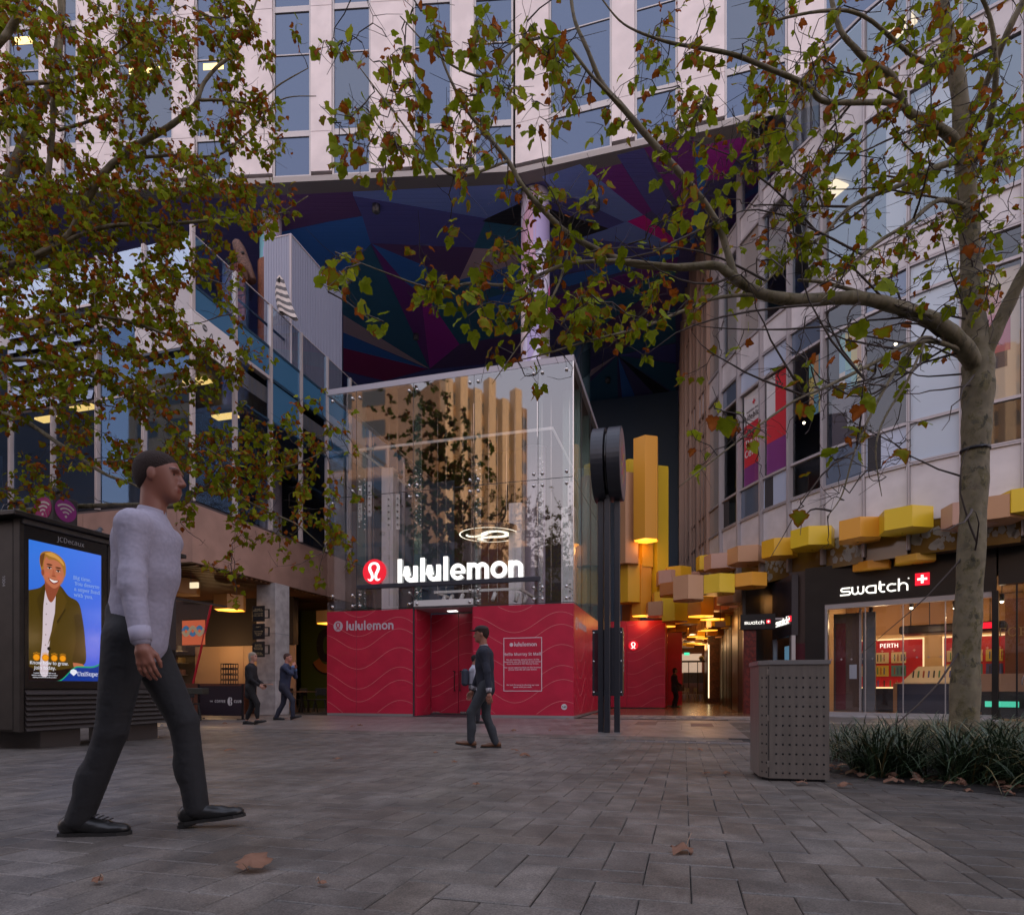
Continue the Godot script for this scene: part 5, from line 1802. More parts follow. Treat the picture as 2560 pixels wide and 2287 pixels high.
	boxed(ct, "top", cream, -0.8, 0.985, -0.38, 1.0, 1.02, 0.38)
	var ds := thing("watch_display_stand", "sloping cream watch display standing on the navy counter", "display stand", shop(2.45, 1.045, -2.1), SHOPYAW)
	var dst := mb()
	hexa(dst, [Vector3(-0.75, 0, 0.3), Vector3(0.75, 0, 0.3), Vector3(0.75, 0.50, -0.1), Vector3(-0.35, 0.50, -0.1)], [Vector3(-0.75, 0, -0.3), Vector3(0.75, 0, -0.3), Vector3(0.75, 0.5, -0.2), Vector3(-0.35, 0.5, -0.2)])
	part(ds, "slope", dst, cream)
	for w in 9:
		var o := boxed(ds, "watch", mt("watch_%d" % (w % 4)), -0.02, -0.13, 0.0, 0.02, 0.13, 0.014)
		o.position = Vector3(-0.45 + w * 0.135, 0.25, 0.115)
		o.rotation.x = -0.67
	var ct2 := thing("shop_counter", "pale sand coloured counter with black base behind the trunk", "counter", shop(4.35, 0.02, -1.3), SHOPYAW)
	boxed(ct2, "body", mt("counter_sand", Color(0.36, 0.20, 0.11), 0.6), -0.6, 0.75, -0.3, 1.9, 1.25, 0.3, 0.01)
	boxed(ct2, "base", mt("counter_base", Color(0.02, 0.018, 0.016), 0.5), -0.58, 0.0, -0.28, 1.88, 0.745, 0.28)
	boxed(ct2, "neon_sign", lit("teal_sign_light", Color(0.05, 0.40, 0.26), 0.7), -0.5, 0.32, 0.281, 0.25, 0.48, 0.30, 0.005)
	var rl := thing("suspended_ring_display", "black suspended oblong display ring with red ticker in the shop", "lamp", shop(3.0, 2.55, -2.2), SHOPYAW)
	boxed(rl, "band", mt("ring_black", Color(0.02, 0.012, 0.01), 0.35), -1.35, 0.0, -0.5, 1.3, 0.26, 0.5, 0.05)
	boxed(rl, "ticker_display", lit("ticker_display_light", Color(0.9, 0.01, 0.03), 0.7), 0.05, 0.05, 0.501, 1.1, 0.23, 0.507)
	for x in [-1.1, -0.6, 0.9]:
		boxed(rl, "hanger", mt("ring_black"), x - 0.012, 0.26, -0.012, x + 0.012, 1.4, 0.012)
	for k in 4:
		var sp := thing("shop_track_light", ["small bright spotlight on the shop ceiling track, leftmost", "small bright spotlight above the middle glass door", "small bright spotlight near the right glass door", "small bright spotlight behind the trunk"][k], "light", shop(0.9 + k * 1.1, 3.25 + 0.1 * (k % 2), -1.6), SHOPYAW, "shop ceiling spotlights")
		var st := mb(true)
		cyl(st, Vector3(0, 0.0, 0), Vector3(0, 0.2, 0), 0.06, 10)
		cyl(st, Vector3(0, 0.2, 0), Vector3(0, 0.62, 0), 0.012, 6)
		part(sp, "can", st, mt("ring_black"))
		var bl := mb(true)
		ball(bl, Vector3(0, -0.012, 0), 0.045, 8)
		part(sp, "bulb", bl, lit("spot_bulb_light", Color(1.0, 0.86, 0.62), 5.0))
		boxed(sp, "track", mt("ring_black"), -0.6, 0.60, -0.02, 0.6, 0.64, 0.02)
	for q in [[0.9, 3.1, -3.1, 1.5], [3.4, 3.1, -3.1, 1.5], [2.6, 2.4, -1.0, 0.8], [5.8, 3.1, -2.5, 1.2]]:
		lamp_omni("shop_lamp", shop(q[0], q[1], q[2]), Color(1.0, 0.68, 0.36), q[3] * 0.4, 0.2)
	var core := mb()
	var plan := PackedVector2Array()
	for q in [[5.06, -4.9], [5.75, -5.9], [8.5, -8.3], [16.4, -4.8], [30, -2], [30, -28], [5.06, -28]]:
		var w := loc(q[0], 0, q[1])
		plan.append(Vector2(w.x, w.z))
	slab(core, plan, 0.0, 4.58)
	solo("shop_block_core", "dark mass of the curved building behind the watch shop", "building", core, mt("lane_dark", Color(0.025, 0.018, 0.015), 0.5))
	# main sign on the fascia
	var s := thing("illuminated_watch_sign", "large glowing white lower case word with red cross flag on black fascia", "sign", shop(0.0, 0.0, 0.05), SHOPYAW)
	var wst := mb()
	var wx: float = thin_word(wst, 0.38, 3.67, 0.245, 0.02, 0.05)
	part(s, "sign_letters", wst, lit("swatch_white_light", Color(1.0, 0.97, 0.88), 0.75))
	cross_flag(s, 2.33, 3.78, 0.345, 0.03)
	lamp_area("watch_sign_lamp", shop(1.4, 3.85, 0.22), Basis(Vector3.UP, SHOPYAW + PI), 1.9, 0.3, Color(1, 0.95, 0.85), 0.25)
	# small projecting sign over the laneway and the side window with its own word
	var p := thing("projecting_sign", "small black box sign with white word facing the mall beside the laneway", "sign", pt(1896, 1554, 20.6), YAW)
	boxed(p, "sign_box", black, -0.56, -0.26, -0.06, 0.52, 0.25, 0.06, 0.01)
	boxed(p, "arm", alu, 0.52, 0.05, -0.03, 0.75, 0.11, 0.03)
	var ws := mb()
	thin_word(ws, -0.44, -0.085, 0.085, 0.061, 0.07)
	part(p, "sign_letters", ws, lit("swatch_white_light", Color.WHITE, 0.75))
	cross_flag(p, 0.245, -0.07, 0.12, 0.075)
	var side := thing("shop_side_front", "narrow side front of the watch shop facing the laneway with vertical word", "shop front", Vector3(8.98, 0, -20.45), -1.67)
	boxed(side, "fascia", mt("side_fascia", Color(0.03, 0.025, 0.03), 0.25), -1.4, 2.55, -0.2, 0.55, 4.5, 0.0)
	boxed(side, "glass_pane", pane("side_pane", Color(0.5, 0.6, 0.75), 0.35), -1.3, 0.1, -0.1, 0.45, 2.5, -0.08)
	boxed(side, "display_screen", lit("blue_display_screen", Color(0.16, 0.34, 0.50), 0.35), -1.2, 0.8, -0.4, 0.3, 2.3, -0.35)
	boxed(side, "frame", alu, 0.45, 0.0, -0.12, 0.55, 2.55, 0.0)
	boxed(side, "frame", alu, -1.4, 0.0, -0.12, -1.3, 2.55, 0.0)
	var sw := mb()
	thin_word(sw, -0.95, 2.95, 0.17, 0.01, 0.03)
	part(side, "sign_letters", sw, lit("swatch_white_light", Color.WHITE, 0.75))
	cross_flag(side, 0.36, 3.0, 0.18, 0.02)
	# the neighbouring shop at the frame's edge
	var nb := thing("neighbour_shop", "dark shop front at the right edge with tall glass panes and chrome door handle", "shop", shop(4.2, 0, 0), SHOPYAW)
	boxed(nb, "fascia", mt("fascia_black"), 0.0, 3.62, -0.3, 5.0, 4.64, 0.02)
	boxed(nb, "pane", pane("neighbour_glass", Color(0.6, 0.7, 0.75), 0.16), 0.04, 0.05, -0.05, 0.36, 3.6, -0.035)
	boxed(nb, "pane", pane("neighbour_glass", Color.WHITE, 0.16), 0.40, 0.05, -0.05, 1.6, 3.6, -0.035)
	boxed(nb, "pane", pane("neighbour_glass", Color.WHITE, 0.16), 1.62, 0.05, -0.05, 3.0, 3.6, -0.035)
	boxed(nb, "frame", mt("black_metal", Color(0.015, 0.015, 0.017), 0.4, 0.3), 0.36, 0.0, -0.06, 0.40, 3.6, 0.0)
	boxed(nb, "wall", mt("neighbour_wall", Color(0.16, 0.06, 0.03), 0.7), 0.0, 0.0, -3.4, 5.0, 3.6, -3.3)
	boxed(nb, "display_table", mt("neighbour_red", Color(0.25, 0.02, 0.02), 0.6), 0.7, 0.0, -1.6, 2.4, 1.1, -0.9)
	text(nb, "lettering", "FOR", 0.32, mt("gold_letter", Color(0.30, 0.20, 0.08), 0.35, 0.5), Vector3(0.3, 2.35, -0.03), 0, font_s)
	var hst := mb(true)
	tube(hst, [Vector3(0.56, 2.05, 0.10), Vector3(0.56, 1.5, 0.10), Vector3(0.55, 1.25, 0.10), Vector3(0.49, 1.1, 0.10), Vector3(0.49, 0.95, 0.10)], [0.03, 0.03, 0.025, 0.02, 0.015], 10)
	tube(hst, [Vector3(0.56, 1.3, 0.10), Vector3(0.58, 1.22, 0.10), Vector3(0.64, 1.08, 0.10), Vector3(0.64, 0.95, 0.10)], [0.025, 0.02, 0.02, 0.015], 10)
	for y in [1.95, 1.6]:
		cyl(hst, Vector3(0.56, y, -0.04), Vector3(0.56, y, 0.10), 0.015, 8)
	part(nb, "door_handle", hst, mt("chrome", Color(0.75, 0.73, 0.70), 0.12, 1.0))

# ---------- the laneway ----------
func laneway() -> void:
	var red: StandardMaterial3D = mats["hoarding_red"]
	var line: StandardMaterial3D = mats["hoarding_line"]
	var w := thing("red_laneway_hoarding", "red wave patterned hoarding closing the left side of the laneway mouth", "hoarding", CO, YAW)
	boxed(w, "hoarding_panel", red, 0.02, 0.05, -9.3, 0.7, 3.7, -9.12)
	var p := boxed(w, "hoarding_panel", red, 0.71, 0.05, -9.3, 2.28, 3.7, -9.115)
	wave_lines(p, 0.72, 2.27, 0.06, 3.6, -9.115, 0.5, line)
	boxed(w, "side_panel", red, 2.22, 0.05, -12.8, 2.285, 3.7, -9.301)
	boxed(w, "hoarding_panel", red, 2.29, 0.05, -12.9, 2.95, 3.5, -12.8)
	for k in 2:
		var s := thing("round_emblem_sign", ["glowing red round emblem sign on the laneway hoarding, fully visible", "glowing red round emblem sign half hidden behind the totem"][k], "sign", loc(0.98 - 0.55 * k, 2.66, -9.10 + 0.25 * k), YAW)
		var st := mb()
		plate(st, disc2(Vector2.ZERO, 0.2, 0.2, 28), 0.0, 0.06)
		part(s, "sign_disc", st, mats["sign_red_light"])
		var om := mb()
		omega(om, Vector2.ZERO, 0.17, 0.061, 0.068)
		part(s, "sign_emblem", om, mats["sign_white_light"])
	var wood := worn(mt("lane_wood", Color(0.12, 0.045, 0.022), 0.35), "lane_grain", 0.6, 1.0, 1.0)
	var dk := mt("lane_dark", Color(0.025, 0.018, 0.015), 0.5)
	var l := thing("laneway_left_wall", "dark timber lined left wall of the laneway beyond the hoarding", "wall", CO, YAW)
	for i in 8:
		boxed(l, "wall_panel", wood if i % 2 else dk, 2.7, 0.0, -12.92 - (i + 1) * 1.55, 2.75 + 0.02 * (i % 2), 4.6, -12.92 - i * 1.55)
	var r := thing("laneway_right_wall", "dark timber and glass right wall of the laneway", "wall", CO, YAW)
	for i in 13:
		boxed(r, "wall_panel", wood if i % 3 else dk, 4.95 - 0.02 * (i % 2), 0.0, -4.8 - (i + 1) * 1.6, 5.05, 4.6, -4.8 - i * 1.6)
	boxed(r, "edge_panel", worn(mt("lane_red_wood", Color(0.16, 0.02, 0.012), 0.35), "lane_red_grain", 0.6, 1.0, 1.5), 4.95, 0.0, -4.79, 5.35, 3.1, -4.4)
	for i in 5:
		boxed(r, "shop_window", pane("lane_glass", Color(1, 1, 1), 0.15), 4.93, 0.5, -8.4 - i * 3.2, 4.94, 2.6, -7.0 - i * 3.2)
	boxed(r, "strip_light", lit("lane_strip_light", Color(1.0, 0.82, 0.45), 1.2), 4.35, 0.3, -19.05, 4.40, 3.3, -19.0)
	boxed(r, "strip_wall", wood, 4.33, 0.0, -25.0, 4.95, 4.6, -19.06)
	var c := thing("laneway_ceiling", "dark ceiling slab above the hexagons of the laneway", "ceiling", CO, YAW)
	boxed(c, "slab", dk, 1.9, 4.62, -26.0, 5.6, 4.72, -9.4)
	# end of the laneway: glazed doors, red seats, brick beyond
	var e := thing("laneway_end_doors", "glazed doors closing the far end of the laneway", "doors", CO, YAW)
	for k in 3:
		boxed(e, "door_frame", dk, 2.75 + k * 0.55, 0.0, -24.0, 2.80 + k * 0.55, 2.5, -23.95)
		boxed(e, "glass_pane", pane("lane_glass", Color.WHITE, 0.15), 2.81 + k * 0.55, 0.0, -23.99, 3.29 + k * 0.55, 2.45, -23.97)
	boxed(e, "door_head", dk, 2.75, 2.5, -24.0, 4.35, 2.62, -23.93)
	boxed(e, "far_wall", mt("far_brick", Color(0.30, 0.14, 0.09), 0.8), 2.0, 0.0, -27.0, 5.5, 4.5, -26.9)
	boxed(e, "far_window", lit("far_window_light", Color(0.75, 0.55, 0.40), 0.35), 2.9, 1.9, -26.89, 4.2, 3.2, -26.85)
	boxed(e, "dark_canopy", dk, 3.0, 1.2, -26.0, 4.3, 1.9, -25.9)
	var ex := thing("exit_sign", "small green glowing exit sign hanging at the end of the laneway", "sign", loc(3.2, 2.95, -22.0), YAW)
	boxed(ex, "sign_box", lit("exit_sign_light", Color(0.05, 0.55, 0.30), 0.9), -0.16, -0.08, -0.02, 0.16, 0.08, 0.02)
	var hg := thing("hanging_panel_sign", "small pale rectangular panel hanging under the hexagons at the laneway mouth", "sign", pt(1801, 1560, 23.5), YAW)
	boxed(hg, "sign_box", mt("hang_sign", Color(0.32, 0.24, 0.20), 0.5), -0.19, -0.1, -0.03, 0.19, 0.1, 0.03)
	boxed(hg, "hanger", dk, -0.01, 0.1, -0.01, 0.01, 0.9, 0.01)
	var speaker := thing("round_wall_fan", "small round grey unit on the wall above the far doors", "fan", loc(4.1, 2.75, -23.7), YAW)
	var ss := mb(true)
	cyl(ss, Vector3(0, 0, 0), Vector3(0, 0, 0.08), 0.16, 16)
	part(speaker, "housing", ss, mt("fan_grey", Color(0.4, 0.4, 0.4), 0.5))
	var sg := mb(true)
	cyl(sg, Vector3(0, 0, 0.081), Vector3(0, 0, 0.09), 0.11, 16)
	part(speaker, "grille", sg, mt("fan_dark", Color(0.05, 0.05, 0.05), 0.5))
	for k in 3:
		cafe_chair("laneway_chair", ["pale cafe chair left of the doors at the laneway's end", "pale cafe chair in the middle of the laneway's end", "pale cafe chair right at the laneway's end"][k], loc(3.0 + k * 0.45, 0.004, -22.6 - 0.3 * k), k * 0.9, mt("chair_pale", Color(0.42, 0.38, 0.34), 0.5), "chairs at the end of the laneway")
	for q in [[3.4, -16.0], [3.6, -22.0]]:
		lamp_omni("laneway_end_bulb", loc(q[0], 3.4, q[1]), Color(1.0, 0.62, 0.3), 0.35, 0.2)

func cafe_chair(called: String, label: String, at: Vector3, turn: float, m: Material, group: String) -> void:
	var c := thing(called, label, "chair", at, turn, group)
	boxed(c, "seat", m, -0.2, 0.43, -0.2, 0.2, 0.46, 0.2, 0.008)
	boxed(c, "backrest", m, -0.2, 0.60, -0.22, 0.2, 0.86, -0.2, 0.006)
	for sx in [-1, 1]:
		for sz in [-1, 1]:
			var st := mb()
			bar(st, Vector3(0.23 * sx, 0, 0.23 * sz), Vector3(0.17 * sx, 0.44, 0.17 * sz), 0.03, 0.03)
			part(c, "leg", st, m)
		boxed(c, "back_post", m, 0.16 * sx - 0.012, 0.44, -0.22, 0.16 * sx + 0.012, 0.62, -0.2)

# ---------- what stands behind the viewer (seen mirrored in the glass) ----------
func street_behind() -> void:
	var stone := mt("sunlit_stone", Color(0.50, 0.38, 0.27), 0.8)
	var win := mt("far_window", Color(0.05, 0.06, 0.08), 0.1)
	var g := thing("stone_tower", "tall ribbed stone tower behind the viewer, mirrored golden in the glass box", "building", loc(-36, 0, 86), YAW - 0.95)
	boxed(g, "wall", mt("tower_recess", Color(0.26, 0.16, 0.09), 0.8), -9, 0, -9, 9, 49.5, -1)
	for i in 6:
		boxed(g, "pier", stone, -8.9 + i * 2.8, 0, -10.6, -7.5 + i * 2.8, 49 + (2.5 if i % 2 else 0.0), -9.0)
	for f in 12:
		boxed(g, "window_band", win, -8.8, 3 + f * 3.9, -9.05, 8.8, 5 + f * 3.9, -9.001)
		boxed(g, "window_band", win, 9.001, 3 + f * 3.9, -8.8, 9.05, 5 + f * 3.9, -1.2)
	var br := thing("brown_office_block", "brown office block behind the viewer, mirrored in the left of the glass box", "building", loc(-58, 0, 60), YAW)
	boxed(br, "wall", mt("brown_block", Color(0.24, 0.17, 0.14), 0.8), -14, 0, 0, 23.5, 44, 14)
	for f in 9:
		for c in 7:
			boxed(br, "window", win, -12.5 + c * 5.1, 6 + f * 4.2, -0.05, -9.0 + c * 5.1, 8.2 + f * 4.2, -0.001)
	var n := 0
	for q in [[-46, -14, 13.0, Color(0.30, 0.24, 0.22), "brown shop block behind the viewer on the left"], [-13.8, 5, 10.5, Color(0.42, 0.38, 0.36), "low pale shop block behind the viewer"], [5.2, 30, 14.0, Color(0.34, 0.31, 0.32), "grey shop block behind the viewer on the right"]]:
		var b := thing("shop_block", q[4], "building", loc(0, 0, 31), YAW)
		var m := mt("block_%d" % n, q[3], 0.8)
		boxed(b, "wall", m, q[0], 0, 0, q[1], q[2], 14)
		for f in 3:
			var x: float = q[0] + 0.8
			while x < q[1] - 2.0:
				boxed(b, "window", win, x, 4.4 + f * 3.0, -0.04, x + 1.6, 6.2 + f * 3.0, -0.001)
				x += 2.6
		boxed(b, "awning", m, q[0], 3.3, -2.0, q[1], 3.6, -0.002)
		n += 1
	var rear := thing("rear_building", "dark teal building mass closing the covered court behind the glass pavilion", "building", CO, YAW)
	boxed(rear, "wall", mt("rear_wall", Color(0.10, 0.16, 0.24), 0.7), -34, 0, -29, 2.65, 20.28, -24.5)
	boxed(rear, "wall", mt("rear_wall"), 5.6, 4.75, -29, 20, 20.28, -27)
	boxed(rear, "wall", mt("rear_wall"), 2.66, 4.75, -29, 5.59, 20.28, -26.5)
	boxed(rear, "wall", mt("rear_wall"), -34, 0, -24.49, -23.5, 20.28, 3)
	var ext := mb()
	slab(ext, PackedVector2Array([Vector2(16.4, -13.5), Vector2(50, -4.5), Vector2(56, -26), Vector2(22, -35)]), 0.0, 20.6)
	solo("corner_block", "plain continuation of the curved building beyond the right edge", "building", ext, mt("right_white"))
	var ext2 := mb()
	slab(ext2, PackedVector2Array([Vector2(60, -2), Vector2(110, 10), Vector2(120, -40), Vector2(66, -50)]), 0.0, 34.0)
	solo("corner_block", "taller block far beyond the right edge", "building", ext2, mt("block_2"))
	var ext3 := mb()
	slab(ext3, PackedVector2Array([Vector2(-24, -24), Vector2(-60, -34), Vector2(-64, -20), Vector2(-27, -10)]), 0.0, 16.0)
	solo("corner_block", "block beyond the left edge along the mall", "building", ext3, mt("block_0"))

# ---------- the cafe under the blue building ----------
func cafe() -> void:
	var t := thing("cafe_interior", "dim cafe under the bronze fascia with warm lit pale panels", "cafe", CO, YAW)
	var dk := mt("cafe_dark", Color(0.03, 0.02, 0.017), 0.8)
	var pan := mt("cafe_panel", Color(0.45, 0.28, 0.17), 0.6)
	boxed(t, "floor", mt("cafe_floor", Color(0.11, 0.085, 0.07), 0.4), -24, -0.03, -10.5, -9.2, 0.002, 2.2)
	boxed(t, "back_wall", dk, -24, 0, -10.6, -9.5, 4.2, -10.5)
	boxed(t, "bulkhead", dk, -16, 2.45, -2.3, -10.6, 4.2, -2.0)
	for i in 4:
		boxed(t, "pale_panel", pan, -15.0 + i * 1.1, 0.0, -2.2, -13.915 + i * 1.1, 2.44, -2.12)
	boxed(t, "counter", mt("cafe_counter", Color(0.13, 0.05, 0.03), 0.5), -15.0, 0.0, -0.4, -11.0, 1.02, 0.1)
	boxed(t, "kitchen_wall", mt("kitchen", Color(0.10, 0.075, 0.04), 0.7), -19, 0.0, -2.3, -15.05, 4.2, -2.2)
	for k in 4:
		boxed(t, "kitchen_shelf", mt("shelf_steel", Color(0.3, 0.28, 0.25), 0.4, 0.6), -16.6, 0.9 + k * 0.45, -2.0, -15.2, 0.93 + k * 0.45, -1.7)
		for j in 5:
			boxed(t, "shelf_goods", mt("goods_%d" % ((k + j) % 3), [Color(0.25, 0.18, 0.06), Color(0.10, 0.09, 0.08), Color(0.20, 0.10, 0.08)][(k + j) % 3], 0.6), -16.5 + j * 0.26, 0.932 + k * 0.45, -1.95, -16.32 + j * 0.26, 1.12 + k * 0.45, -1.75)
	lamp_omni("cafe_lamp", loc(-13.2, 2.3, -1.0), Color(1.0, 0.62, 0.28), 0.55, 0.15)
	lamp_omni("cafe_lamp", loc(-16.0, 2.6, -1.0), Color(1.0, 0.62, 0.28), 0.4, 0.15)
	# stacked black crates
	for k in 4:
		var c := thing("milk_crate", ["black crate at the bottom of the stack on the cafe counter", "second black crate from the bottom of the cafe stack", "third black crate from the bottom of the cafe stack", "topmost black crate of the cafe stack"][k], "crate", pt(573, 1712 - k * 13.5, 18.9), YAW, "stacked crates in the cafe")
		var m := mt("crate_black", Color(0.012, 0.01, 0.01), 0.6)
		for s in [-1, 1]:
			boxed(c, "side", m, -0.18, 0.13, 0.16 * s - 0.01, 0.18, 0.155, 0.16 * s + 0.01)
			boxed(c, "side", m, 0.17 * s - 0.01, 0.13, -0.15, 0.17 * s + 0.01, 0.155, 0.15)
			for x in 5:
				boxed(c, "slat", m, -0.18 + x * 0.0875, 0.0, 0.16 * s - 0.008, -0.165 + x * 0.0875, 0.13, 0.16 * s + 0.008)
		boxed(c, "bottom", m, -0.18, 0.0, -0.15, 0.18, 0.02, 0.15)
	# mural wall
	var mu := thing("mural_wall", "dark green mural wall with orange looping shapes beside the red hoarding", "wall", CO, YAW)
	boxed(mu, "wall", mt("mural_green", Color(0.075, 0.10, 0.012), 0.6), -13.0, 0.0, -6.2, -7.9, 4.2, -6.0)
	boxed(mu, "wall_side", mt("mural_dark", Color(0.03, 0.035, 0.008), 0.6), -9.4, 0.0, -5.99, -8.0, 4.2, -5.96)
	var og := mb()
	ribbon(og, arc(Vector2(-11.75, 2.7), 0.62, 1.0, -140, 60, 20), 0.36, -5.985, -5.975)
	ribbon(og, [Vector2(-9.35, 0.9), Vector2(-9.1, 1.7), Vector2(-8.85, 2.6), Vector2(-8.7, 3.3)], [0.2, 0.5, 0.4, 0.06], -5.955, -5.945)
	part(mu, "orange_loop", og, mt("mural_orange", Color(0.40, 0.13, 0.03), 0.6))
	var bk := mb()
	ribbon(bk, arc(Vector2(-11.75, 2.7), 0.84, 1.22, -140, 60, 20), 0.07, -5.975, -5.97)
	ribbon(bk, arc(Vector2(-11.75, 2.7), 0.30, 0.55, -180, 180, 20), 0.32, -5.984, -5.972)
	part(mu, "black_outline", bk, dk)
	var gl := mb()
	plate(gl, disc2(Vector2(-9.0, 1.35), 0.62, 0.36, 20), -5.955, -5.95)
	plate(gl, disc2(Vector2(-9.3, 0.75), 0.5, 0.3, 20), -5.955, -5.948)
	part(mu, "green_leaf_shape", gl, mt("mural_lime", Color(0.10, 0.15, 0.015), 0.6))
	var rl := mb()
	ribbon(rl, [Vector2(-10.05, 0.4), Vector2(-9.75, 1.6), Vector2(-9.6, 2.9)], 0.03, -5.985, -5.97)
	part(mu, "red_line", rl, mt("mural_red", Color(0.25, 0.01, 0.02), 0.6))
	# slanted red-edged glass screen with posters
	var sc := thing("slanted_glass_screen", "dark glass screen with a slanting red edge hung with orange posters", "screen wall", pt(470, 1710, 16.3), YAW)
	var st := mb()
	bar(st, Vector3(0.15, 0.02, 0), Vector3(0.72, 2.04, 0), 0.05, 0.03)
	part(sc, "red_edge", st, mt("screen_red", Color(0.40, 0.008, 0.02), 0.4))
	var gg := mb()
	plate(gg, PackedVector2Array([Vector2(-1.6, 0.0), Vector2(0.13, 0.02), Vector2(0.70, 2.04), Vector2(-1.6, 2.4)]), -0.01, 0.0)
	part(sc, "glass_sheet", gg, pane("screen_glass", Color(0.5, 0.45, 0.45), 0.16))
	var hd := mb()
	hexa(hd, [Vector3(-1.6, 2.4, 0.02), Vector3(0.70, 2.05, 0.02), Vector3(0.70, 2.09, 0.02), Vector3(-1.6, 2.5, 0.02)], [Vector3(-1.6, 2.4, -0.6), Vector3(0.70, 2.05, -0.6), Vector3(0.70, 2.09, -0.6), Vector3(-1.6, 2.5, -0.6)])
	part(sc, "dark_canopy", hd, dk)
	for k in 2:
		var px := -0.18 if k == 0 else -1.25
		var py := 1.02 if k == 0 else 1.1
		var po := thing("orange_poster", ["orange poster with blue and cream twist on the slanted screen", "orange poster with blue and cream twist beside the payphone panel"][k], "poster", sc.position + Basis(Vector3.UP, YAW) * Vector3(px, py, 0.012), YAW)
		var w := 0.72 if k == 0 else 0.62
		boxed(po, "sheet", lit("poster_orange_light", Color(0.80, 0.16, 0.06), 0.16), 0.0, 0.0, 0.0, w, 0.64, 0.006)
		for h in 2:
			var rb := mb()
			var run := []
			for i in 25:
				run.append(Vector2(0.02 + (w - 0.04) * i / 24.0, 0.36 + 0.10 * sin(i / 24.0 * TAU * 1.6 + h * PI)))
			ribbon(rb, run, 0.09, 0.0065 + 0.001 * h, 0.0085 + 0.001 * h)
			part(po, "printed_twist", rb, mt("twist_%d" % h, [Color(0.08, 0.30, 0.55), Color(0.62, 0.50, 0.28)][h], 0.5))
	# barrier banner
	var b := thing("cafe_barrier", "dark plum cafe barrier banner with white lettering beside the square column", "barrier", pt(496, 1797, 17.6), YAW)
	var plum := mt("barrier_plum", Color(0.018, 0.008, 0.016), 0.6)
	boxed(b, "banner", plum, 0.05, 0.10, -0.012, 1.46, 0.93, 0.012)
	for x in [0.0, 1.46]:
		boxed(b, "post", mt("black_metal", Color(0.015, 0.015, 0.017), 0.4, 0.3), x - 0.02, 0.0, -0.02, x + 0.03, 0.98, 0.02)
		boxed(b, "foot", mt("black_metal"), x - 0.03, 0.0, -0.2, x + 0.04, 0.02, 0.2)
	var wm := mt("barrier_white", Color(0.62, 0.60, 0.60), 0.6)
	text(b, "lettering", "THE", 0.055, wm, Vector3(0.44, 0.50, 0.014), 0, font_b, 0.001)
	text(b, "lettering", "COFFEE", 0.10, wm, Vector3(0.73, 0.50, 0.014), 0, font_b, 0.001)
	text(b, "lettering", "CLUB", 0.10, wm, Vector3(1.31, 0.50, 0.014), 0, font_b, 0.001)
	var lg := mb()
	plate(lg, PackedVector2Array(arc(Vector2(1.055, 0.50), 0.075, 0.12, 90, 270, 14)), 0.013, 0.015)
	ribbon(lg, arc(Vector2(1.075, 0.555), 0.035, 0.045, -80, 90, 8), 0.035, 0.013, 0.015)
	ribbon(lg, arc(Vector2(1.075, 0.445), 0.035, 0.045, -90, 80, 8), 0.035, 0.013, 0.015)
	part(b, "emblem", lg, wm)
	# tables and chairs
	var cm := mt("cafe_chair_black", Color(0.015, 0.014, 0.014), 0.5)
	var spots := [[462, 1796, 17.2, 0.3], [478, 1800, 16.7, 2.0], [452, 1802, 16.0, 1.2], [700, 1780, 22.0, 0.4], [740, 1778, 22.5, 1.5], [770, 1780, 22.0, 2.6], [800, 1778, 22.6, 0.2]]
	var nm := ["black cafe chair left of the plum barrier, farthest from it", "black cafe chair touching the left end of the plum barrier", "black cafe chair beside the payphone kiosk", "black cafe chair right of the square column", "black cafe chair under the green mural, second from the column", "black cafe chair under the green mural, third from the column", "black cafe chair nearest the red hoarding"]
	for i in spots.size():
		var p := pt(spots[i][0], 1719, spots[i][2])
		p.y = 0.003
		cafe_chair("cafe_chair", nm[i], p, spots[i][3], cm, "black cafe chairs")
	for k in 2:
		var p := pt([470, 755][k], 1719, [16.6, 21.6][k])
		p.y = 0.003
		var tb := thing("cafe_table", ["small timber topped table left of the plum barrier", "dark table under the green mural"][k], "table", p, YAW)
		boxed(tb, "tabletop", mt("table_wood", Color(0.22, 0.10, 0.05), 0.5), -0.35, 0.72, -0.35, 0.35, 0.75, 0.35, 0.006)
		boxed(tb, "leg", cm, -0.03, 0.02, -0.03, 0.03, 0.72, 0.03)
		boxed(tb, "base", cm, -0.22, 0.0, -0.22, 0.22, 0.02, 0.22)
	var pl := thing("planter_box", "dark trough planter on the end of the cafe barrier", "planter", pt(450, 1725, 15.5), YAW)
	boxed(pl, "trough", mt("trough_dark", Color(0.03, 0.03, 0.02), 0.6), -0.2, -0.1, -0.12, 0.75, 0.05, 0.12, 0.01)
	# wayfinding plates on the square column
	var words := [["Through to", "William Street", "Entry and lifts"], ["Level 1", "", "The Aviary", "Level 2"], ["Australian", "Red Cross", "Blood Service", "Centre for", "Support Office"]]
	for k in 3:
		var w := thing("direction_plate", ["top black direction plate with arrow on the square column", "middle black direction plate with arrow on the square column", "bottom black direction plate with arrow on the square column"][k], "sign", pt(647, 1534 + k * 44.6, 19.15), YAW, "direction plates on the column")
		boxed(w, "plate", mt("plate_black", Color(0.012, 0.012, 0.014), 0.35), -0.23, -0.24, -0.02, 0.2, 0.24, 0.02, 0.006)
		var fr := mb()
		for q in [[0.2, 0.10, 0.37, 0.13], [0.2, -0.15, 0.37, -0.12], [0.34, -0.12, 0.37, 0.10]]:
			bx(fr, q[0], q[1], -0.02, q[2], q[3], 0.02)
		part(w, "bracket", fr, mt("plate_black"))
		var gold := mt("plate_gold", Color(0.55, 0.42, 0.22), 0.5)
		var ar := mb()
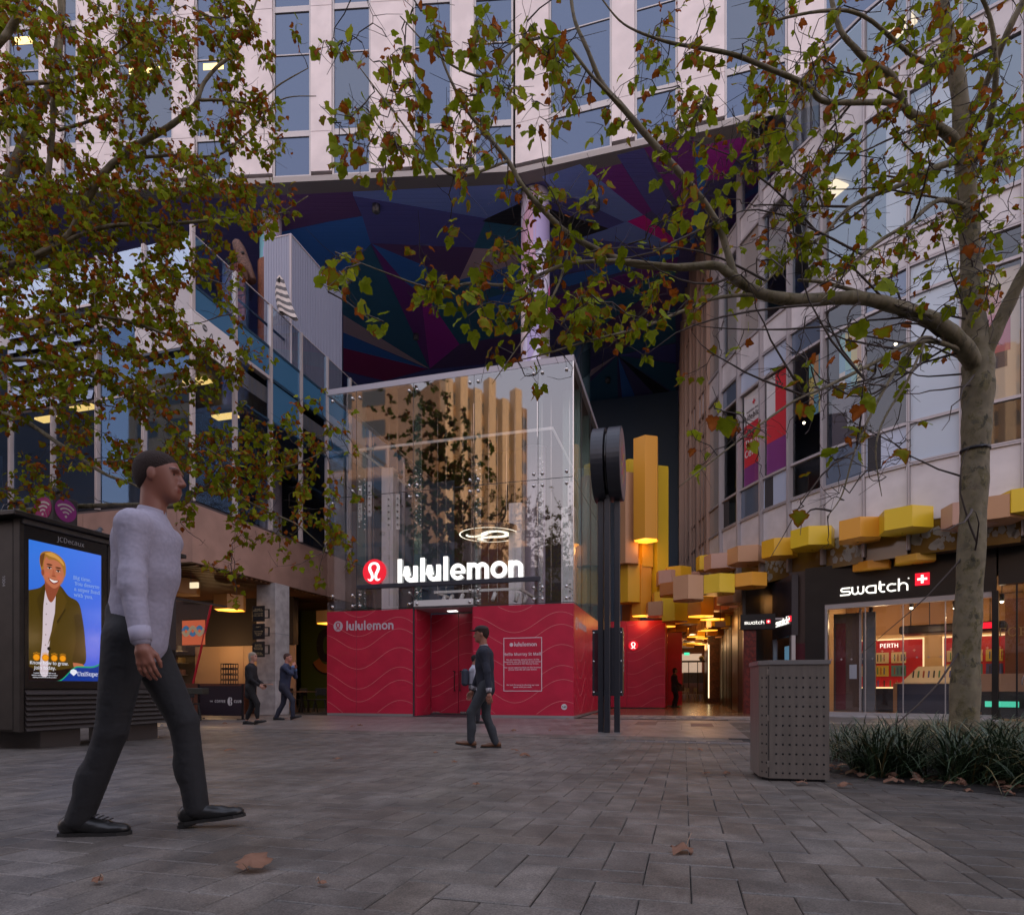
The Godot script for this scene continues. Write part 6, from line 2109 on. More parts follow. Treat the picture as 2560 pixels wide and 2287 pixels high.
		bx(ar, -0.16, -0.005, 0.021, 0.14, 0.005, 0.023)
		ribbon(ar, [Vector2(0.11, 0.025), Vector2(0.14, 0), Vector2(0.11, -0.025)], 0.008, 0.021, 0.0232)
		part(w, "arrow", ar, gold)
		var ws: Array = words[k]
		for i in ws.size():
			if ws[i] == "": continue
			var y := 0.14 - 0.05 * i if i < 2 + (1 if k == 2 else 0) else -0.06 - 0.05 * (i - 2)
			text(w, "lettering", ws[i], 0.055, gold, Vector3(-0.01, y, 0.022), 0, font_r, 0.001)

# ---------- payphone and advertising kiosk ----------
func poly_fill(im: Image, pts: Array, c: Color) -> void:       # soft-edged polygon into a picture, points in 0..1 (y down)
	var w := im.get_width()
	var h := im.get_height()
	var y0 := 9999
	var y1 := -1
	var pp := []
	for p in pts:
		pp.append(Vector2(p[0] * w, p[1] * h))
		y0 = mini(y0, int(p[1] * h) - 1)
		y1 = maxi(y1, int(p[1] * h) + 1)
	for y in range(maxi(y0, 0), mini(y1 + 1, h)):
		var xs := []
		for i in pp.size():
			var a: Vector2 = pp[i]
			var b: Vector2 = pp[(i + 1) % pp.size()]
			if (a.y <= y + 0.5) != (b.y <= y + 0.5):
				xs.append(a.x + (y + 0.5 - a.y) / (b.y - a.y) * (b.x - a.x))
		xs.sort()
		for k in range(0, xs.size() - 1, 2):
			for x in range(maxi(int(xs[k]), 0), mini(int(xs[k + 1]) + 1, w)):
				var cov := clampf(minf(x + 1, xs[k + 1]) - maxf(x, xs[k]), 0.0, 1.0)
				im.set_pixel(x, y, im.get_pixel(x, y).lerp(c, cov * c.a))

func blob(im: Image, x: float, y: float, rx: float, ry: float, c: Color, soft := 0.25) -> void:
	var w := im.get_width()
	var h := im.get_height()
	for py in range(maxi(0, int((y - ry * 1.3) * h)), mini(h, int((y + ry * 1.3) * h))):
		for px in range(maxi(0, int((x - rx * 1.3) * w)), mini(w, int((x + rx * 1.3) * w))):
			var d := Vector2((float(px) / w - x) / rx, (float(py) / h - y) / ry).length()
			var k := clampf((1.0 - d) / soft + 0.5, 0.0, 1.0)
			if k > 0: im.set_pixel(px, py, im.get_pixel(px, py).lerp(c, k * c.a))

func curve_pts(a: Array) -> Array:
	var p := []
	for q in a: p.append(Vector2(q[0], q[1]))
	var out := []
	for v in spline(p + [p[0]], 5): out.append([v.x, v.y])
	return out

func advert() -> ImageTexture:      # a smiling woman in an olive blazer before a blue ground
	var im := Image.create(384, 672, false, Image.FORMAT_RGB8)
	for y in 672:
		for x in 384:
			var f := y / 672.0
			var s := x / 384.0
			im.set_pixel(x, y, Color(0.20 + 0.08 * s, 0.46 - 0.10 * f, 0.86 - 0.06 * f + 0.04 * s))
	var skin := Color(0.72, 0.42, 0.30)
	var shade := Color(0.55, 0.28, 0.19)
	# blazer
	poly_fill(im, curve_pts([[0.0, 0.36], [0.14, 0.33], [0.24, 0.28], [0.40, 0.29], [0.52, 0.36], [0.66, 0.40], [0.72, 0.52], [0.76, 0.70], [0.76, 0.86], [0.60, 0.88], [0.62, 1.02], [-0.05, 1.02], [-0.05, 0.6]]), Color(0.29, 0.22, 0.05))
	poly_fill(im, curve_pts([[0.60, 0.50], [0.62, 0.70], [0.58, 0.86], [0.76, 0.86], [0.75, 0.66], [0.70, 0.50]]), Color(0.24, 0.18, 0.04))
	# dark trousers, shirt, lapels
	poly_fill(im, [[0.0, 0.90], [0.16, 0.94], [0.60, 0.90], [0.62, 1.0], [0.0, 1.0]], Color(0.10, 0.055, 0.045))
	poly_fill(im, curve_pts([[0.19, 0.34], [0.26, 0.30], [0.36, 0.31], [0.36, 0.42], [0.30, 0.60], [0.25, 0.80], [0.24, 0.96], [0.14, 0.94], [0.17, 0.70], [0.18, 0.50]]), Color(0.80, 0.74, 0.77))
	poly_fill(im, [[0.35, 0.34], [0.40, 0.30], [0.50, 0.40], [0.42, 0.52], [0.24, 0.74], [0.33, 0.55]], Color(0.33, 0.25, 0.07))
	poly_fill(im, [[0.19, 0.31], [0.22, 0.29], [0.185, 0.45], [0.17, 0.60], [0.10, 0.42]], Color(0.25, 0.19, 0.045))
	poly_fill(im, [[0.36, 0.56], [0.47, 0.46], [0.485, 0.465], [0.37, 0.58]], Color(0.20, 0.15, 0.035))
	for k in 5: blob(im, 0.225 - 0.004 * k, 0.44 + k * 0.075, 0.008, 0.005, Color(0.55, 0.48, 0.46))
	blob(im, 0.255, 0.765, 0.022, 0.013, Color(0.05, 0.04, 0.03))
	# neck, head, ears, hair
	poly_fill(im, curve_pts([[0.20, 0.26], [0.21, 0.34], [0.25, 0.41], [0.30, 0.42], [0.37, 0.34], [0.40, 0.26]]), shade)
	blob(im, 0.315, 0.185, 0.155, 0.125, skin, 0.12)
	poly_fill(im, curve_pts([[0.20, 0.20], [0.22, 0.26], [0.27, 0.305], [0.32, 0.32], [0.37, 0.305], [0.42, 0.255], [0.45, 0.19]]), skin)
	blob(im, 0.175, 0.215, 0.02, 0.024, shade)
	poly_fill(im, curve_pts([[0.155, 0.20], [0.135, 0.14], [0.15, 0.085], [0.21, 0.06], [0.30, 0.055], [0.40, 0.075], [0.47, 0.115], [0.485, 0.17], [0.47, 0.225], [0.445, 0.17], [0.40, 0.125], [0.33, 0.11], [0.26, 0.115], [0.22, 0.10], [0.19, 0.14], [0.185, 0.19]]), Color(0.62, 0.42, 0.16))
	poly_fill(im, curve_pts([[0.20, 0.075], [0.30, 0.06], [0.42, 0.095], [0.46, 0.14], [0.36, 0.10], [0.27, 0.09]]), Color(0.80, 0.58, 0.26))
	poly_fill(im, curve_pts([[0.14, 0.10], [0.20, 0.075], [0.185, 0.13], [0.165, 0.18], [0.145, 0.15]]), Color(0.42, 0.24, 0.09))
	# features
	for e in [[0.262, 0.175], [0.378, 0.187]]:
		blob(im, e[0], e[1] - 0.024, 0.038, 0.006, Color(0.30, 0.15, 0.08))
		blob(im, e[0], e[1], 0.026, 0.007, Color(0.80, 0.72, 0.68))
		blob(im, e[0], e[1], 0.012, 0.007, Color(0.10, 0.09, 0.10))
		blob(im, e[0], e[1] - 0.007, 0.034, 0.004, Color(0.25, 0.11, 0.07))
	poly_fill(im, curve_pts([[0.312, 0.18], [0.300, 0.215], [0.305, 0.228], [0.335, 0.230], [0.335, 0.215], [0.325, 0.19]]), Color(0.66, 0.36, 0.25))
	blob(im, 0.318, 0.230, 0.03, 0.005, shade)
	blob(im, 0.235, 0.225, 0.035, 0.02, Color(0.80, 0.42, 0.32, 0.6), 0.6)
	blob(im, 0.395, 0.235, 0.035, 0.02, Color(0.80, 0.42, 0.32, 0.6), 0.6)
	poly_fill(im, curve_pts([[0.248, 0.247], [0.315, 0.258], [0.385, 0.258], [0.36, 0.280], [0.315, 0.288], [0.27, 0.273]]), Color(0.50, 0.14, 0.13))
	poly_fill(im, curve_pts([[0.258, 0.251], [0.315, 0.261], [0.375, 0.261], [0.35, 0.274], [0.315, 0.279], [0.28, 0.268]]), Color(0.92, 0.88, 0.86))
	# hand
	poly_fill(im, curve_pts([[0.58, 0.86], [0.72, 0.87], [0.74, 0.90], [0.66, 0.93], [0.60, 0.90]]), skin)
	# blue corner with green edge
	var edge := []
	var low := []
	for i in 21:
		var f := i / 20.0
		var y := 1.0 - 0.115 * (0.5 - 0.5 * cos(PI * minf(f * 2.2, 1.0))) - 0.04 * maxf(0.0, f - 0.72) * 3.6 * maxf(0.0, f - 0.72) * 4.0
		edge.append([0.36 + 0.66 * f, y])
	low = edge.duplicate()
	low.append([1.02, 1.02])
	low.append([0.36, 1.02])
	poly_fill(im, low, Color(0.03, 0.20, 0.55))
	for i in 20:
		poly_fill(im, [edge[i], edge[i + 1], [edge[i + 1][0], edge[i + 1][1] + 0.012], [edge[i][0], edge[i][1] + 0.012]], Color(0.12, 0.62, 0.45))
	# gold medals
	for k in 4:
		blob(im, 0.095 + k * 0.115, 0.832, 0.045, 0.025, Color(0.80, 0.45, 0.03))
		blob(im, 0.095 + k * 0.115, 0.832, 0.036, 0.020, Color(0.93, 0.60, 0.08))
		for j in 5:
			blob(im, 0.06 + k * 0.115 + j * 0.0175, 0.797 + 0.004 * absf(j - 2), 0.006, 0.0035, Color(0.9, 0.6, 0.1))
	return ImageTexture.create_from_image(im)

func kiosk() -> void:
	var at := loc(-5.7, 0.0, 8.49)
	at.y = gy(at.z)
	var t := thing("payphone_kiosk", "dark bronze street kiosk with lit advertising screen and payphone", "kiosk", at, YAW)
	var body := worn(mt("kiosk_bronze", Color(0.040, 0.034, 0.030), 0.45, 0.35), "kiosk_smudge", 0.85, 1.0, 0.6)
	var dark := mt("kiosk_black", Color(0.010, 0.009, 0.010), 0.22)
	boxed(t, "body", body, -1.1, 0.27, 0.0, -0.03, 3.2, 2.72, 0.01)
	boxed(t, "corner_post", body, -0.10, 0.27, 2.70, 0.02, 3.2, 2.76, 0.006)
	boxed(t, "end_panel", body, -1.05, 0.30, 2.722, -0.12, 3.15, 2.75, 0.004)
	boxed(t, "end_seam", dark, -0.5, 0.3, 2.7505, -0.49, 3.15, 2.752)
	boxed(t, "roof", body, -1.25, 3.2, -0.1, 0.12, 3.27, 2.9, 0.012)
	boxed(t, "roof_edge", mt("kiosk_edge", Color(0.09, 0.085, 0.085), 0.35, 0.4), -0.02, 3.12, -0.02, 0.06, 3.2, 2.74, 0.01)
	boxed(t, "screen_frame", dark, -0.029, 0.86, 1.42, 0.02, 3.12, 2.70, 0.006)
	for i in 8:
		var st := mb()
		var y := 0.28 + i * 0.072
		hexa(st, [Vector3(0.045, y, 2.68), Vector3(0.045, y, 0.02), Vector3(0.0, y + 0.066, 0.02), Vector3(0.0, y + 0.066, 2.68)], [Vector3(-0.03, y, 2.68), Vector3(-0.03, y, 0.02), Vector3(-0.03, y + 0.066, 0.02), Vector3(-0.03, y + 0.066, 2.68)])
		part(t, "skirt_slat", st, mt("kiosk_slat", Color(0.055, 0.046, 0.042), 0.4, 0.3))
	for z in [0.30, 1.75]:
		boxed(t, "foot", mt("kiosk_foot", Color(0.05, 0.043, 0.04), 0.5), -0.95, -0.06, z, -0.12, 0.27, z + 0.62, 0.01)
	# the screen
	var sm := StandardMaterial3D.new()
	sm.resource_name = "advert_screen"
	sm.albedo_color = Color(0.02, 0.02, 0.02)
	sm.roughness = 0.12
	sm.emission_enabled = true
	sm.emission_texture = advert()
	sm.emission_operator = BaseMaterial3D.EMISSION_OP_MULTIPLY
	sm.emission = Color.WHITE
	sm.emission_energy_multiplier = 0.5
	var q := QuadMesh.new()
	q.size = Vector2(1.11, 1.95)
	var sc := piece(t, "display_screen", q, sm)
	sc.position = Vector3(0.0225, 1.955, 2.085)
	sc.rotation.y = PI / 2.0
	lamp_area("screen_lamp", at + Basis(Vector3.UP, YAW) * Vector3(0.06, 1.95, 2.085), Basis(Vector3.UP, YAW - PI / 2.0), 1.1, 1.9, Color(0.35, 0.5, 0.9), 0.10)
	var face := Node3D.new()
	face.name = "screen_print"
	t.add_child(face, true)
	face.position = Vector3(0.024, 1.955, 2.085)
	face.rotation.y = PI / 2.0
	var wl := lit("screen_text_light", Color(0.85, 0.87, 0.95), 0.35)
	for w in [["Know how to grow.", 0.066, -0.31, -0.725], ["Join today.", 0.066, -0.375, -0.795]]:
		text(face, "lettering", w[0], w[1], wl, Vector3(w[2] + 0.05, w[3], 0.001), 0, font_r, 0.001)
	for k in 3:
		text(face, "lettering", ["Consider the PDS and TMD on our", "website and your circumstances before", "making decisions about the product."][k], 0.021, wl, Vector3(-0.33, -0.868 - 0.03 * k, 0.001), 0, font_r, 0.001)
	text(face, "lettering", "UniSuper", 0.085, wl, Vector3(0.345, -0.87, 0.001), 0, font_s, 0.001)
	var shl := mb()
	plate(shl, PackedVector2Array([Vector2(0.10, -0.90), Vector2(0.045, -0.855), Vector2(0.055, -0.815), Vector2(0.10, -0.80), Vector2(0.145, -0.815), Vector2(0.155, -0.855)]), 0.0005, 0.0015)
	part(face, "shell_emblem", shl, wl)
	for k in 4:
		text(face, "lettering", ["Big time.", "You deserve", "a super fund", "with you."][k], 0.07, lit("screen_pale_light", Color(0.35, 0.5, 0.8), 0.3), Vector3(0.30 + [-0.06, 0.02, 0.02, -0.04][k], 0.56 - 0.085 * k, 0.001), 0, font_s, 0.001)
	var hn := Node3D.new()
	hn.name = "header"
	t.add_child(hn, true)
	hn.position = Vector3(0.021, 3.03, 2.02)
	hn.rotation.y = PI / 2.0
	text(hn, "lettering", "JCDecaux", 0.10, mt("kiosk_letter", Color(0.40, 0.40, 0.42), 0.5), Vector3.ZERO, 0, font_r, 0.002)
	text(t, "lettering", "1004", 0.07, mt("kiosk_letter"), Vector3(-0.28, 2.35, 2.753), 0, font_r, 0.001).rotation.z = -PI / 2.0
	# phone side
	boxed(t, "phone_panel", mt("phone_panel", Color(0.035, 0.030, 0.032), 0.35), -0.029, 0.86, 0.03, 0.008, 3.12, 1.40, 0.004)
	boxed(t, "logo_plate", mt("logo_plate", Color(0.16, 0.145, 0.15), 0.4), 0.0085, 2.62, 0.04, 0.014, 3.05, 0.34)
	var lf := Node3D.new()
	lf.name = "logo"
	t.add_child(lf, true)
	lf.position = Vector3(0.0145, 2.85, 0.19)
	lf.rotation.y = PI / 2.0
	var pk := mb()
	plate(pk, disc2(Vector2(-0.02, -0.06), 0.10, 0.075, 20), 0.0, 0.003)
	part(lf, "pink_spot", pk, mt("logo_pink", Color(0.42, 0.02, 0.20), 0.4)).rotation.z = -0.7
	var tw := mb()
	bx(tw, -0.11, 0.07, 0.003, 0.11, 0.13, 0.006)
	bx(tw, -0.035, -0.11, 0.003, 0.035, 0.07, 0.0062)
	part(lf, "letter", tw, mt("logo_white", Color(0.6, 0.6, 0.6), 0.4))
	var ph := Node3D.new()
	ph.name = "payphone"
	t.add_child(ph, true)
	ph.position = Vector3(0.012, 1.30, 0.46)
	ph.rotation.y = PI / 2.0
	var grey_m := mt("phone_grey", Color(0.13, 0.13, 0.135), 0.35, 0.5)
	var pc := mb()
	hexa(pc, [Vector3(-0.13, -0.22, 0.14), Vector3(0.17, -0.22, 0.14), Vector3(0.17, 0.24, 0.07), Vector3(-0.13, 0.24, 0.07)], [Vector3(-0.13, -0.22, 0), Vector3(0.17, -0.22, 0), Vector3(0.17, 0.24, 0), Vector3(-0.13, 0.24, 0)])
	part(ph, "case", pc, grey_m)
	for r in 4:
		for c in 3:
			var o := boxed(ph, "key", mt("phone_key", Color(0.35, 0.35, 0.36), 0.4, 0.5), -0.012, -0.012, 0.0, 0.012, 0.012, 0.008)
			o.position = Vector3(0.035 + c * 0.038, -0.02 - r * 0.036, 0.107 + 0.0055 * r + 0.002)
			o.rotation.x = -0.15
	var lcd := boxed(ph, "small_display", mt("phone_lcd", Color(0.12, 0.14, 0.11), 0.2), -0.06, -0.018, 0, 0.06, 0.018, 0.006)
	lcd.position = Vector3(0.075, 0.06, 0.098)
	lcd.rotation.x = -0.15
	var hs := mb(true)
	tube(hs, [Vector3(-0.10, 0.20, 0.12), Vector3(-0.085, 0.20, 0.15), Vector3(-0.075, 0.10, 0.165), Vector3(-0.06, -0.02, 0.165), Vector3(-0.05, -0.09, 0.15), Vector3(-0.06, -0.10, 0.13)], [0.03, 0.034, 0.022, 0.022, 0.034, 0.03], 10)
	part(ph, "handset", hs, dark)
	var cd := mb(true)
	var run := []
	for i in 21:
		var f := i / 20.0
		run.append(Vector3(lerpf(-0.06, 0.05, f) - 0.16 * sin(PI * f), -0.10 - 0.10 * f - 0.30 * sin(PI * f), 0.10))
	var rr := []
	for i in 21: rr.append(0.006)
	tube(cd, run, rr, 6)
	part(ph, "cord", cd, mt("chrome_dull", Color(0.4, 0.4, 0.4), 0.35, 0.8))
	boxed(ph, "side_board", dark, 0.20, -0.35, 0.0, 0.40, 0.25, 0.012)
	for i in 30:
		var st := mb()
		var x := rnd(-1.1, 0.05)
		var z := rnd(0.1, 2.8)
		bar(st, Vector3(x, 3.27, z), Vector3(x + rnd(-0.05, 0.05), 3.27 + rnd(0.08, 0.16), z + rnd(-0.05, 0.05)), 0.004, 0.004)
		part(t, "bird_spike", st, mt("spike_steel", Color(0.4, 0.38, 0.35), 0.35, 0.6))
	# cube with wireless symbols
	var c := thing("wireless_cube_sign", "dark cube sign with magenta ovals and white wireless symbol on kiosk roof", "sign", at + Basis(Vector3.UP, YAW) * Vector3(-0.20, 3.27, 2.08), YAW)
	boxed(c, "cube", mt("cube_dark", Color(0.05, 0.045, 0.045), 0.35), -0.19, 0.02, -0.19, 0.19, 0.40, 0.19, 0.008)
	boxed(c, "neck", dark, -0.15, 0.0, -0.15, 0.15, 0.02, 0.15)
	for f in 2:
		var h := Node3D.new()
		h.name = "symbol"
		c.add_child(h, true)
		h.position = Vector3(0, 0.21, 0.191) if f == 0 else Vector3(0.191, 0.21, 0)
		h.rotation.y = 0.0 if f == 0 else PI / 2.0
		var ov := mb()
		plate(ov, disc2(Vector2.ZERO, 0.165, 0.165, 32), 0.0, 0.004)
		part(h, "magenta_oval", ov, mt("magenta", Color(0.40, 0.008, 0.14), 0.35) if f == 0 else mt("magenta_violet", Color(0.34, 0.03, 0.26), 0.35))
		var wv := mb()
		for k in 3:
			ribbon(wv, arc(Vector2(0, -0.09), 0.065 + 0.055 * k, 0.065 + 0.055 * k, 45, 135, 12), 0.024, 0.004, 0.006)
		plate(wv, disc2(Vector2(0, -0.09), 0.019, 0.019, 12), 0.004, 0.006)
		part(h, "white_waves", wv, mt("symbol_white", Color(0.62, 0.58, 0.52), 0.5))

# ---------- totem, bin, pigeons ----------
func totem() -> void:
	var at := loc(1.62, 0.0, 5.23)
	var t := thing("street_totem", "tall black totem sign with round double drum on three posts", "sign", at, YAW)
	var m := mt("totem_black", Color(0.022, 0.024, 0.032), 0.38, 0.1)
	for q in [[-0.15, 0.10], [-0.02, 0.16], [0.16, 0.05]]:
		boxed(t, "post", m, q[0] - 0.055, 0.0, q[1] - 0.055, q[0] + 0.055, 4.75, q[1] + 0.055, 0.006)
	for s in [[-0.27, -0.04], [0.03, 0.27]]:
		var st := mb(false)
		var n := 48
		for k in n:
			var a0 := TAU * k / n
			var a1 := TAU * (k + 1) / n
			var c0 := Vector3(0, sin(a0), cos(a0)) * 0.70
			var c1 := Vector3(0, sin(a1), cos(a1)) * 0.70
			var y := Vector3(0, 5.25, 0.08)
			quad(st, Vector3(s[0], 0, 0) + c0 + y, Vector3(s[0], 0, 0) + c1 + y, Vector3(s[1], 0, 0) + c1 + y, Vector3(s[1], 0, 0) + c0 + y)
			tri(st, Vector3(s[1], 0, 0) + y, Vector3(s[1], 0, 0) + c0 + y, Vector3(s[1], 0, 0) + c1 + y)
			tri(st, Vector3(s[0], 0, 0) + y, Vector3(s[0], 0, 0) + c1 + y, Vector3(s[0], 0, 0) + c0 + y)
		part(t, "drum", st, m)
	var co := mb(true)
	cyl(co, Vector3(-0.04, 5.25, 0.08), Vector3(0.03, 5.25, 0.08), 0.62, 32)
	part(t, "drum_core", co, mt("kiosk_black"))
	var f := Node3D.new()
	f.name = "drum_face"
	t.add_child(f, true)
	f.position = Vector3(0.271, 5.25, 0.08)
	f.rotation.y = PI / 2.0
	var pl := mb()
	plate(pl, disc2(Vector2.ZERO, 0.66, 0.66, 40), 0.0, 0.004)
	part(f, "face_plate", pl, mt("drum_face", Color(0.20, 0.15, 0.15), 0.3))
	var fm := [mt("drum_pink", Color(0.50, 0.05, 0.16), 0.4), mt("drum_yellow", Color(0.50, 0.34, 0.06), 0.4)]
	for k in 10:
		var rb := mb()
		var a := TAU * k / 10.0
		ribbon(rb, spline([Vector2(cos(a), sin(a)) * 0.08, Vector2(cos(a + 0.4), sin(a + 0.4)) * 0.24, Vector2(cos(a + 0.1), sin(a + 0.1)) * 0.42], 5), [0.02, 0.03, 0.04, 0.05, 0.06, 0.06, 0.06, 0.05, 0.04, 0.03, 0.01], 0.0045, 0.007)
		part(f, "flower_petal", rb, fm[k % 2])
	boxed(t, "map_case", m, -0.32, 0.72, -0.03, 0.0, 2.02, 0.12, 0.006)
	boxed(t, "map_case", m, 0.03, 0.72, -0.12, 0.27, 2.06, 0.10, 0.006)
	boxed(t, "case_spine", m, -0.05, 0.75, 0.12, 0.04, 2.04, 0.2)
	boxed(t, "map_glass", mt("map_glass", Color(0.05, 0.015, 0.02), 0.12), -0.28, 0.8, 0.121, -0.07, 1.95, 0.124)
	boxed(t, "side_panel", mt("side_brass", Color(0.22, 0.12, 0.05), 0.35, 0.4), 0.271, 0.78, -0.10, 0.28, 1.98, 0.07)
	for k in 5:
		boxed(t, "printed_line", mt("printed_pale", Color(0.45, 0.42, 0.38), 0.5), 0.281, 1.60 - k * 0.1, -0.07, 0.283, 1.64 - k * 0.1, 0.04)
	for q in [[-0.29, 0.79], [-0.29, 1.40], [-0.29, 1.96], [0.24, 0.79], [0.24, 1.40], [0.24, 1.96]]:
		var st := mb(true)
		cyl(st, Vector3(q[0], q[1], 0.10), Vector3(q[0], q[1], 0.135 if q[0] < 0 else 0.115), 0.018, 10)
		part(t, "steel_stud", st, mt("bright_steel"))
	for x in [-0.15, -0.02, 0.16]:
		boxed(t, "base_plate", mt("chrome_dull"), x - 0.08, -0.002, 0.02, x + 0.08, 0.006, 0.2)

func litter_bin() -> void:
	var at := loc(3.93, 0, 11.78)
	at.y = gy(at.z)
	var t := thing("litter_bin", "square stainless steel litter bin with rows of round holes", "bin", at, YAW + 0.06)
	var steel := mt("bin_steel", Color(0.25, 0.232, 0.218), 0.36, 0.45)
	if not texs.has("brushed"):
		var im := Image.create(256, 256, false, Image.FORMAT_RGB8)
		var r2 := RandomNumberGenerator.new()
		r2.seed = 5
		var n := FastNoiseLite.new()
		n.seed = 8
		n.frequency = 0.02
		var base := n.get_seamless_image(256, 256)
		for x in 256:
			var s := r2.randf_range(0.97, 1.0)
			for y in 256:
				var v := s * (0.88 + 0.12 * base.get_pixel((x * 2) % 256, y / 3).r)
				im.set_pixel(x, y, Color(v, v * 0.97, v * 0.93))
		texs["brushed"] = ImageTexture.create_from_image(im)
	steel.albedo_texture = texs["brushed"]
	steel.uv1_triplanar = true
	steel.uv1_scale = Vector3(1.6, 1.0, 1.6)
	var hole := mt("bin_hole", Color(0.006, 0.006, 0.007), 0.9)
	var h := 1.0
	# outline with cut corners on the left
	var c := 0.10
	var poly := PackedVector2Array([Vector2(-0.28, -0.24), Vector2(-0.18, -0.32), Vector2(0.24, -0.32), Vector2(0.24, 0.32), Vector2(-0.215, 0.32), Vector2(-0.28, 0.20)])
	var inner := PackedVector2Array()
	for p in poly: inner.append(p * 0.9)
	var bs := mb()
	slab(bs, inner, -0.03, 0.05)
	part(t, "plinth", bs, mt("kiosk_black"))
	var body := mb()
	slab(body, poly, 0.03, h - 0.035)
	part(t, "body", body, steel)
	var big := PackedVector2Array()
	for p in poly: big.append(p * 1.035)
	var lid := mb()
	slab(lid, big, h - 0.03, h)
	var mid := PackedVector2Array()
	for p in poly: mid.append(p * 0.98)
	slab(lid, mid, h - 0.045, h - 0.0301)
	var topp := PackedVector2Array()
	for p in poly: topp.append(p * 1.02)
	slab(lid, topp, h + 0.0001, h + 0.006)
	part(t, "lid", lid, mt("bin_lid", Color(0.28, 0.26, 0.245), 0.32, 0.5))
	boxed(t, "door_seam", hole, -0.229, 0.04, 0.3195, -0.223, h - 0.05, 0.3215)
	for y in [0.12, 0.5, 0.88]:
		boxed(t, "hinge", steel, -0.236, y, 0.318, -0.218, y + 0.05, 0.326, 0.003)
	for r in 11:
		for k in 8:
			var st := mb(true)
			var x := -0.165 + k * 0.052
			var y := 0.075 + r * 0.0785
			cyl(st, Vector3(x, y, 0.318), Vector3(x, y, 0.3208), 0.0088, 10)
			part(t, "hole", st, hole)
	for r in 11:
		for k in 2:
			var st := mb(true)
			var f := 0.3 + 0.4 * k
			var p := Vector3(lerpf(-0.28, -0.215, f), 0.075 + r * 0.0785, lerpf(0.20, 0.32, f))
			var nn := Vector3(-0.12, 0, 0.065).normalized()
			cyl(st, p - nn * 0.002, p + nn * 0.0008, 0.0088, 8)
			part(t, "hole", st, hole)

func pigeons() -> void:
	var base := loc(-5.7, 0, 8.49)
	base.y = gy(base.z)
	var spots := [[pt(48, 1277, 9.6), 0.3, "dark pigeon perched on the branch left of the cube sign"], [base + Basis(Vector3.UP, YAW) * Vector3(-0.24, 3.67, 2.05), 2.2, "grey and white pigeon hunched on top of the cube sign"], [base + Basis(Vector3.UP, YAW) * Vector3(-0.5, 3.27, 1.2), 1.2, "slate grey pigeon standing on the kiosk roof behind the walking man"]]
	for s in spots:
		var o := thing("pigeon", s[2], "pigeon", s[0], s[1], "pigeons on the kiosk and branch")
		var st := mb(true)
		var prims := [[Vector3(-0.06, 0.115, 0), Vector3(0.06, 0.125, 0), 0.045, 0.058, 0.03], [Vector3(0.06, 0.135, 0), Vector3(0.105, 0.205, 0), 0.042, 0.028, 0.03], [Vector3(0.108, 0.218, 0), Vector3(0.122, 0.216, 0), 0.027, 0.02, 0.015], [Vector3(-0.06, 0.11, 0), Vector3(-0.175, 0.075, 0), 0.035, 0.014, 0.025]]
		nets(st, prims, 0.008, Color(1, 1, 1))
		part(o, "body", st, mt("pigeon_grey", Color(0.10, 0.105, 0.125), 0.6))
		var wg := mb(true)
		for e in [-1, 1]:
			tube(wg, [Vector3(0.05, 0.14, 0.048 * e), Vector3(-0.02, 0.13, 0.060 * e), Vector3(-0.10, 0.105, 0.042 * e), Vector3(-0.15, 0.085, 0.02 * e)], [0.02, 0.035, 0.026, 0.006], 8)
		part(o, "wing", wg, mt("pigeon_dark", Color(0.045, 0.048, 0.06), 0.6))
		var lg := mb(true)
		for e in [-1, 1]:
			tube(lg, [Vector3(0.01, 0.08, 0.025 * e), Vector3(0.005, 0.03, 0.025 * e), Vector3(0.01, 0.004, 0.025 * e), Vector3(0.05, 0.003, 0.028 * e)], [0.008, 0.006, 0.005, 0.003], 6)
		part(o, "legs", lg, mt("pigeon_leg", Color(0.30, 0.08, 0.06), 0.6))
		var bk := mb(true)
		tube(bk, [Vector3(0.138, 0.215, 0), Vector3(0.165, 0.205, 0)], [0.008, 0.002], 6)
		part(o, "beak", bk, mt("pigeon_beak", Color(0.12, 0.1, 0.09), 0.5))

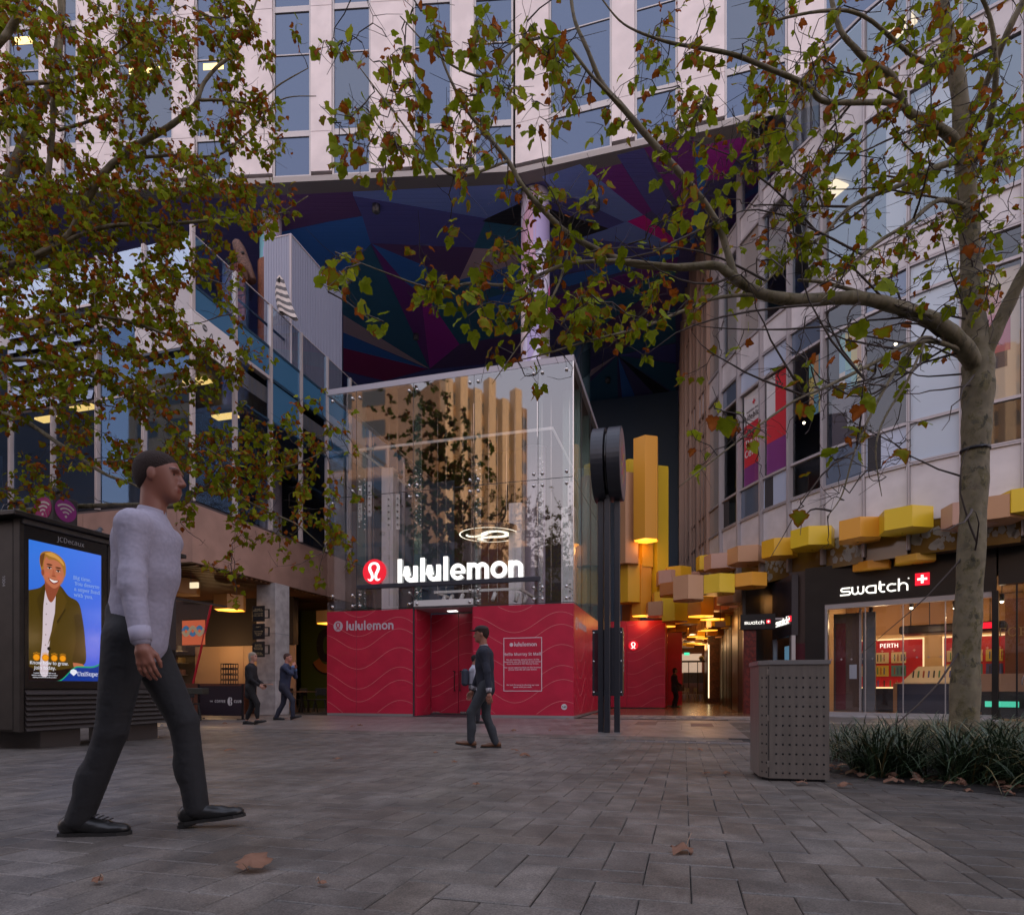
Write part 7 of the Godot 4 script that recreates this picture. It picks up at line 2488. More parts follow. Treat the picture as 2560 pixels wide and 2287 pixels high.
# ---------- plane trees ----------
func bark() -> StandardMaterial3D:
	if mats.has("plane_bark"):
		return mats["plane_bark"]
	var m := mt("plane_bark", Color(0.72, 0.71, 0.68), 0.8)
	var n1 := FastNoiseLite.new()
	n1.seed = 21
	n1.noise_type = FastNoiseLite.TYPE_CELLULAR
	n1.cellular_return_type = FastNoiseLite.RETURN_CELL_VALUE
	n1.frequency = 0.045
	n1.domain_warp_enabled = true
	n1.domain_warp_amplitude = 26.0
	n1.domain_warp_frequency = 0.03
	var n2 := FastNoiseLite.new()
	n2.seed = 4
	n2.frequency = 0.03
	n2.fractal_octaves = 5
	var a := n1.get_seamless_image(384, 384)
	var b := n2.get_seamless_image(384, 384)
	var im := Image.create(384, 384, false, Image.FORMAT_RGB8)
	var hm := Image.create(384, 384, false, Image.FORMAT_RGB8)
	for y in 384:
		for x in 384:
			var k := a.get_pixel(x, y).r
			var g := 0.86 + 0.28 * (b.get_pixel(x, y).r - 0.5)
			var c := Color(0.60, 0.555, 0.45)
			var h := 0.4
			if k < 0.22:
				c = Color(0.29, 0.28, 0.21)
				h = 0.65
			elif k < 0.36:
				c = Color(0.50, 0.46, 0.30)
				h = 0.5
			elif k > 0.90:
				c = Color(0.34, 0.22, 0.17)
				h = 0.8
			elif k > 0.78:
				c = Color(0.56, 0.54, 0.47)
				h = 0.45
			im.set_pixel(x, y, Color(c.r * g, c.g * g, c.b * g))
			var hh := h + 0.15 * b.get_pixel(x, y).r
			hm.set_pixel(x, y, Color(hh, hh, hh))
	m.albedo_texture = ImageTexture.create_from_image(im)
	m.heightmap_enabled = true
	m.heightmap_texture = ImageTexture.create_from_image(hm)
	m.heightmap_scale = 0.8
	m.uv1_triplanar = true
	m.uv1_world_triplanar = true
	m.uv1_scale = Vector3(0.85, 0.55, 0.85)
	return m

func leaf_mesh(kind: int, curl: float, seed_: int) -> ArrayMesh:      # five-lobed leaf, one unit long, stalk at the origin, tip along +y
	var r := RandomNumberGenerator.new()
	r.seed = seed_
	var half := [[0.0, 0.0], [0.14, -0.10], [0.40, -0.03], [0.41, 0.12], [0.60, 0.22], [0.60, 0.45], [0.47, 0.44], [0.35, 0.54], [0.27, 0.74], [0.0, 1.0]]
	var pts := []
	for i in half.size(): pts.append(Vector2(half[i][0] * r.randf_range(0.88, 1.1), half[i][1] * r.randf_range(0.92, 1.06)))
	for i in range(half.size() - 2, 0, -1): pts.append(Vector2(-half[i][0] * r.randf_range(0.88, 1.1), half[i][1] * r.randf_range(0.92, 1.06)))
	var pal := [[Color(0.18, 0.225, 0.008), Color(0.21, 0.245, 0.010)], [Color(0.205, 0.21, 0.008), Color(0.28, 0.085, 0.010)], [Color(0.34, 0.095, 0.012), Color(0.21, 0.055, 0.012)], [Color(0.29, 0.34, 0.018), Color(0.33, 0.31, 0.022)]]
	var st := mb(true)
	var lift := func(p: Vector2) -> Vector3:
		var q := p - Vector2(0, 0.3)
		return Vector3(p.x * (1.0 - 0.25 * curl * absf(p.x)), p.y, -curl * (q.length_squared() * 0.55) + 0.10 * absf(p.x) + 0.06 * curl * sin(p.x * 9.0 + p.y * 7.0))
	var c := Vector2(0, 0.3)
	for i in pts.size():
		var a: Vector2 = pts[i]
		var b: Vector2 = pts[(i + 1) % pts.size()]
		var ma := c.lerp(a, 0.55)
		var mb_ := c.lerp(b, 0.55)
		var ci: Color = pal[kind][0]
		var co: Color = pal[kind][1]
		var v := r.randf_range(0.85, 1.15)
		for t in [[c, ma, mb_, ci, ci, ci], [ma, a, b, ci * v, co * v, co * v], [ma, b, mb_, ci, co * v, ci]]:
			for k in [0, 2, 1]:
				st.set_color(t[3 + k])
				st.add_vertex(lift.call(t[k]))
	return done(st)

func leaf_mat() -> StandardMaterial3D:
	if mats.has("leaf"):
		return mats["leaf"]
	var m := mt("leaf", Color(1, 1, 1), 0.75)
	m.metallic_specular = 0.25
	m.vertex_color_use_as_albedo = true
	m.cull_mode = BaseMaterial3D.CULL_DISABLED
	m.backlight_enabled = true
	m.backlight = lin(0.8, 0.8, 0.8)
	return m

var leaf_kinds := []

func limb(t: Node3D, nodes: Array, pts: Array, called := "limb") -> void:     # points are [u, v, distance, thickness in photo pixels]
	var p3 := []
	var ws := []
	for q in pts:
		p3.append(pt(q[0], q[1], q[2]))
		ws.append(q[3] * (0.365 if called == "trunk" else 0.36 if q[3] > 20 else 0.44) / FPX * q[2])
	var sp := spline(p3, 6)
	var rad := []
	for i in ws.size() - 1:
		for k in 6:
			rad.append(lerpf(ws[i], ws[i + 1], k / 6.0) * (1.0 + 0.05 * sin(i * 3.1 + k * 1.7)))
	rad.append(ws[-1])
	var st := mb(true)
	tube(st, sp, rad, 14 if ws[0] > 0.06 else 8)
	part(t, called, st, bark())
	for i in sp.size():
		if i > 3 or called != "trunk": nodes.append(sp[i])

func grow(t: Node3D, nodes: Array, blobs: Array, leaves_per: int, weights: Array, size: float, bare: float, sag: float) -> void:
	if leaf_kinds.is_empty():
		for k in 4:
			for c in 2: leaf_kinds.append(leaf_mesh(k, [0.35, 0.95][c] if k != 2 else [0.7, 1.6][c], k * 7 + c))
	var targets := []
	for b in blobs:
		for i in b[5]:
			var p := pt(b[0] + rng.randfn() * b[2], b[1] + rng.randfn() * b[3], b[4] + rng.randfn() * 0.55)
			var best := 1e9
			for q in nodes:
				var d: float = p.distance_squared_to(q)
				if d < best: best = d
			targets.append([best, p])
	targets.sort_custom(func(x, y): return x[0] < y[0])
	var tw := mb(true)
	var leaves := []
	for tg in targets:
		var p: Vector3 = tg[1]
		var best := 1e9
		var from: Vector3 = nodes[0]
		for q in nodes:
			var d: float = p.distance_squared_to(q)
			if d < best:
				best = d
				from = q
		var len := sqrt(best)
		if len < 0.05: continue
		var seg := 5
		var run := []
		var rad := []
		var side := Vector3(rng.randfn(), rng.randfn(), rng.randfn()) * 0.10 * len
		for k in seg + 1:
			var f := float(k) / seg
			var jit := Vector3(rng.randfn(), rng.randfn(), rng.randfn()) * 0.018 * (1.0 if k > 0 else 0.0)
			run.append(from.lerp(p, f) + (side + Vector3(0, sag * len, 0)) * sin(PI * f) + jit)
			rad.append(lerpf(minf(0.004 + 0.004 * len, 0.012), 0.002, f))
		tube(tw, run, rad, 4, false)
		for k in range(1, seg + 1): nodes.append(run[k])
		# a few bare side twigs
		for k in 2:
			var s: Vector3 = run[1 + rng.randi() % seg]
			var e := s + Vector3(rng.randfn(), rng.randfn() * 0.7, rng.randfn()).normalized() * rnd(0.08, 0.28)
			tube(tw, [s, s.lerp(e, 0.5) + Vector3(rng.randfn(), rng.randfn(), rng.randfn()) * 0.012, e], [0.0028, 0.0022, 0.0015], 3, false)
		if rng.randf() < bare: continue
		for k in leaves_per:
			var s: Vector3 = run[seg - rng.randi() % 3]
			var dirv := Vector3(rng.randfn(), rng.randfn() - 0.35, rng.randfn()).normalized()
			var e := s + dirv * rnd(0.03, 0.09)
			if k % 2 == 0: tube(tw, [s, e], [0.0012, 0.001], 3, false)
			var y := (dirv + Vector3(0, -0.55, 0)).normalized()
			var nrm := (Vector3(rng.randfn(), rng.randfn() + 0.5, rng.randfn() + 0.4)).normalized()
			var x := y.cross(nrm).normalized()
			var z := x.cross(y)
			var sc := size * rnd(0.55, 1.15)
			var w := rng.randf()
			var kind := 0
			while kind < 3 and w > weights[kind]:
				w -= weights[kind]
				kind += 1
			if kind == 2: sc *= 0.8
			leaves.append([Transform3D(Basis(x * sc, y * sc, z * sc), e), kind * 2 + rng.randi() % 2])
	tag(part(t, "twigs", tw, mt("twig_bark", Color(0.06, 0.045, 0.038), 0.8)), "", "", "", "stuff")
	# the leaves that show largest are parts of their own
	var big := []
	for i in leaves.size():
		var o: Vector3 = leaves[i][0].origin
		var inside: bool = o.x / -o.z > -0.83 and absf(o.x / -o.z) < 0.83 and (o.y - CAMH) / -o.z < 1.1
		big.append([(-o.z if inside else 99.0) / leaves[i][0].basis.y.length() * (0.6 if leaves[i][0].basis.z.normalized().z > 0.5 else 1.0), i])
	big.sort_custom(func(x, y): return x[0] < y[0])
	var own := {}
	for k in mini(300, big.size()):
		own[big[k][1]] = true
		var l: Array = leaves[big[k][1]]
		var o := piece(t, "leaf", leaf_kinds[l[1]], leaf_mat())
		o.transform = l[0]
	for k in 8:
		var list := []
		for i in leaves.size():
			if leaves[i][1] == k and not own.has(i): list.append(leaves[i][0])
		if list.is_empty(): continue
		var mm := MultiMesh.new()
		mm.transform_format = MultiMesh.TRANSFORM_3D
		mm.mesh = leaf_kinds[k]
		mm.instance_count = list.size()
		for i in list.size(): mm.set_instance_transform(i, list[i])
		var mi := MultiMeshInstance3D.new()
		mi.name = "foliage"
		mi.multimesh = mm
		mi.material_override = leaf_mat()
		t.add_child(mi, true)
		mi.set_meta("kind", "stuff")

func right_tree() -> void:
	var t := thing("plane_tree", "pale barked plane tree with forked trunk rising from the grass at right", "tree")
	var n := []
	limb(t, n, [[2408, 1960, 5.9, 104], [2411, 1820, 5.9, 92], [2418, 1600, 5.9, 82], [2432, 1320, 5.9, 80], [2441, 1100, 5.9, 84], [2446, 960, 5.9, 98], [2446, 870, 5.9, 88], [2436, 800, 5.9, 70], [2426, 600, 5.9, 62], [2412, 400, 5.85, 56], [2398, 220, 5.8, 50], [2372, 100, 5.8, 42], [2345, -60, 5.8, 36]], "trunk")
	limb(t, n, [[2446, 930, 5.9, 60], [2405, 862, 5.75, 58], [2340, 805, 5.6, 52], [2262, 774, 5.5, 46], [2150, 745, 5.35, 42], [2010, 750, 5.2, 40], [1905, 735, 5.1, 36], [1830, 690, 5.0, 32], [1790, 664, 5.0, 27], [1703, 668, 4.95, 23], [1620, 664, 4.9, 20], [1541, 646, 4.85, 18], [1432, 592, 4.8, 16], [1378, 546, 4.75, 15], [1310, 470, 4.7, 13], [1270, 402, 4.7, 12], [1206, 325, 4.65, 10], [1161, 266, 4.6, 9], [1116, 176, 4.6, 7], [1093, 104, 4.6, 5], [1080, 20, 4.6, 4]])
	limb(t, n, [[1836, 690, 5.0, 28], [1822, 640, 5.0, 24], [1797, 566, 5.0, 22], [1753, 495, 4.95, 21], [1700, 433, 4.9, 20], [1636, 361, 4.9, 19], [1559, 271, 4.85, 17], [1505, 208, 4.85, 14], [1468, 122, 4.8, 12], [1437, 50, 4.8, 10], [1425, -30, 4.8, 9]])
	limb(t, n, [[2400, 365, 5.85, 40], [2370, 335, 5.8, 36], [2314, 300, 5.7, 30], [2270, 278, 5.6, 26], [2252, 234, 5.55, 23], [2226, 186, 5.5, 20], [2173, 155, 5.45, 18], [2137, 119, 5.4, 16], [2102, 75, 5.4, 14], [2080, 0, 5.4, 12], [2075, -60, 5.4, 10]])
	limb(t, n, [[2268, 272, 5.6, 16], [2221, 256, 5.5, 15], [2146, 256, 5.4, 14], [2058, 252, 5.3, 14], [2027, 221, 5.25, 14], [1991, 199, 5.2, 14], [1925, 172, 5.15, 13], [1837, 137, 5.1, 12], [1748, 119, 5.05, 10], [1660, 102, 5.0, 8], [1560, 60, 5.0, 5], [1500, -10, 5.0, 4]])
	limb(t, n, [[2448, 930, 5.9, 56], [2466, 880, 5.85, 50], [2513, 779, 5.75, 44], [2575, 660, 5.6, 38], [2680, 520, 5.5, 30], [2760, 380, 5.4, 24]])
	limb(t, n, [[2405, 885, 5.8, 14], [2385, 868, 5.7, 13], [2323, 853, 5.6, 12], [2256, 868, 5.45, 11], [2190, 905, 5.35, 10], [2102, 949, 5.25, 9], [2058, 971, 5.2, 8], [1987, 1002, 5.1, 7], [1903, 1060, 5.0, 6], [1815, 1126, 4.95, 5], [1695, 1219, 4.9, 3]])
	limb(t, n, [[2330, 845, 5.6, 10], [2296, 852, 5.55, 10], [2234, 936, 5.45, 9], [2181, 1029, 5.35, 8], [2137, 1130, 5.3, 6], [2106, 1236, 5.25, 4], [2070, 1290, 5.25, 2]])
	limb(t, n, [[2310, 860, 5.55, 8], [2270, 950, 5.4, 7], [2210, 1050, 5.35, 6], [2190, 1130, 5.3, 5], [2205, 1240, 5.3, 2]])
	limb(t, n, [[2330, 790, 5.5, 12], [2217, 755, 5.4, 12], [2146, 730, 5.35, 11], [2058, 706, 5.3, 10], [1996, 700, 5.25, 8]])
	limb(t, n, [[2400, 400, 5.85, 22], [2376, 407, 5.8, 20], [2314, 429, 5.7, 17], [2248, 464, 5.6, 14], [2168, 495, 5.5, 12], [2111, 530, 5.4, 10], [2058, 588, 5.3, 8], [1969, 654, 5.2, 6], [1900, 720, 5.1, 3]])
	limb(t, n, [[2420, 520, 5.9, 16], [2350, 500, 5.6, 13], [2270, 560, 5.4, 11], [2190, 610, 5.3, 9], [2100, 700, 5.2, 6], [2050, 760, 5.1, 4]])
	limb(t, n, [[2395, 160, 5.8, 20], [2300, 150, 5.5, 12], [2160, 40, 5.3, 10], [2050, 28, 5.2, 8], [1900, 60, 5.1, 5]])
	limb(t, n, [[2420, 300, 5.8, 26], [2470, 200, 5.6, 22], [2520, 80, 5.4, 18], [2580, -40, 5.3, 15]])
	limb(t, n, [[2430, 420, 5.85, 24], [2470, 330, 5.6, 20], [2490, 200, 5.4, 16], [2480, 60, 5.3, 12], [2440, -40, 5.2, 9]])
	limb(t, n, [[1703, 668, 4.95, 12], [1640, 660, 4.8, 11], [1540, 652, 4.7, 11], [1420, 660, 4.6, 10], [1340, 690, 4.55, 10], [1260, 712, 4.5, 9], [1180, 708, 4.5, 8], [1080, 720, 4.5, 6], [960, 680, 4.5, 4], [860, 640, 4.5, 2]])
	limb(t, n, [[1900, 735, 5.1, 11], [1790, 745, 4.95, 10], [1700, 780, 4.8, 9], [1600, 820, 4.7, 8], [1480, 850, 4.6, 6], [1380, 880, 4.55, 5], [1300, 900, 4.5, 3]])
	limb(t, n, [[1432, 592, 4.8, 9], [1400, 700, 4.6, 7], [1370, 760, 4.55, 6], [1300, 860, 4.5, 4], [1230, 960, 4.5, 2]])
	limb(t, n, [[1270, 402, 4.7, 8], [1150, 440, 4.55, 7], [1080, 400, 4.5, 6], [1000, 300, 4.5, 5], [900, 170, 4.5, 3], [850, 100, 4.5, 2]])
	limb(t, n, [[1559, 271, 4.85, 9], [1480, 190, 4.6, 9], [1400, 100, 4.6, 8], [1300, 110, 4.6, 8], [1220, 190, 4.55, 7], [1110, 150, 4.5, 5], [1000, 40, 4.5, 3]])
	# long dark shoots crossing in front of the curved building
	var sh := mb(true)
	for k in 110:
		var s: Vector3 = n[rng.randi() % n.size()]
		var us := s.x / -s.z * FPX + 1280.0
		var vs := 1719.0 - (s.y - CAMH) / -s.z * FPX
		if us < 1780 or vs < 150 or us > 2480: continue
		var e := s + Vector3(rnd(-1.5, -0.1), rng.randfn() * 0.55 - 0.05, rnd(-0.2, 0.6))
		var run := []
		var rad := []
		var bow := Vector3(rng.randfn(), rng.randfn(), rng.randfn()) * 0.10
		for q in 8:
			var f := q / 7.0
			run.append(s.lerp(e, f) + bow * sin(PI * f) + Vector3(rng.randfn(), rng.randfn(), rng.randfn()) * 0.012 * f)
			rad.append(lerpf(0.011, 0.0025, f))
			n.append(run[-1])
		tube(sh, run, rad, 5, false)
	tag(part(t, "shoots", sh, mt("twig_bark", Color(0.06, 0.045, 0.038), 0.8)), "", "", "", "stuff")
	# leafy regions: centre u, v, spread u, v, distance, twigs
	grow(t, n, [[930, 240, 70, 120, 4.6, 16], [1120, 260, 110, 150, 4.6, 30], [1030, 420, 90, 70, 4.6, 14], [1330, 130, 150, 100, 4.7, 34], [1350, 560, 110, 120, 4.6, 28], [1180, 700, 110, 60, 4.5, 14], [1000, 700, 90, 60, 4.5, 8], [1400, 800, 120, 80, 4.6, 30], [1560, 760, 110, 90, 4.8, 28], [1640, 500, 100, 120, 4.9, 16], [1800, 150, 140, 110, 5.1, 42], [1960, 330, 140, 110, 5.2, 38], [2130, 150, 120, 100, 5.3, 30], [2150, 520, 130, 130, 5.3, 24], [1950, 640, 120, 80, 5.1, 24], [2300, 420, 90, 120, 5.5, 22], [2330, 620, 70, 80, 5.5, 10], [2480, 200, 70, 150, 5.3, 34], [2500, 480, 60, 120, 5.5, 22], [2480, 720, 60, 80, 5.5, 10], [2330, 90, 80, 80, 5.4, 22]], 7, [0.44, 0.24, 0.22, 0.10], 0.084, 0.12, -0.03)
	# the leafless lower twigs
	grow(t, n, [[2000, 900, 130, 80, 5.1, 26], [2180, 980, 80, 90, 5.3, 28], [2120, 1130, 70, 80, 5.3, 18], [1850, 1080, 90, 50, 5.0, 14], [2230, 880, 60, 60, 5.5, 10]], 2, [0.50, 0.2, 0.15, 0.15], 0.13, 0.62, -0.08)
	grow(t, n, [[2060, 560, 200, 130, 5.2, 40], [2250, 700, 110, 100, 5.4, 30], [2420, 330, 90, 200, 5.5, 30], [1900, 420, 130, 120, 5.1, 20]], 1, [0.4, 0.3, 0.2, 0.1], 0.13, 0.9, 0.02)
	# dark band tied round the trunk
	var bd := mb(true)
	tube(bd, [pt(2439, 1128, 5.9), pt(2439, 1122, 5.9)], [0.122, 0.122], 20)
	part(t, "trunk_band", bd, mt("band_black", Color(0.015, 0.015, 0.02), 0.5))

func left_tree() -> void:
	var t := thing("plane_tree", "dense autumn plane tree spreading in from beyond the left edge", "tree")
	var n := []
	limb(t, n, [[-250, 1960, 8.9, 84], [-240, 1500, 8.9, 70], [-225, 1200, 8.9, 66], [-190, 900, 8.9, 60], [-120, 700, 8.8, 52], [0, 500, 8.7, 40], [70, 330, 8.6, 32], [128, 200, 8.5, 24], [150, 60, 8.5, 20], [158, -60, 8.5, 18]], "trunk")
	limb(t, n, [[70, 560, 8.6, 22], [110, 480, 8.5, 15], [129, 345, 8.4, 14], [133, 250, 8.3, 15], [145, 160, 8.3, 16], [152, 60, 8.3, 13], [145, -30, 8.3, 11]])
	limb(t, n, [[-60, 170, 8.4, 24], [0, 105, 8.2, 21], [25, 72, 8.2, 20], [60, 12, 8.1, 18], [80, -50, 8.1, 15]])
	limb(t, n, [[-150, 780, 8.8, 34], [0, 690, 8.5, 26], [90, 640, 8.3, 24], [170, 590, 8.1, 22], [215, 500, 8.0, 20], [262, 430, 7.9, 19], [304, 392, 7.9, 18], [355, 355, 7.8, 17], [422, 316, 7.7, 15], [469, 279, 7.7, 13], [492, 253, 7.6, 12], [507, 211, 7.6, 10], [540, 169, 7.6, 9], [599, 118, 7.6, 7], [633, 25, 7.6, 5], [650, -30, 7.6, 4]])
	limb(t, n, [[-120, 260, 8.6, 16], [0, 236, 8.4, 13], [42, 211, 8.3, 12], [105, 206, 8.3, 11], [165, 200, 8.2, 10], [240, 170, 8.1, 7], [330, 100, 8.0, 4]])
	limb(t, n, [[145, 325, 8.3, 9], [200, 310, 8.0, 8], [260, 290, 7.9, 7], [300, 280, 7.8, 6], [345, 240, 7.8, 5], [400, 190, 7.7, 3]])
	limb(t, n, [[-200, 1000, 8.9, 26], [0, 1033, 8.6, 14], [63, 1054, 8.4, 13], [127, 1096, 8.3, 12], [190, 1138, 8.2, 11], [262, 1185, 8.1, 9], [330, 1210, 8.0, 6], [420, 1260, 8.0, 3]])
	limb(t, n, [[-220, 1290, 9.3, 28], [0, 1284, 9.5, 20], [100, 1274, 9.6, 18], [200, 1266, 9.5, 15], [334, 1262, 9.2, 12], [444, 1265, 9.0, 13], [483, 1235, 8.9, 13], [530, 1222, 8.8, 11], [600, 1245, 8.7, 8], [670, 1280, 8.6, 6], [740, 1310, 8.6, 4], [800, 1360, 8.6, 2]])
	limb(t, n, [[483, 1235, 8.9, 8], [560, 1195, 8.7, 7], [650, 1180, 8.6, 6], [740, 1160, 8.6, 5], [830, 1120, 8.5, 3]])
	limb(t, n, [[-100, 690, 8.7, 20], [60, 650, 8.3, 14], [250, 570, 8.0, 11], [420, 560, 7.8, 9], [560, 548, 7.7, 7], [680, 540, 7.7, 5], [770, 490, 7.7, 3]])
	limb(t, n, [[-150, 850, 8.8, 20], [60, 820, 8.3, 13], [240, 790, 8.0, 10], [400, 830, 7.9, 8], [520, 890, 7.9, 6], [620, 970, 7.9, 3]])
	limb(t, n, [[-180, 950, 8.8, 18], [30, 900, 8.4, 12], [200, 930, 8.1, 9], [350, 1000, 8.0, 7], [470, 1090, 8.0, 5], [580, 1160, 8.0, 3]])
	limb(t, n, [[290, 400, 7.9, 9], [420, 388, 7.7, 8], [540, 388, 7.6, 6], [620, 330, 7.6, 4], [700, 250, 7.6, 3], [790, 240, 7.6, 2]])
	limb(t, n, [[500, 250, 7.6, 8], [560, 250, 7.6, 7], [640, 255, 7.6, 5], [700, 210, 7.6, 4], [770, 170, 7.6, 2]])
	grow(t, n, [[70, 120, 90, 110, 8.2, 60], [300, 90, 120, 80, 7.8, 60], [520, 60, 110, 60, 7.6, 44], [620, 180, 70, 80, 7.6, 22], [120, 340, 110, 100, 8.2, 70], [360, 260, 120, 90, 7.8, 60], [560, 330, 80, 80, 7.6, 34], [150, 560, 130, 90, 8.2, 120], [400, 480, 130, 70, 7.9, 80], [640, 500, 90, 50, 7.7, 24], [120, 760, 120, 100, 8.2, 120], [330, 700, 120, 90, 8.0, 80], [480, 640, 90, 70, 7.8, 30], [150, 960, 120, 90, 8.3, 80], [350, 900, 120, 80, 8.0, 70], [500, 930, 60, 60, 7.9, 22], [480, 1130, 90, 60, 8.2, 42], [620, 1180, 90, 70, 8.5, 60], [720, 1090, 70, 70, 8.5, 26], [780, 1250, 50, 80, 8.6, 34], [600, 1310, 70, 60, 8.6, 20], [260, 1150, 120, 50, 8.4, 26], [60, 1200, 70, 50, 9.0, 14], [860, 1340, 25, 40, 8.6, 5]], 12, [0.38, 0.26, 0.29, 0.07], 0.083, 0.05, -0.03)

	# the crown above and beyond the frame (it is mirrored in the glass box)
	grow(t, n, [[-380, -480, 190, 140, 9.3, 90], [-330, -120, 230, 160, 9.3, 120], [-280, 200, 200, 200, 9.2, 120], [-450, 600, 180, 220, 9.6, 70], [-230, 650, 120, 200, 9.6, 60]], 12, [0.40, 0.26, 0.30, 0.04], 0.20, 0.0, -0.03)

# ---------- grass and fallen leaves ----------
func planter() -> void:
	var soil := mb()
	var c := loc(6.75, 0, 10.75)
	for i in 40:
		var a0 := TAU * i / 40.0
		var a1 := TAU * (i + 1) / 40.0
		var p0 := c + E1 * cos(a0) * 2.45 + NN * sin(a0) * 2.3
		var p1 := c + E1 * cos(a1) * 2.45 + NN * sin(a1) * 2.3
		p0.y = gy(p0.z) + 0.004
		p1.y = gy(p1.z) + 0.004
		var m := c
		m.y = gy(c.z) + 0.03
		tri(soil, m, p0, p1)
	struct("planting_soil", soil, worn(mt("soil", Color(0.028, 0.022, 0.018), 0.95), "soil_noise", 0.5, 1.0, 2.0))
	var blade := mb(true)
	var prev := [Vector3(-0.5, 0, 0), Vector3(0.5, 0, 0)]
	for i in range(1, 8):
		var f := i / 7.0
		var w := 0.5 * (1.0 - pow(f, 2.2)) + 0.02
		var y := f - 0.42 * pow(f, 2.6)
		var z := 0.55 * pow(f, 1.9)
		var nx := [Vector3(-w, y, z), Vector3(w, y, z)]
		quad(blade, prev[0], prev[1], nx[1], nx[0])
		prev = nx
	var bm := done(blade)
	var gm := mt("grass_blade", Color(1, 1, 1), 0.38)
	gm.vertex_color_use_as_albedo = true
	gm.cull_mode = BaseMaterial3D.CULL_DISABLED
	var list := []
	var cols := []
	for k in 120:
		var a := rnd(0, TAU)
		var r := sqrt(rng.randf())
		var base := c + E1 * cos(a) * 2.3 * r + NN * sin(a) * 1.95 * r
		base.y = gy(base.z)
		var hh := rnd(0.62, 0.86)
		for j in 125:
			var t := rnd(0, TAU)
			var lean := absf(rng.randfn()) * 0.42 + 0.05
			var len := hh * rnd(0.65, 1.25)
			var bas := Basis(Vector3.UP, t) * Basis(Vector3.RIGHT, lean)
			bas = bas.scaled_local(Vector3(rnd(0.008, 0.0135), len, len * rnd(0.5, 1.3)))
			list.append(Transform3D(bas, base + Vector3(rng.randfn(), 0, rng.randfn()) * 0.05))
			var g := rnd(0.7, 1.25)
			cols.append(Color(0.033, 0.060, 0.025) * g if rng.randf() > 0.07 else Color(0.16, 0.13, 0.05) * g)
	var mm := MultiMesh.new()
	mm.transform_format = MultiMesh.TRANSFORM_3D
	mm.use_colors = true
	mm.mesh = bm
	mm.instance_count = list.size()
	for i in list.size():
		mm.set_instance_transform(i, list[i])
		mm.set_instance_color(i, cols[i])
	var mi := MultiMeshInstance3D.new()
	mi.name = "strappy_grass"
	mi.multimesh = mm
	mi.material_override = gm
	add_child(mi, true)
	tag(mi, "dark green strappy grass planted around the pale tree trunk", "grass", "", "stuff")
	# leaf litter under the grass edge
	var lk := {}
	for k in 170:
		var a := rnd(PI * 0.1, PI * 1.05)
		var r := rnd(0.72, 1.04)
		var p := c + E1 * cos(a) * 2.4 * r + NN * sin(a) * 2.28 * r
		p.y = gy(p.z) + rnd(0.01, 0.05)
		var bas := Basis(Vector3.UP, rnd(0, TAU)) * Basis(Vector3.RIGHT, -PI / 2.0 + rng.randfn() * 0.35)
		var s := rnd(0.06, 0.12)
		var key := 4 + rng.randi() % 2
		if not lk.has(key): lk[key] = []
		lk[key].append(Transform3D(bas.scaled(Vector3.ONE * s), p))
	for key in lk:
		var m2 := MultiMesh.new()
		m2.transform_format = MultiMesh.TRANSFORM_3D
		m2.mesh = dry_leaf(key - 4)
		m2.instance_count = lk[key].size()
		for i in lk[key].size(): m2.set_instance_transform(i, lk[key][i])
		var mj := MultiMeshInstance3D.new()
		mj.name = "leaf_litter"
		mj.multimesh = m2
		mj.material_override = leaf_mat()
		add_child(mj, true)
		tag(mj, "brown dry leaf litter along the edge of the strappy grass", "leaf litter", "", "stuff")

var dry := {}

func dry_leaf(k: int) -> ArrayMesh:
	if dry.has(k): return dry[k]
	var m: ArrayMesh = leaf_mesh(2, [0.9, 1.6][k], 90 + k)
	var arr := m.surface_get_arrays(0)
	var c: PackedColorArray = arr[Mesh.ARRAY_COLOR]
	for i in c.size(): c[i] = Color(0.22, 0.12, 0.08) * (0.8 + 0.4 * c[i].r / 0.2)
	arr[Mesh.ARRAY_COLOR] = c
	var out := ArrayMesh.new()
	out.add_surface_from_arrays(Mesh.PRIMITIVE_TRIANGLES, arr)
	dry[k] = out
	return out

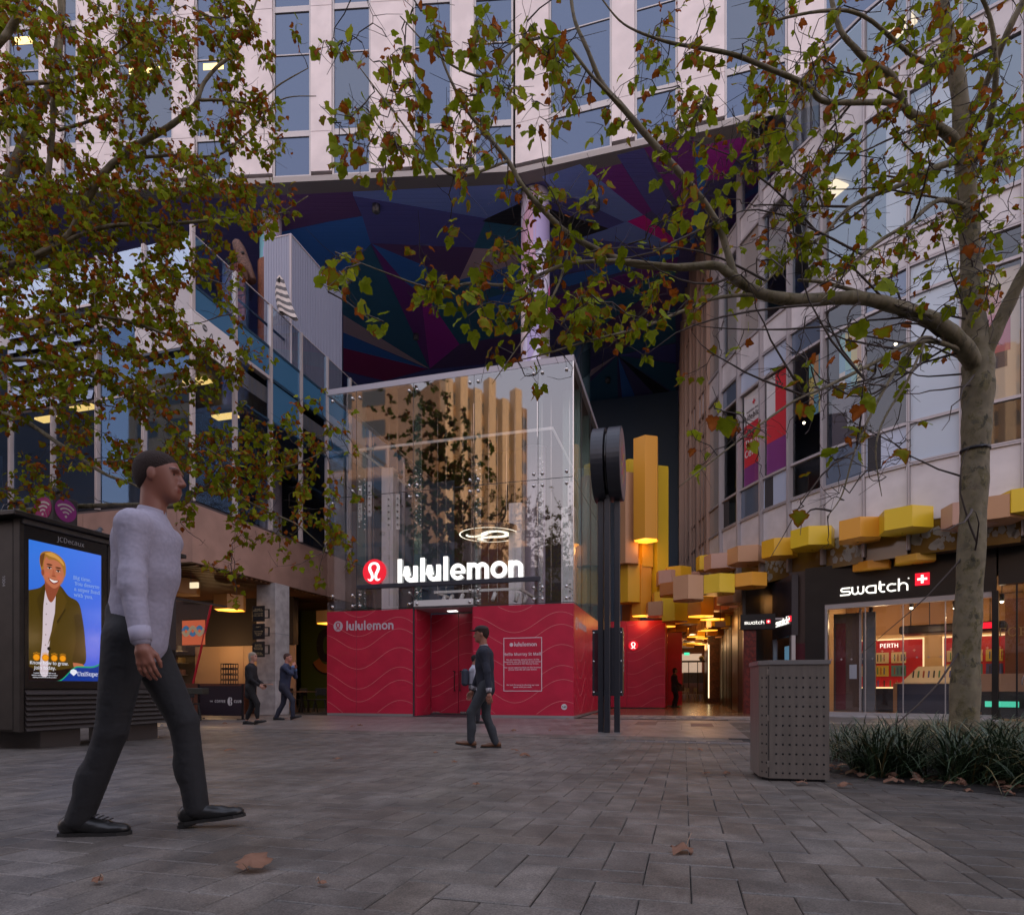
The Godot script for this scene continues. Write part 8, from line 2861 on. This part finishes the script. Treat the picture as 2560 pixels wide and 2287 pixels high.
func fallen_leaves() -> void:
	var spots := [[632, 2178, 0.185, "large tan fallen leaf alone in the left foreground"], [1706, 2132, 0.155, "pale fallen leaf with raised stalk in the right foreground"], [572, 1881, 0.20, "curled brown fallen leaf beyond the walking man"], [243, 2211, 0.06, "tiny leaf scrap near the bottom left corner"], [843, 1902, 0.14, "brown fallen leaf in the middle left of the mall"], [1136, 1908, 0.10, "small dark fallen leaf left of the suited man"], [1290, 1882, 0.16, "brown fallen leaf right of the suited man's shoe"], [1310, 1892, 0.18, "larger tan fallen leaf just below another right of the suited man"], [1190, 1966, 0.09, "small brown fallen leaf in the middle of the pavement"], [900, 1816, 0.20, "brown fallen leaf in front of the left red panel"], [880, 1818, 0.15, "smaller brown leaf beside another before the left red panel"], [1285, 1828, 0.16, "curled fallen leaf before the red poster panel"], [1765, 1940, 0.11, "small leaf left of the litter bin"], [1817, 1937, 0.11, "small tan leaf touching the litter bin's left side"], [2005, 1963, 0.13, "tan leaf in front of the litter bin"], [2108, 1970, 0.14, "brown leaf between the litter bin and the grass"], [1420, 1799, 0.18, "leaf at the foot of the red hoarding corner"], [1375, 1828, 0.10, "pale leaf left of the totem posts"], [458, 1834, 0.14, "small leaf beyond the kiosk's far foot"], [562, 1810, 0.16, "leaf in front of the cafe barrier"], [714, 1798, 0.18, "orange leaf beside the man in the dark suit with raised hand"], [60, 1850, 0.22, "brown leaf beside the kiosk's near foot"], [425, 1897, 0.08, "orange leaf scrap near the kiosk"], [1088, 1884, 0.09, "leaf scrap between the two walking men"], [1727, 1877, 0.12, "small leaf near the drain cover, left one"], [1750, 1877, 0.12, "small leaf near the drain cover, right one"], [805, 2217, 0.05, "tiny orange scrap right of the large tan leaf"]]
	for i in spots.size():
		var s: Array = spots[i]
		var p := gp(s[0], s[1])
		var o := thing("fallen_leaf", s[3], "leaf", p + Vector3(0, 0.012, 0), i * 2.399, "fallen leaves on the pavement")
		var m := piece(o, "blade", dry_leaf(i % 2), leaf_mat())
		var sc: float = s[2] * 0.72
		m.transform = Transform3D(Basis(Vector3.RIGHT, -PI / 2.0 + (0.28 if i % 3 == 0 else 0.1)).scaled(Vector3.ONE * sc), Vector3(0, 0.02 * sc / 0.1, 0.3 * sc))
		var st := mb(true)
		tube(st, [Vector3(0, 0.004, 0.3 * sc), Vector3(0.05 * sc, 0.03, 0.6 * sc), Vector3(0.1 * sc, 0.055 if i < 2 else 0.02, 0.95 * sc)], [0.002, 0.0018, 0.0014], 5)
		part(o, "stalk", st, mt("stalk", Color(0.30, 0.19, 0.12), 0.7))

# ---------- people: smooth blends of tapered limbs, meshed as one skin ----------
# a prim is [a, b, radius a, radius b, blend] (tapered limb) or [centre, radii (Vector3), blend, "egg"]; a trailing -1 cuts instead of adding
func nets(st: SurfaceTool, prims: Array, cell: float, col: Color, xf := Transform3D.IDENTITY, paint = null) -> void:
	var lo := Vector3(1e9, 1e9, 1e9)
	var hi := -lo
	for p in prims:
		if p.size() > 3 and p[3] is String:
			lo = lo.min(p[0] - p[1])
			hi = hi.max(p[0] + p[1])
		else:
			var r := maxf(p[2], p[3])
			lo = lo.min(p[0].min(p[1]) - Vector3.ONE * r)
			hi = hi.max(p[0].max(p[1]) + Vector3.ONE * r)
	lo -= Vector3.ONE * cell * 2.5
	hi += Vector3.ONE * cell * 2.5
	var nx := int((hi.x - lo.x) / cell) + 2
	var ny := int((hi.y - lo.y) / cell) + 2
	var nz := int((hi.z - lo.z) / cell) + 2
	var f := PackedFloat32Array()
	f.resize(nx * ny * nz)
	f.fill(1.0)
	for p in prims:
		var egg: bool = p[3] is String
		var cut: bool = (p.size() > 4 and egg and p[4] < 0) 
		var k: float = p[2] if egg else p[4]
		var m := cell * 2.0 + k
		var a: Vector3
		var b: Vector3
		if egg:
			a = p[0] - p[1] - Vector3.ONE * m
			b = p[0] + p[1] + Vector3.ONE * m
		else:
			var r := maxf(p[2], p[3]) + m
			a = p[0].min(p[1]) - Vector3.ONE * r
			b = p[0].max(p[1]) + Vector3.ONE * r
		var i0 := maxi(0, int((a.x - lo.x) / cell))
		var i1 := mini(nx - 1, int((b.x - lo.x) / cell) + 1)
		var j0 := maxi(0, int((a.y - lo.y) / cell))
		var j1 := mini(ny - 1, int((b.y - lo.y) / cell) + 1)
		var k0 := maxi(0, int((a.z - lo.z) / cell))
		var k1 := mini(nz - 1, int((b.z - lo.z) / cell) + 1)
		var pa: Vector3 = p[0]
		var ax := Vector3.ZERO
		var len2 := 1.0
		var ra := 0.0
		var rb := 0.0
		var inv := Vector3.ONE
		if egg:
			inv = Vector3.ONE / p[1]
		else:
			ax = p[1] - p[0]
			len2 = maxf(ax.length_squared(), 1e-8)
			ra = p[2]
			rb = p[3]
		for kk in range(k0, k1 + 1):
			for j in range(j0, j1 + 1):
				var base := (kk * ny + j) * nx
				for i in range(i0, i1 + 1):
					var q := lo + Vector3(i, j, kk) * cell - pa
					var d: float
					if egg:
						var s := q * inv
						var l0 := s.length()
						d = l0 * (l0 - 1.0) / maxf((s * inv).length(), 1e-6)
					else:
						var h := clampf(q.dot(ax) / len2, 0.0, 1.0)
						d = (q - ax * h).length() - lerpf(ra, rb, h)
					var o := f[base + i]
					if cut:
						var h2 := maxf(k - absf(o + d), 0.0) / k
						f[base + i] = maxf(o, -d) + h2 * h2 * k * 0.25
					else:
						var h3 := maxf(k - absf(o - d), 0.0) / k
						f[base + i] = minf(o, d) - h3 * h3 * k * 0.25
	var idx := {}
	var verts := PackedVector3Array()
	var sy := nx
	var sz := nx * ny
	for kk in nz - 1:
		for j in ny - 1:
			var base := (kk * ny + j) * nx
			for i in nx - 1:
				var o := base + i
				if f[o] > cell * 2.0: continue
				var n := 0
				var sum := Vector3.ZERO
				for e in [[0, 1, 0], [sy, sy + 1, 0], [sz, sz + 1, 0], [sy + sz, sy + sz + 1, 0], [0, sy, 1], [1, sy + 1, 1], [sz, sz + sy, 1], [sz + 1, sz + sy + 1, 1], [0, sz, 2], [1, sz + 1, 2], [sy, sy + sz, 2], [sy + 1, sy + sz + 1, 2]]:
					var fa := f[o + e[0]]
					var fb := f[o + e[1]]
					if (fa < 0.0) != (fb < 0.0):
						var t := fa / (fa - fb)
						var c: int = e[0]
						var q := Vector3(c % nx if c < sz else (c - sz) % nx, 1.0 if c == sy or c == sy + 1 or c == sy + sz or c == sy + sz + 1 else 0.0, 1.0 if c >= sz else 0.0)
						if c == 1 or c == sy + 1 or c == sz + 1 or c == sy + sz + 1: q.x = 1.0
						else: q.x = 0.0
						q[e[2]] += t
						sum += q
						n += 1
				if n > 0:
					idx[o] = verts.size()
					verts.append(xf * (lo + (Vector3(i, j, kk) + sum / n) * cell))
	var emit := func(a: int, b: int, c: int, d: int, flip: bool) -> void:
		var v := [a, b, c, d] if not flip else [d, c, b, a]
		for t in [[0, 2, 1], [0, 3, 2]]:
			for s in t:
				st.set_color(paint.call(verts[v[s]]) if paint != null else col)
				st.add_vertex(verts[v[s]])
	for o in idx:
		var i: int = o % nx
		var j: int = (o / nx) % ny
		var kk: int = o / sz
		if i < 1 or j < 1 or kk < 1: continue
		var s0 := f[o] < 0.0
		if s0 != (f[o + 1] < 0.0) and idx.has(o - sy - sz) and idx.has(o - sz) and idx.has(o - sy):
			emit.call(idx[o - sy - sz], idx[o - sz], idx[o], idx[o - sy], not s0)
		if s0 != (f[o + sy] < 0.0) and idx.has(o - 1 - sz) and idx.has(o - 1) and idx.has(o - sz):
			emit.call(idx[o - 1 - sz], idx[o - 1], idx[o], idx[o - sz], not s0)
		if s0 != (f[o + sz] < 0.0) and idx.has(o - 1 - sy) and idx.has(o - sy) and idx.has(o - 1):
			emit.call(idx[o - 1 - sy], idx[o - sy], idx[o], idx[o - 1], not s0)

var hand_mesh: ArrayMesh
var head_mesh: ArrayMesh

func hand() -> ArrayMesh:     # a relaxed right hand: wrist at the origin, fingers down along -y, palm facing -z, thumb towards +x
	if hand_mesh: return hand_mesh
	var st := mb(true)
	var p := [[Vector3(0, 0.01, 0), Vector3(0, -0.03, 0), 0.026, 0.030, 0.02], [Vector3(0.018, -0.035, 0), Vector3(0.026, -0.085, -0.004), 0.016, 0.013, 0.014], [Vector3(-0.018, -0.035, 0), Vector3(-0.026, -0.08, -0.004), 0.016, 0.012, 0.014], [Vector3(0, -0.035, 0), Vector3(0, -0.086, -0.003), 0.018, 0.014, 0.016]]
	var fx := [0.029, 0.0105, -0.0095, -0.028]
	var fl := [0.072, 0.080, 0.074, 0.058]
	for i in 4:
		var a := Vector3(fx[i], -0.086 + (0.006 if i == 3 else 0.0), -0.004)
		var b: Vector3 = a + Vector3(fx[i] * 0.10, -fl[i] * 0.45, -fl[i] * 0.14)
		var c: Vector3 = b + Vector3(0, -fl[i] * 0.27, -fl[i] * 0.26)
		var d: Vector3 = c + Vector3(0, -fl[i] * 0.12, -fl[i] * 0.24)
		p.append([a, b, 0.0092, 0.0084, 0.006])
		p.append([b, c, 0.0084, 0.0078, 0.003])
		p.append([c, d, 0.0078, 0.0068, 0.003])
	p.append([Vector3(0.020, -0.022, -0.006), Vector3(0.044, -0.055, -0.018), 0.015, 0.011, 0.010])
	p.append([Vector3(0.044, -0.055, -0.018), Vector3(0.050, -0.085, -0.028), 0.0105, 0.0092, 0.004])
	p.append([Vector3(0.050, -0.085, -0.028), Vector3(0.047, -0.105, -0.038), 0.0092, 0.0075, 0.003])
	nets(st, p, 0.0038, Color(1, 1, 1))
	hand_mesh = done(st)
	return hand_mesh

func head() -> ArrayMesh:     # looks along +x, chin to crown about 0.23, its centre at the origin
	if head_mesh: return head_mesh
	var st := mb(true)
	var p := [[Vector3(-0.012, 0.030, 0), Vector3(0.098, 0.090, 0.076), 0.02, "egg"], [Vector3(0.028, -0.045, 0), Vector3(0.062, 0.070, 0.055), 0.04, "egg"], [Vector3(0.058, -0.088, 0), Vector3(0.026, 0.022, 0.026), 0.03, "egg"],
		[Vector3(0.086, 0.012, 0), Vector3(0.105, -0.028, 0), 0.009, 0.013, 0.012], [Vector3(0.094, -0.034, -0.010), Vector3(0.094, -0.034, 0.010), 0.010, 0.010, 0.008],
		[Vector3(0.078, 0.030, -0.040), Vector3(0.084, 0.030, 0.040), 0.011, 0.011, 0.016], [Vector3(0.080, -0.060, -0.018), Vector3(0.080, -0.060, 0.018), 0.010, 0.010, 0.01], [Vector3(0.078, -0.071, -0.014), Vector3(0.078, -0.071, 0.014), 0.009, 0.009, 0.01],
		[Vector3(0.092, 0.010, -0.033), Vector3(0.014, 0.011, 0.015), 0.012, "egg", -1], [Vector3(0.092, 0.010, 0.033), Vector3(0.014, 0.011, 0.015), 0.012, "egg", -1],
		[Vector3(-0.012, 0.0, 0.074), Vector3(0.017, 0.031, 0.009), 0.008, "egg"], [Vector3(-0.012, 0.0, -0.074), Vector3(0.017, 0.031, 0.009), 0.008, "egg"],
		[Vector3(-0.03, -0.05, 0), Vector3(-0.035, -0.17, 0), 0.056, 0.058, 0.03]]
	var paint := func(v: Vector3) -> Color:
		for e in [-1.0, 1.0]:
			var q := Vector3(v.x - 0.082, v.y - 0.010, v.z - 0.033 * e)
			if absf(q.y) < 0.0055 and absf(q.z) < 0.006 and v.x > 0.06: return Color(0.08, 0.06, 0.05)
			if absf(q.y) < 0.007 and absf(q.z) < 0.014 and v.x > 0.055: return Color(1.5, 1.5, 1.5)
			if absf(v.y - 0.034) < 0.005 and absf(v.z - 0.036 * e) < 0.020 and v.x > 0.06: return Color(0.3, 0.25, 0.22)
		if v.x > 0.07 and absf(v.y + 0.065) < 0.010 and absf(v.z) < 0.024: return Color(0.75, 0.45, 0.45)
		return Color(1, 1, 1)
	nets(st, p, 0.0042, Color(1, 1, 1), Transform3D.IDENTITY, paint)
	head_mesh = done(st)
	return head_mesh

func elbow(a: Vector3, b: Vector3, l1: float, l2: float, toward: Vector3) -> Vector3:
	var d := b - a
	var len := minf(d.length(), (l1 + l2) * 0.998)
	var dir := d.normalized()
	var x := (l1 * l1 - l2 * l2 + len * len) / (2.0 * len)
	var h := sqrt(maxf(0.0, l1 * l1 - x * x))
	var side := (toward - dir * toward.dot(dir)).normalized()
	return a + dir * x + side * h

func shoe(t: Node3D, ankle: Vector3, pitch: float, m: Material, s: float, cell: float) -> void:     # toe along +x
	var xf := Transform3D(Basis(Vector3.BACK, pitch), ankle) * Transform3D(Basis.IDENTITY.scaled(Vector3.ONE * s), Vector3(0, -0.085 * s, 0))
	var st := mb(true)
	nets(st, [[Vector3(-0.045, 0.045, 0), Vector3(0.045, 0.045, 0.036), 0.03, "egg"], [Vector3(-0.04, 0.05, 0), Vector3(-0.005, 0.075, 0), 0.038, 0.040, 0.03], [Vector3(0.03, 0.045, 0), Vector3(0.10, 0.035, 0), 0.040, 0.036, 0.03], [Vector3(0.135, 0.030, 0), Vector3(0.075, 0.026, 0.043), 0.03, "egg"], [Vector3(0.185, 0.026, 0), Vector3(0.04, 0.019, 0.034), 0.02, "egg"]], cell, Color.WHITE, xf)
	part(t, "shoe", st, m)
	var so := mb()
	var poly := PackedVector2Array()
	for q in [[-0.092, 0.0], [-0.085, 0.028], [-0.05, 0.040], [0.0, 0.036], [0.05, 0.036], [0.12, 0.046], [0.18, 0.040], [0.222, 0.020], [0.23, 0.0], [0.222, -0.020], [0.18, -0.040], [0.12, -0.046], [0.05, -0.036], [0.0, -0.036], [-0.05, -0.040], [-0.085, -0.028]]:
		poly.append(Vector2(q[0], q[1]))
	slab(so, poly, 0.0, 0.016)
	var o := part(t, "sole", so, mt("sole_black", Color(0.014, 0.013, 0.012), 0.6))
	o.transform = xf
	var heel := mb()
	bx(heel, -0.088, -0.012, -0.034, -0.02, 0.0001, 0.034)
	part(t, "heel", heel, mt("sole_black")).transform = xf * Transform3D(Basis.IDENTITY, Vector3(0, 0.001, 0))

# o: height, hip (x, y), lean, ankles [front, back] as (x, y, toe pitch), hands [right, left] as Vector3, bulk, cell, colours
func person(label: String, at: Vector3, turn: float, o: Dictionary) -> Node3D:
	var t := thing("person", label, "person", at, turn)
	var s: float = o.height / 1.75
	var cell: float = o.cell
	var hip := Vector3(o.hip[0], o.hip[1], 0) * s
	var lean: float = o.get("lean", 0.04)
	var chest := hip + Vector3(lean * 0.42, 0.42, 0) * s
	var neck := hip + Vector3(lean * 0.58 + 0.0, 0.575, 0) * s
	var skin: Color = o.skin
	var bulk: float = o.get("bulk", 1.0)
	var body := mb(true)
	var w := 0.175 * bulk * s
	var sh := [neck + Vector3(-0.01, -0.055, 1.06 * w / s) , neck + Vector3(-0.01, -0.055, -1.06 * w / s)]
	sh[0] = neck + Vector3(0.0, -0.085 * s, w)
	sh[1] = neck + Vector3(0.0, -0.085 * s, -w)
	var hands: Array = o.hands
	var wr := []
	var el := []
	for i in 2:
		var h: Vector3 = hands[i] * s
		wr.append(h)
		el.append(elbow(sh[i], h, 0.30 * s, 0.26 * s, Vector3(-0.7, -0.5, 0.45 if i == 0 else -0.45)))
	var hj := [hip + Vector3(0, -0.02, 0.085) * s, hip + Vector3(0, -0.02, -0.085) * s]
	var an := []
	var kn := []
	for i in 2:
		var a: Array = o.ankles[i]
		var p := Vector3(a[0], a[1], (0.075 if i == 0 else -0.075)) * s
		an.append(p)
		kn.append(elbow(hj[i], p, 0.44 * s, 0.42 * s, Vector3(1, 0.1, 0)))
	# the body itself
	var bp := [[hip, chest, 0.115 * s * bulk, 0.125 * s * bulk, 0.06], [chest, neck, 0.11 * s, 0.055 * s, 0.06], [sh[0], sh[1], 0.05 * s, 0.05 * s, 0.05], [neck, neck + Vector3(0.02, 0.09, 0) * s, 0.052 * s, 0.05 * s, 0.03]]
	for i in 2:
		bp.append([sh[i], el[i], 0.046 * s, 0.038 * s, 0.03])
		bp.append([el[i], wr[i], 0.038 * s, 0.025 * s, 0.02])
		bp.append([hj[i], kn[i], 0.082 * s, 0.052 * s, 0.04])
		bp.append([kn[i], an[i], 0.052 * s, 0.035 * s, 0.03])
	nets(body, bp, cell, Color.WHITE)
	var hd := Transform3D(Basis(Vector3.UP, o.get("look", 0.0)) * Basis(Vector3.BACK, o.get("nod", 0.0)), neck + Vector3(0.045, 0.185, 0) * s)
	hd.basis = hd.basis.scaled(Vector3.ONE * s)
	body.append_from(head(), 0, hd)
	for i in 2:
		var dirv: Vector3 = (wr[i] - el[i]).normalized()
		var y := -dirv
		var z := Vector3(0, 0, 1 if i == 0 else -1)
		z = (z - y * z.dot(y)).normalized()
		var x := y.cross(z)
		var bas := Basis(x if i == 0 else -x, y, z)
		if i == 1: bas = Basis(-x, y, z)
		# mirrored for the left hand so that both thumbs point forwards
		if bas.x.x < 0 and absf(dirv.y) > 0.5: bas.x = -bas.x
		body.append_from(hand(), 0, Transform3D(bas.scaled(Vector3.ONE * s), wr[i]))
	var bm := mt("skin_%s" % str(skin), skin, 0.5)
	bm.vertex_color_use_as_albedo = true
	body.generate_normals()
	piece(t, "body", body.commit(), bm)
	# clothes
	var tr := mb(true)
	var flare: float = o.get("flare", 0.058)
	var tp := [[hip + Vector3(0, 0.10, 0) * s, hip + Vector3(0, -0.03, 0) * s, 0.125 * s * bulk, 0.125 * s * bulk, 0.05]]
	for i in 2:
		var end: Vector3 = kn[i].lerp(an[i], o.get("trouser", 1.03))
		tp.append([hj[i], kn[i], 0.100 * s * bulk, 0.068 * s, 0.05])
		tp.append([kn[i], end, 0.068 * s, flare * s, 0.02])
		tp.append([kn[i].lerp(an[i], 0.5) + Vector3(-0.02, 0, 0) * s, kn[i].lerp(an[i], 0.62) + Vector3(-0.018, 0, 0) * s, 0.058 * s, 0.056 * s, 0.03])
	nets(tr, tp, cell, Color.WHITE)
	part(t, "trousers", tr, cloth(mt("trousers_%s" % str(o.trousers), o.trousers, 0.85)))
	var jk := mb(true)
	var hem: float = o.get("hem", 0.02)
	var jp := [[hip + Vector3(0, hem, 0) * s, chest + Vector3(0, -0.12, 0) * s, 0.138 * s * bulk, 0.132 * s * bulk, 0.05], [chest + Vector3(0, -0.12, 0.03) * s, chest + Vector3(0, 0.02, 0.045) * s, 0.125 * s * bulk, 0.13 * s * bulk, 0.05], [chest + Vector3(0, -0.12, -0.03) * s, chest + Vector3(0, 0.02, -0.045) * s, 0.125 * s * bulk, 0.13 * s * bulk, 0.05], [sh[0], sh[1], 0.058 * s, 0.058 * s, 0.06], [chest + Vector3(0, 0.06, 0) * s, neck + Vector3(0, -0.02, 0) * s, 0.11 * s, 0.07 * s, 0.05]]
	for i in 2:
		var end: Vector3 = el[i].lerp(wr[i], o.get("sleeve", 0.9))
		jp.append([sh[i], el[i], 0.057 * s, 0.050 * s, 0.07])
		jp.append([el[i], end, 0.053 * s, 0.043 * s, 0.02])
		jp.append([el[i] + (el[i] - sh[i]) * -0.2, el[i], 0.058 * s, 0.055 * s, 0.02])
	nets(jk, jp, cell, Color.WHITE)
	part(t, o.get("top_name", "shirt"), jk, cloth(mt("top_%s" % str(o.top), o.top, 0.85)))
	var col := mb(true)
	tube(col, [neck + Vector3(0.0, -0.005, 0) * s, neck + Vector3(0.008, 0.035, 0) * s], [0.070 * s, 0.062 * s], 16, false)
	part(t, "collar", col, mt("collar_%s" % str(o.get("collar", o.top)), o.get("collar", o.top), 0.8))
	for i in 2:
		var cuff := mb(true)
		var e: Vector3 = el[i].lerp(wr[i], o.get("sleeve", 0.9))
		var dv: Vector3 = (wr[i] - el[i]).normalized()
		tube(cuff, [e - dv * 0.05 * s, e + dv * 0.012 * s], [0.046 * s, 0.043 * s], 14)
		part(t, "cuff", cuff, mt("collar_%s" % str(o.get("collar", o.top)), o.get("collar", o.top), 0.8))
	if hem > 0.0:
		var belt := mb(true)
		tube(belt, [hip + Vector3(0, 0.075, 0) * s, hip + Vector3(0, 0.108, 0) * s], [0.149 * s * bulk, 0.149 * s * bulk], 24)
		part(t, "belt", belt, mt("belt_black", Color(0.01, 0.01, 0.01), 0.4))
	# hair
	var hr := mb(true)
	var hp := [[Vector3(-0.022, 0.048, 0), Vector3(0.101, 0.083, 0.081), 0.02, "egg"], [Vector3(-0.06, 0.0, 0), Vector3(0.056, 0.07, 0.068), 0.03, "egg"]]
	if o.get("long_hair", false):
		hp.append([Vector3(-0.055, -0.06, 0.0), Vector3(0.055, 0.09, 0.078), 0.03, "egg"])
	hp.append([Vector3(0.10, -0.03, 0), Vector3(0.085, 0.088, 0.12), 0.01, "egg", -1])
	nets(hr, hp, 0.009, Color.WHITE, hd)
	part(t, "hair", hr, mt("hair_%s" % str(o.hair), o.hair * 0.6, 0.95)).material_override.set("heightmap_scale", 0.8)
	var hm: StandardMaterial3D = mats["hair_%s" % str(o.hair)]
	hm.heightmap_enabled = true
	hm.heightmap_texture = noise_tex("hair_strands", 256, 0.09, 3, grad([[0.0, grey(0)], [1.0, grey(1)]]))
	hm.uv1_triplanar = true
	hm.uv1_scale = Vector3(9, 3, 9)
	if o.get("cap", false):
		var cp := mb(true)
		nets(cp, [[Vector3(-0.012, 0.085, 0), Vector3(0.106, 0.058, 0.086), 0.02, "egg"], [Vector3(0.09, 0.062, 0), Vector3(0.085, 0.012, 0.062), 0.02, "egg"]], 0.008, Color.WHITE, hd)
		part(t, "cap", cp, mt("cap_%s" % str(o.hair), Color(0.03, 0.018, 0.016), 0.8))
	for i in 2:
		shoe(t, an[i], o.ankles[i][2], mt("shoe_%s" % str(o.shoes), o.shoes, 0.35), s, 0.010 if cell < 0.02 else 0.014)
	return t

func people() -> void:
	# foreground man walking right, weight on the trailing leg
	var p0 := gp(222, 2080)
	p0.y = gy(p0.z)
	var m := person("person in pale lilac shirt and black trousers walking right in the left foreground", p0, 0.10, {"height": 1.83, "hip": [0.21, 0.938], "lean": 0.12, "ankles": [[0.0, 0.088, 0.0], [0.46, 0.105, 0.12]], "hands": [Vector3(0.36, 0.88, 0.26), Vector3(0.02, 0.86, -0.27)], "cell": 0.016, "skin": Color(0.22, 0.085, 0.055), "trousers": Color(0.012, 0.012, 0.014), "top": Color(0.34, 0.32, 0.40), "hair": Color(0.04, 0.02, 0.015), "shoes": Color(0.012, 0.012, 0.012), "bulk": 1.0, "hem": -0.03})
	for k in 4:
		var lc := mb(true)
		tube(lc, [Vector3(0.075 + k * 0.022, 0.098 - k * 0.007, 0.054), Vector3(0.083 + k * 0.022, 0.103 - k * 0.007, 0.081), Vector3(0.075 + k * 0.022, 0.098 - k * 0.007, 0.108)], [0.003, 0.0035, 0.003], 5)
		part(m, "shoe_lace", lc, mt("lace_black", Color(0.02, 0.02, 0.02), 0.7))
	# suited man in the middle, walking left
	var p1 := gp(1238, 1870)
	p1.y = gy(p1.z)
	person("person in dark navy jacket and grey trousers walking left before the red door", p1, PI, {"height": 1.67, "hip": [0.14, 0.943], "lean": 0.05, "ankles": [[0.0, 0.088, 0.0], [0.36, 0.12, 0.15]], "hands": [Vector3(0.36, 0.86, 0.24), Vector3(0.08, 0.82, -0.26)], "cell": 0.02, "skin": Color(0.30, 0.13, 0.085), "trousers": Color(0.035, 0.04, 0.048), "top": Color(0.018, 0.021, 0.036), "top_name": "jacket", "hair": Color(0.05, 0.025, 0.018), "shoes": Color(0.13, 0.055, 0.025), "cap": true, "hem": -0.06, "collar": Color(0.3, 0.28, 0.3)})
	# man with a bag standing behind him
	var p2 := gp(1184, 1808)
	p2.y = 0.0
	var b := person("person in white shirt with dark tie and rucksack behind the suited man", p2, 0.15, {"height": 1.62, "hip": [0.0, 0.945], "lean": 0.02, "ankles": [[0.10, 0.088, 0.0], [-0.08, 0.088, 0.0]], "hands": [Vector3(0.10, 0.84, 0.24), Vector3(0.14, 0.86, -0.24)], "cell": 0.022, "skin": Color(0.28, 0.14, 0.10), "trousers": Color(0.02, 0.02, 0.026), "top": Color(0.42, 0.42, 0.50), "hair": Color(0.02, 0.016, 0.018), "shoes": Color(0.02, 0.014, 0.012)})
	boxed(b, "rucksack", mt("rucksack", Color(0.02, 0.026, 0.045), 0.7), -0.30, 0.92, -0.15, -0.13, 1.34, 0.15, 0.05)
	boxed(b, "tie", mt("tie_dark", Color(0.03, 0.02, 0.045), 0.6), 0.145, 0.98, -0.025, 0.158, 1.38, 0.025)
	# woman by the barrier
	var p3 := gp(612, 1811)
	p3.y = 0.0
	var w := person("person with pale blonde hair in black clothes walking before the cafe barrier", p3, 0.0, {"height": 1.66, "hip": [0.14, 0.94], "lean": 0.03, "ankles": [[0.34, 0.11, 0.2], [0.0, 0.088, 0.0]], "hands": [Vector3(0.42, 0.98, 0.14), Vector3(0.40, 1.0, -0.14)], "cell": 0.022, "skin": Color(0.42, 0.22, 0.16), "trousers": Color(0.008, 0.008, 0.010), "top": Color(0.010, 0.009, 0.012), "top_name": "coat", "hair": Color(0.50, 0.42, 0.32), "shoes": Color(0.012, 0.012, 0.012), "long_hair": true, "hem": -0.18, "trouser": 0.86, "flare": 0.046})
	boxed(w, "book", mt("book_tan", Color(0.40, 0.24, 0.18), 0.6), 0.40, 0.95, -0.15, 0.62, 0.975, 0.12)
	# man with his hand raised to his face
	var p4 := gp(688, 1800)
	p4.y = 0.0
	person("person in navy blue suit with hand raised to face, right of the square column", p4, 0.0, {"height": 1.76, "hip": [0.24, 0.92], "lean": 0.10, "ankles": [[0.50, 0.12, 0.25], [0.0, 0.088, 0.0]], "hands": [Vector3(0.52, 1.46, 0.12), Vector3(0.50, 1.40, -0.12)], "cell": 0.022, "skin": Color(0.40, 0.17, 0.12), "trousers": Color(0.018, 0.020, 0.038), "top": Color(0.024, 0.032, 0.070), "top_name": "jacket", "hair": Color(0.12, 0.06, 0.05), "shoes": Color(0.012, 0.012, 0.014), "bulk": 1.08, "hem": -0.06, "collar": Color(0.08, 0.14, 0.28)})
	# figure in the laneway
	var p5 := pt(1686, 1719, 27.6)
	p5.y = 0.004
	var l := person("person standing in silhouette with a bag against the laneway's left wall", p5, 0.1, {"height": 1.68, "hip": [0.0, 0.945], "lean": 0.0, "ankles": [[0.04, 0.088, 0.0], [-0.04, 0.088, 0.0]], "hands": [Vector3(0.28, 1.02, 0.14), Vector3(0.26, 1.02, -0.14)], "cell": 0.025, "skin": Color(0.20, 0.10, 0.07), "trousers": Color(0.010, 0.010, 0.012), "top": Color(0.012, 0.010, 0.011), "top_name": "coat", "hair": Color(0.012, 0.010, 0.010), "shoes": Color(0.02, 0.02, 0.02), "long_hair": true, "hem": -0.14})
	boxed(l, "bag", mt("bag_brown", Color(0.05, 0.03, 0.02), 0.7), 0.16, 0.72, -0.16, 0.44, 1.0, 0.10, 0.03)

func cloth(m: StandardMaterial3D) -> StandardMaterial3D:      # soft folds in the cloth
	worn(m, "cloth_weave", 0.93, 1.0, 3.0, 0.05, false)
	m.heightmap_enabled = true
	m.heightmap_texture = noise_tex("cloth_folds", 256, 0.012, 3, grad([[0.0, grey(0)], [1.0, grey(1)]]))
	m.heightmap_scale = 0.55
	return m
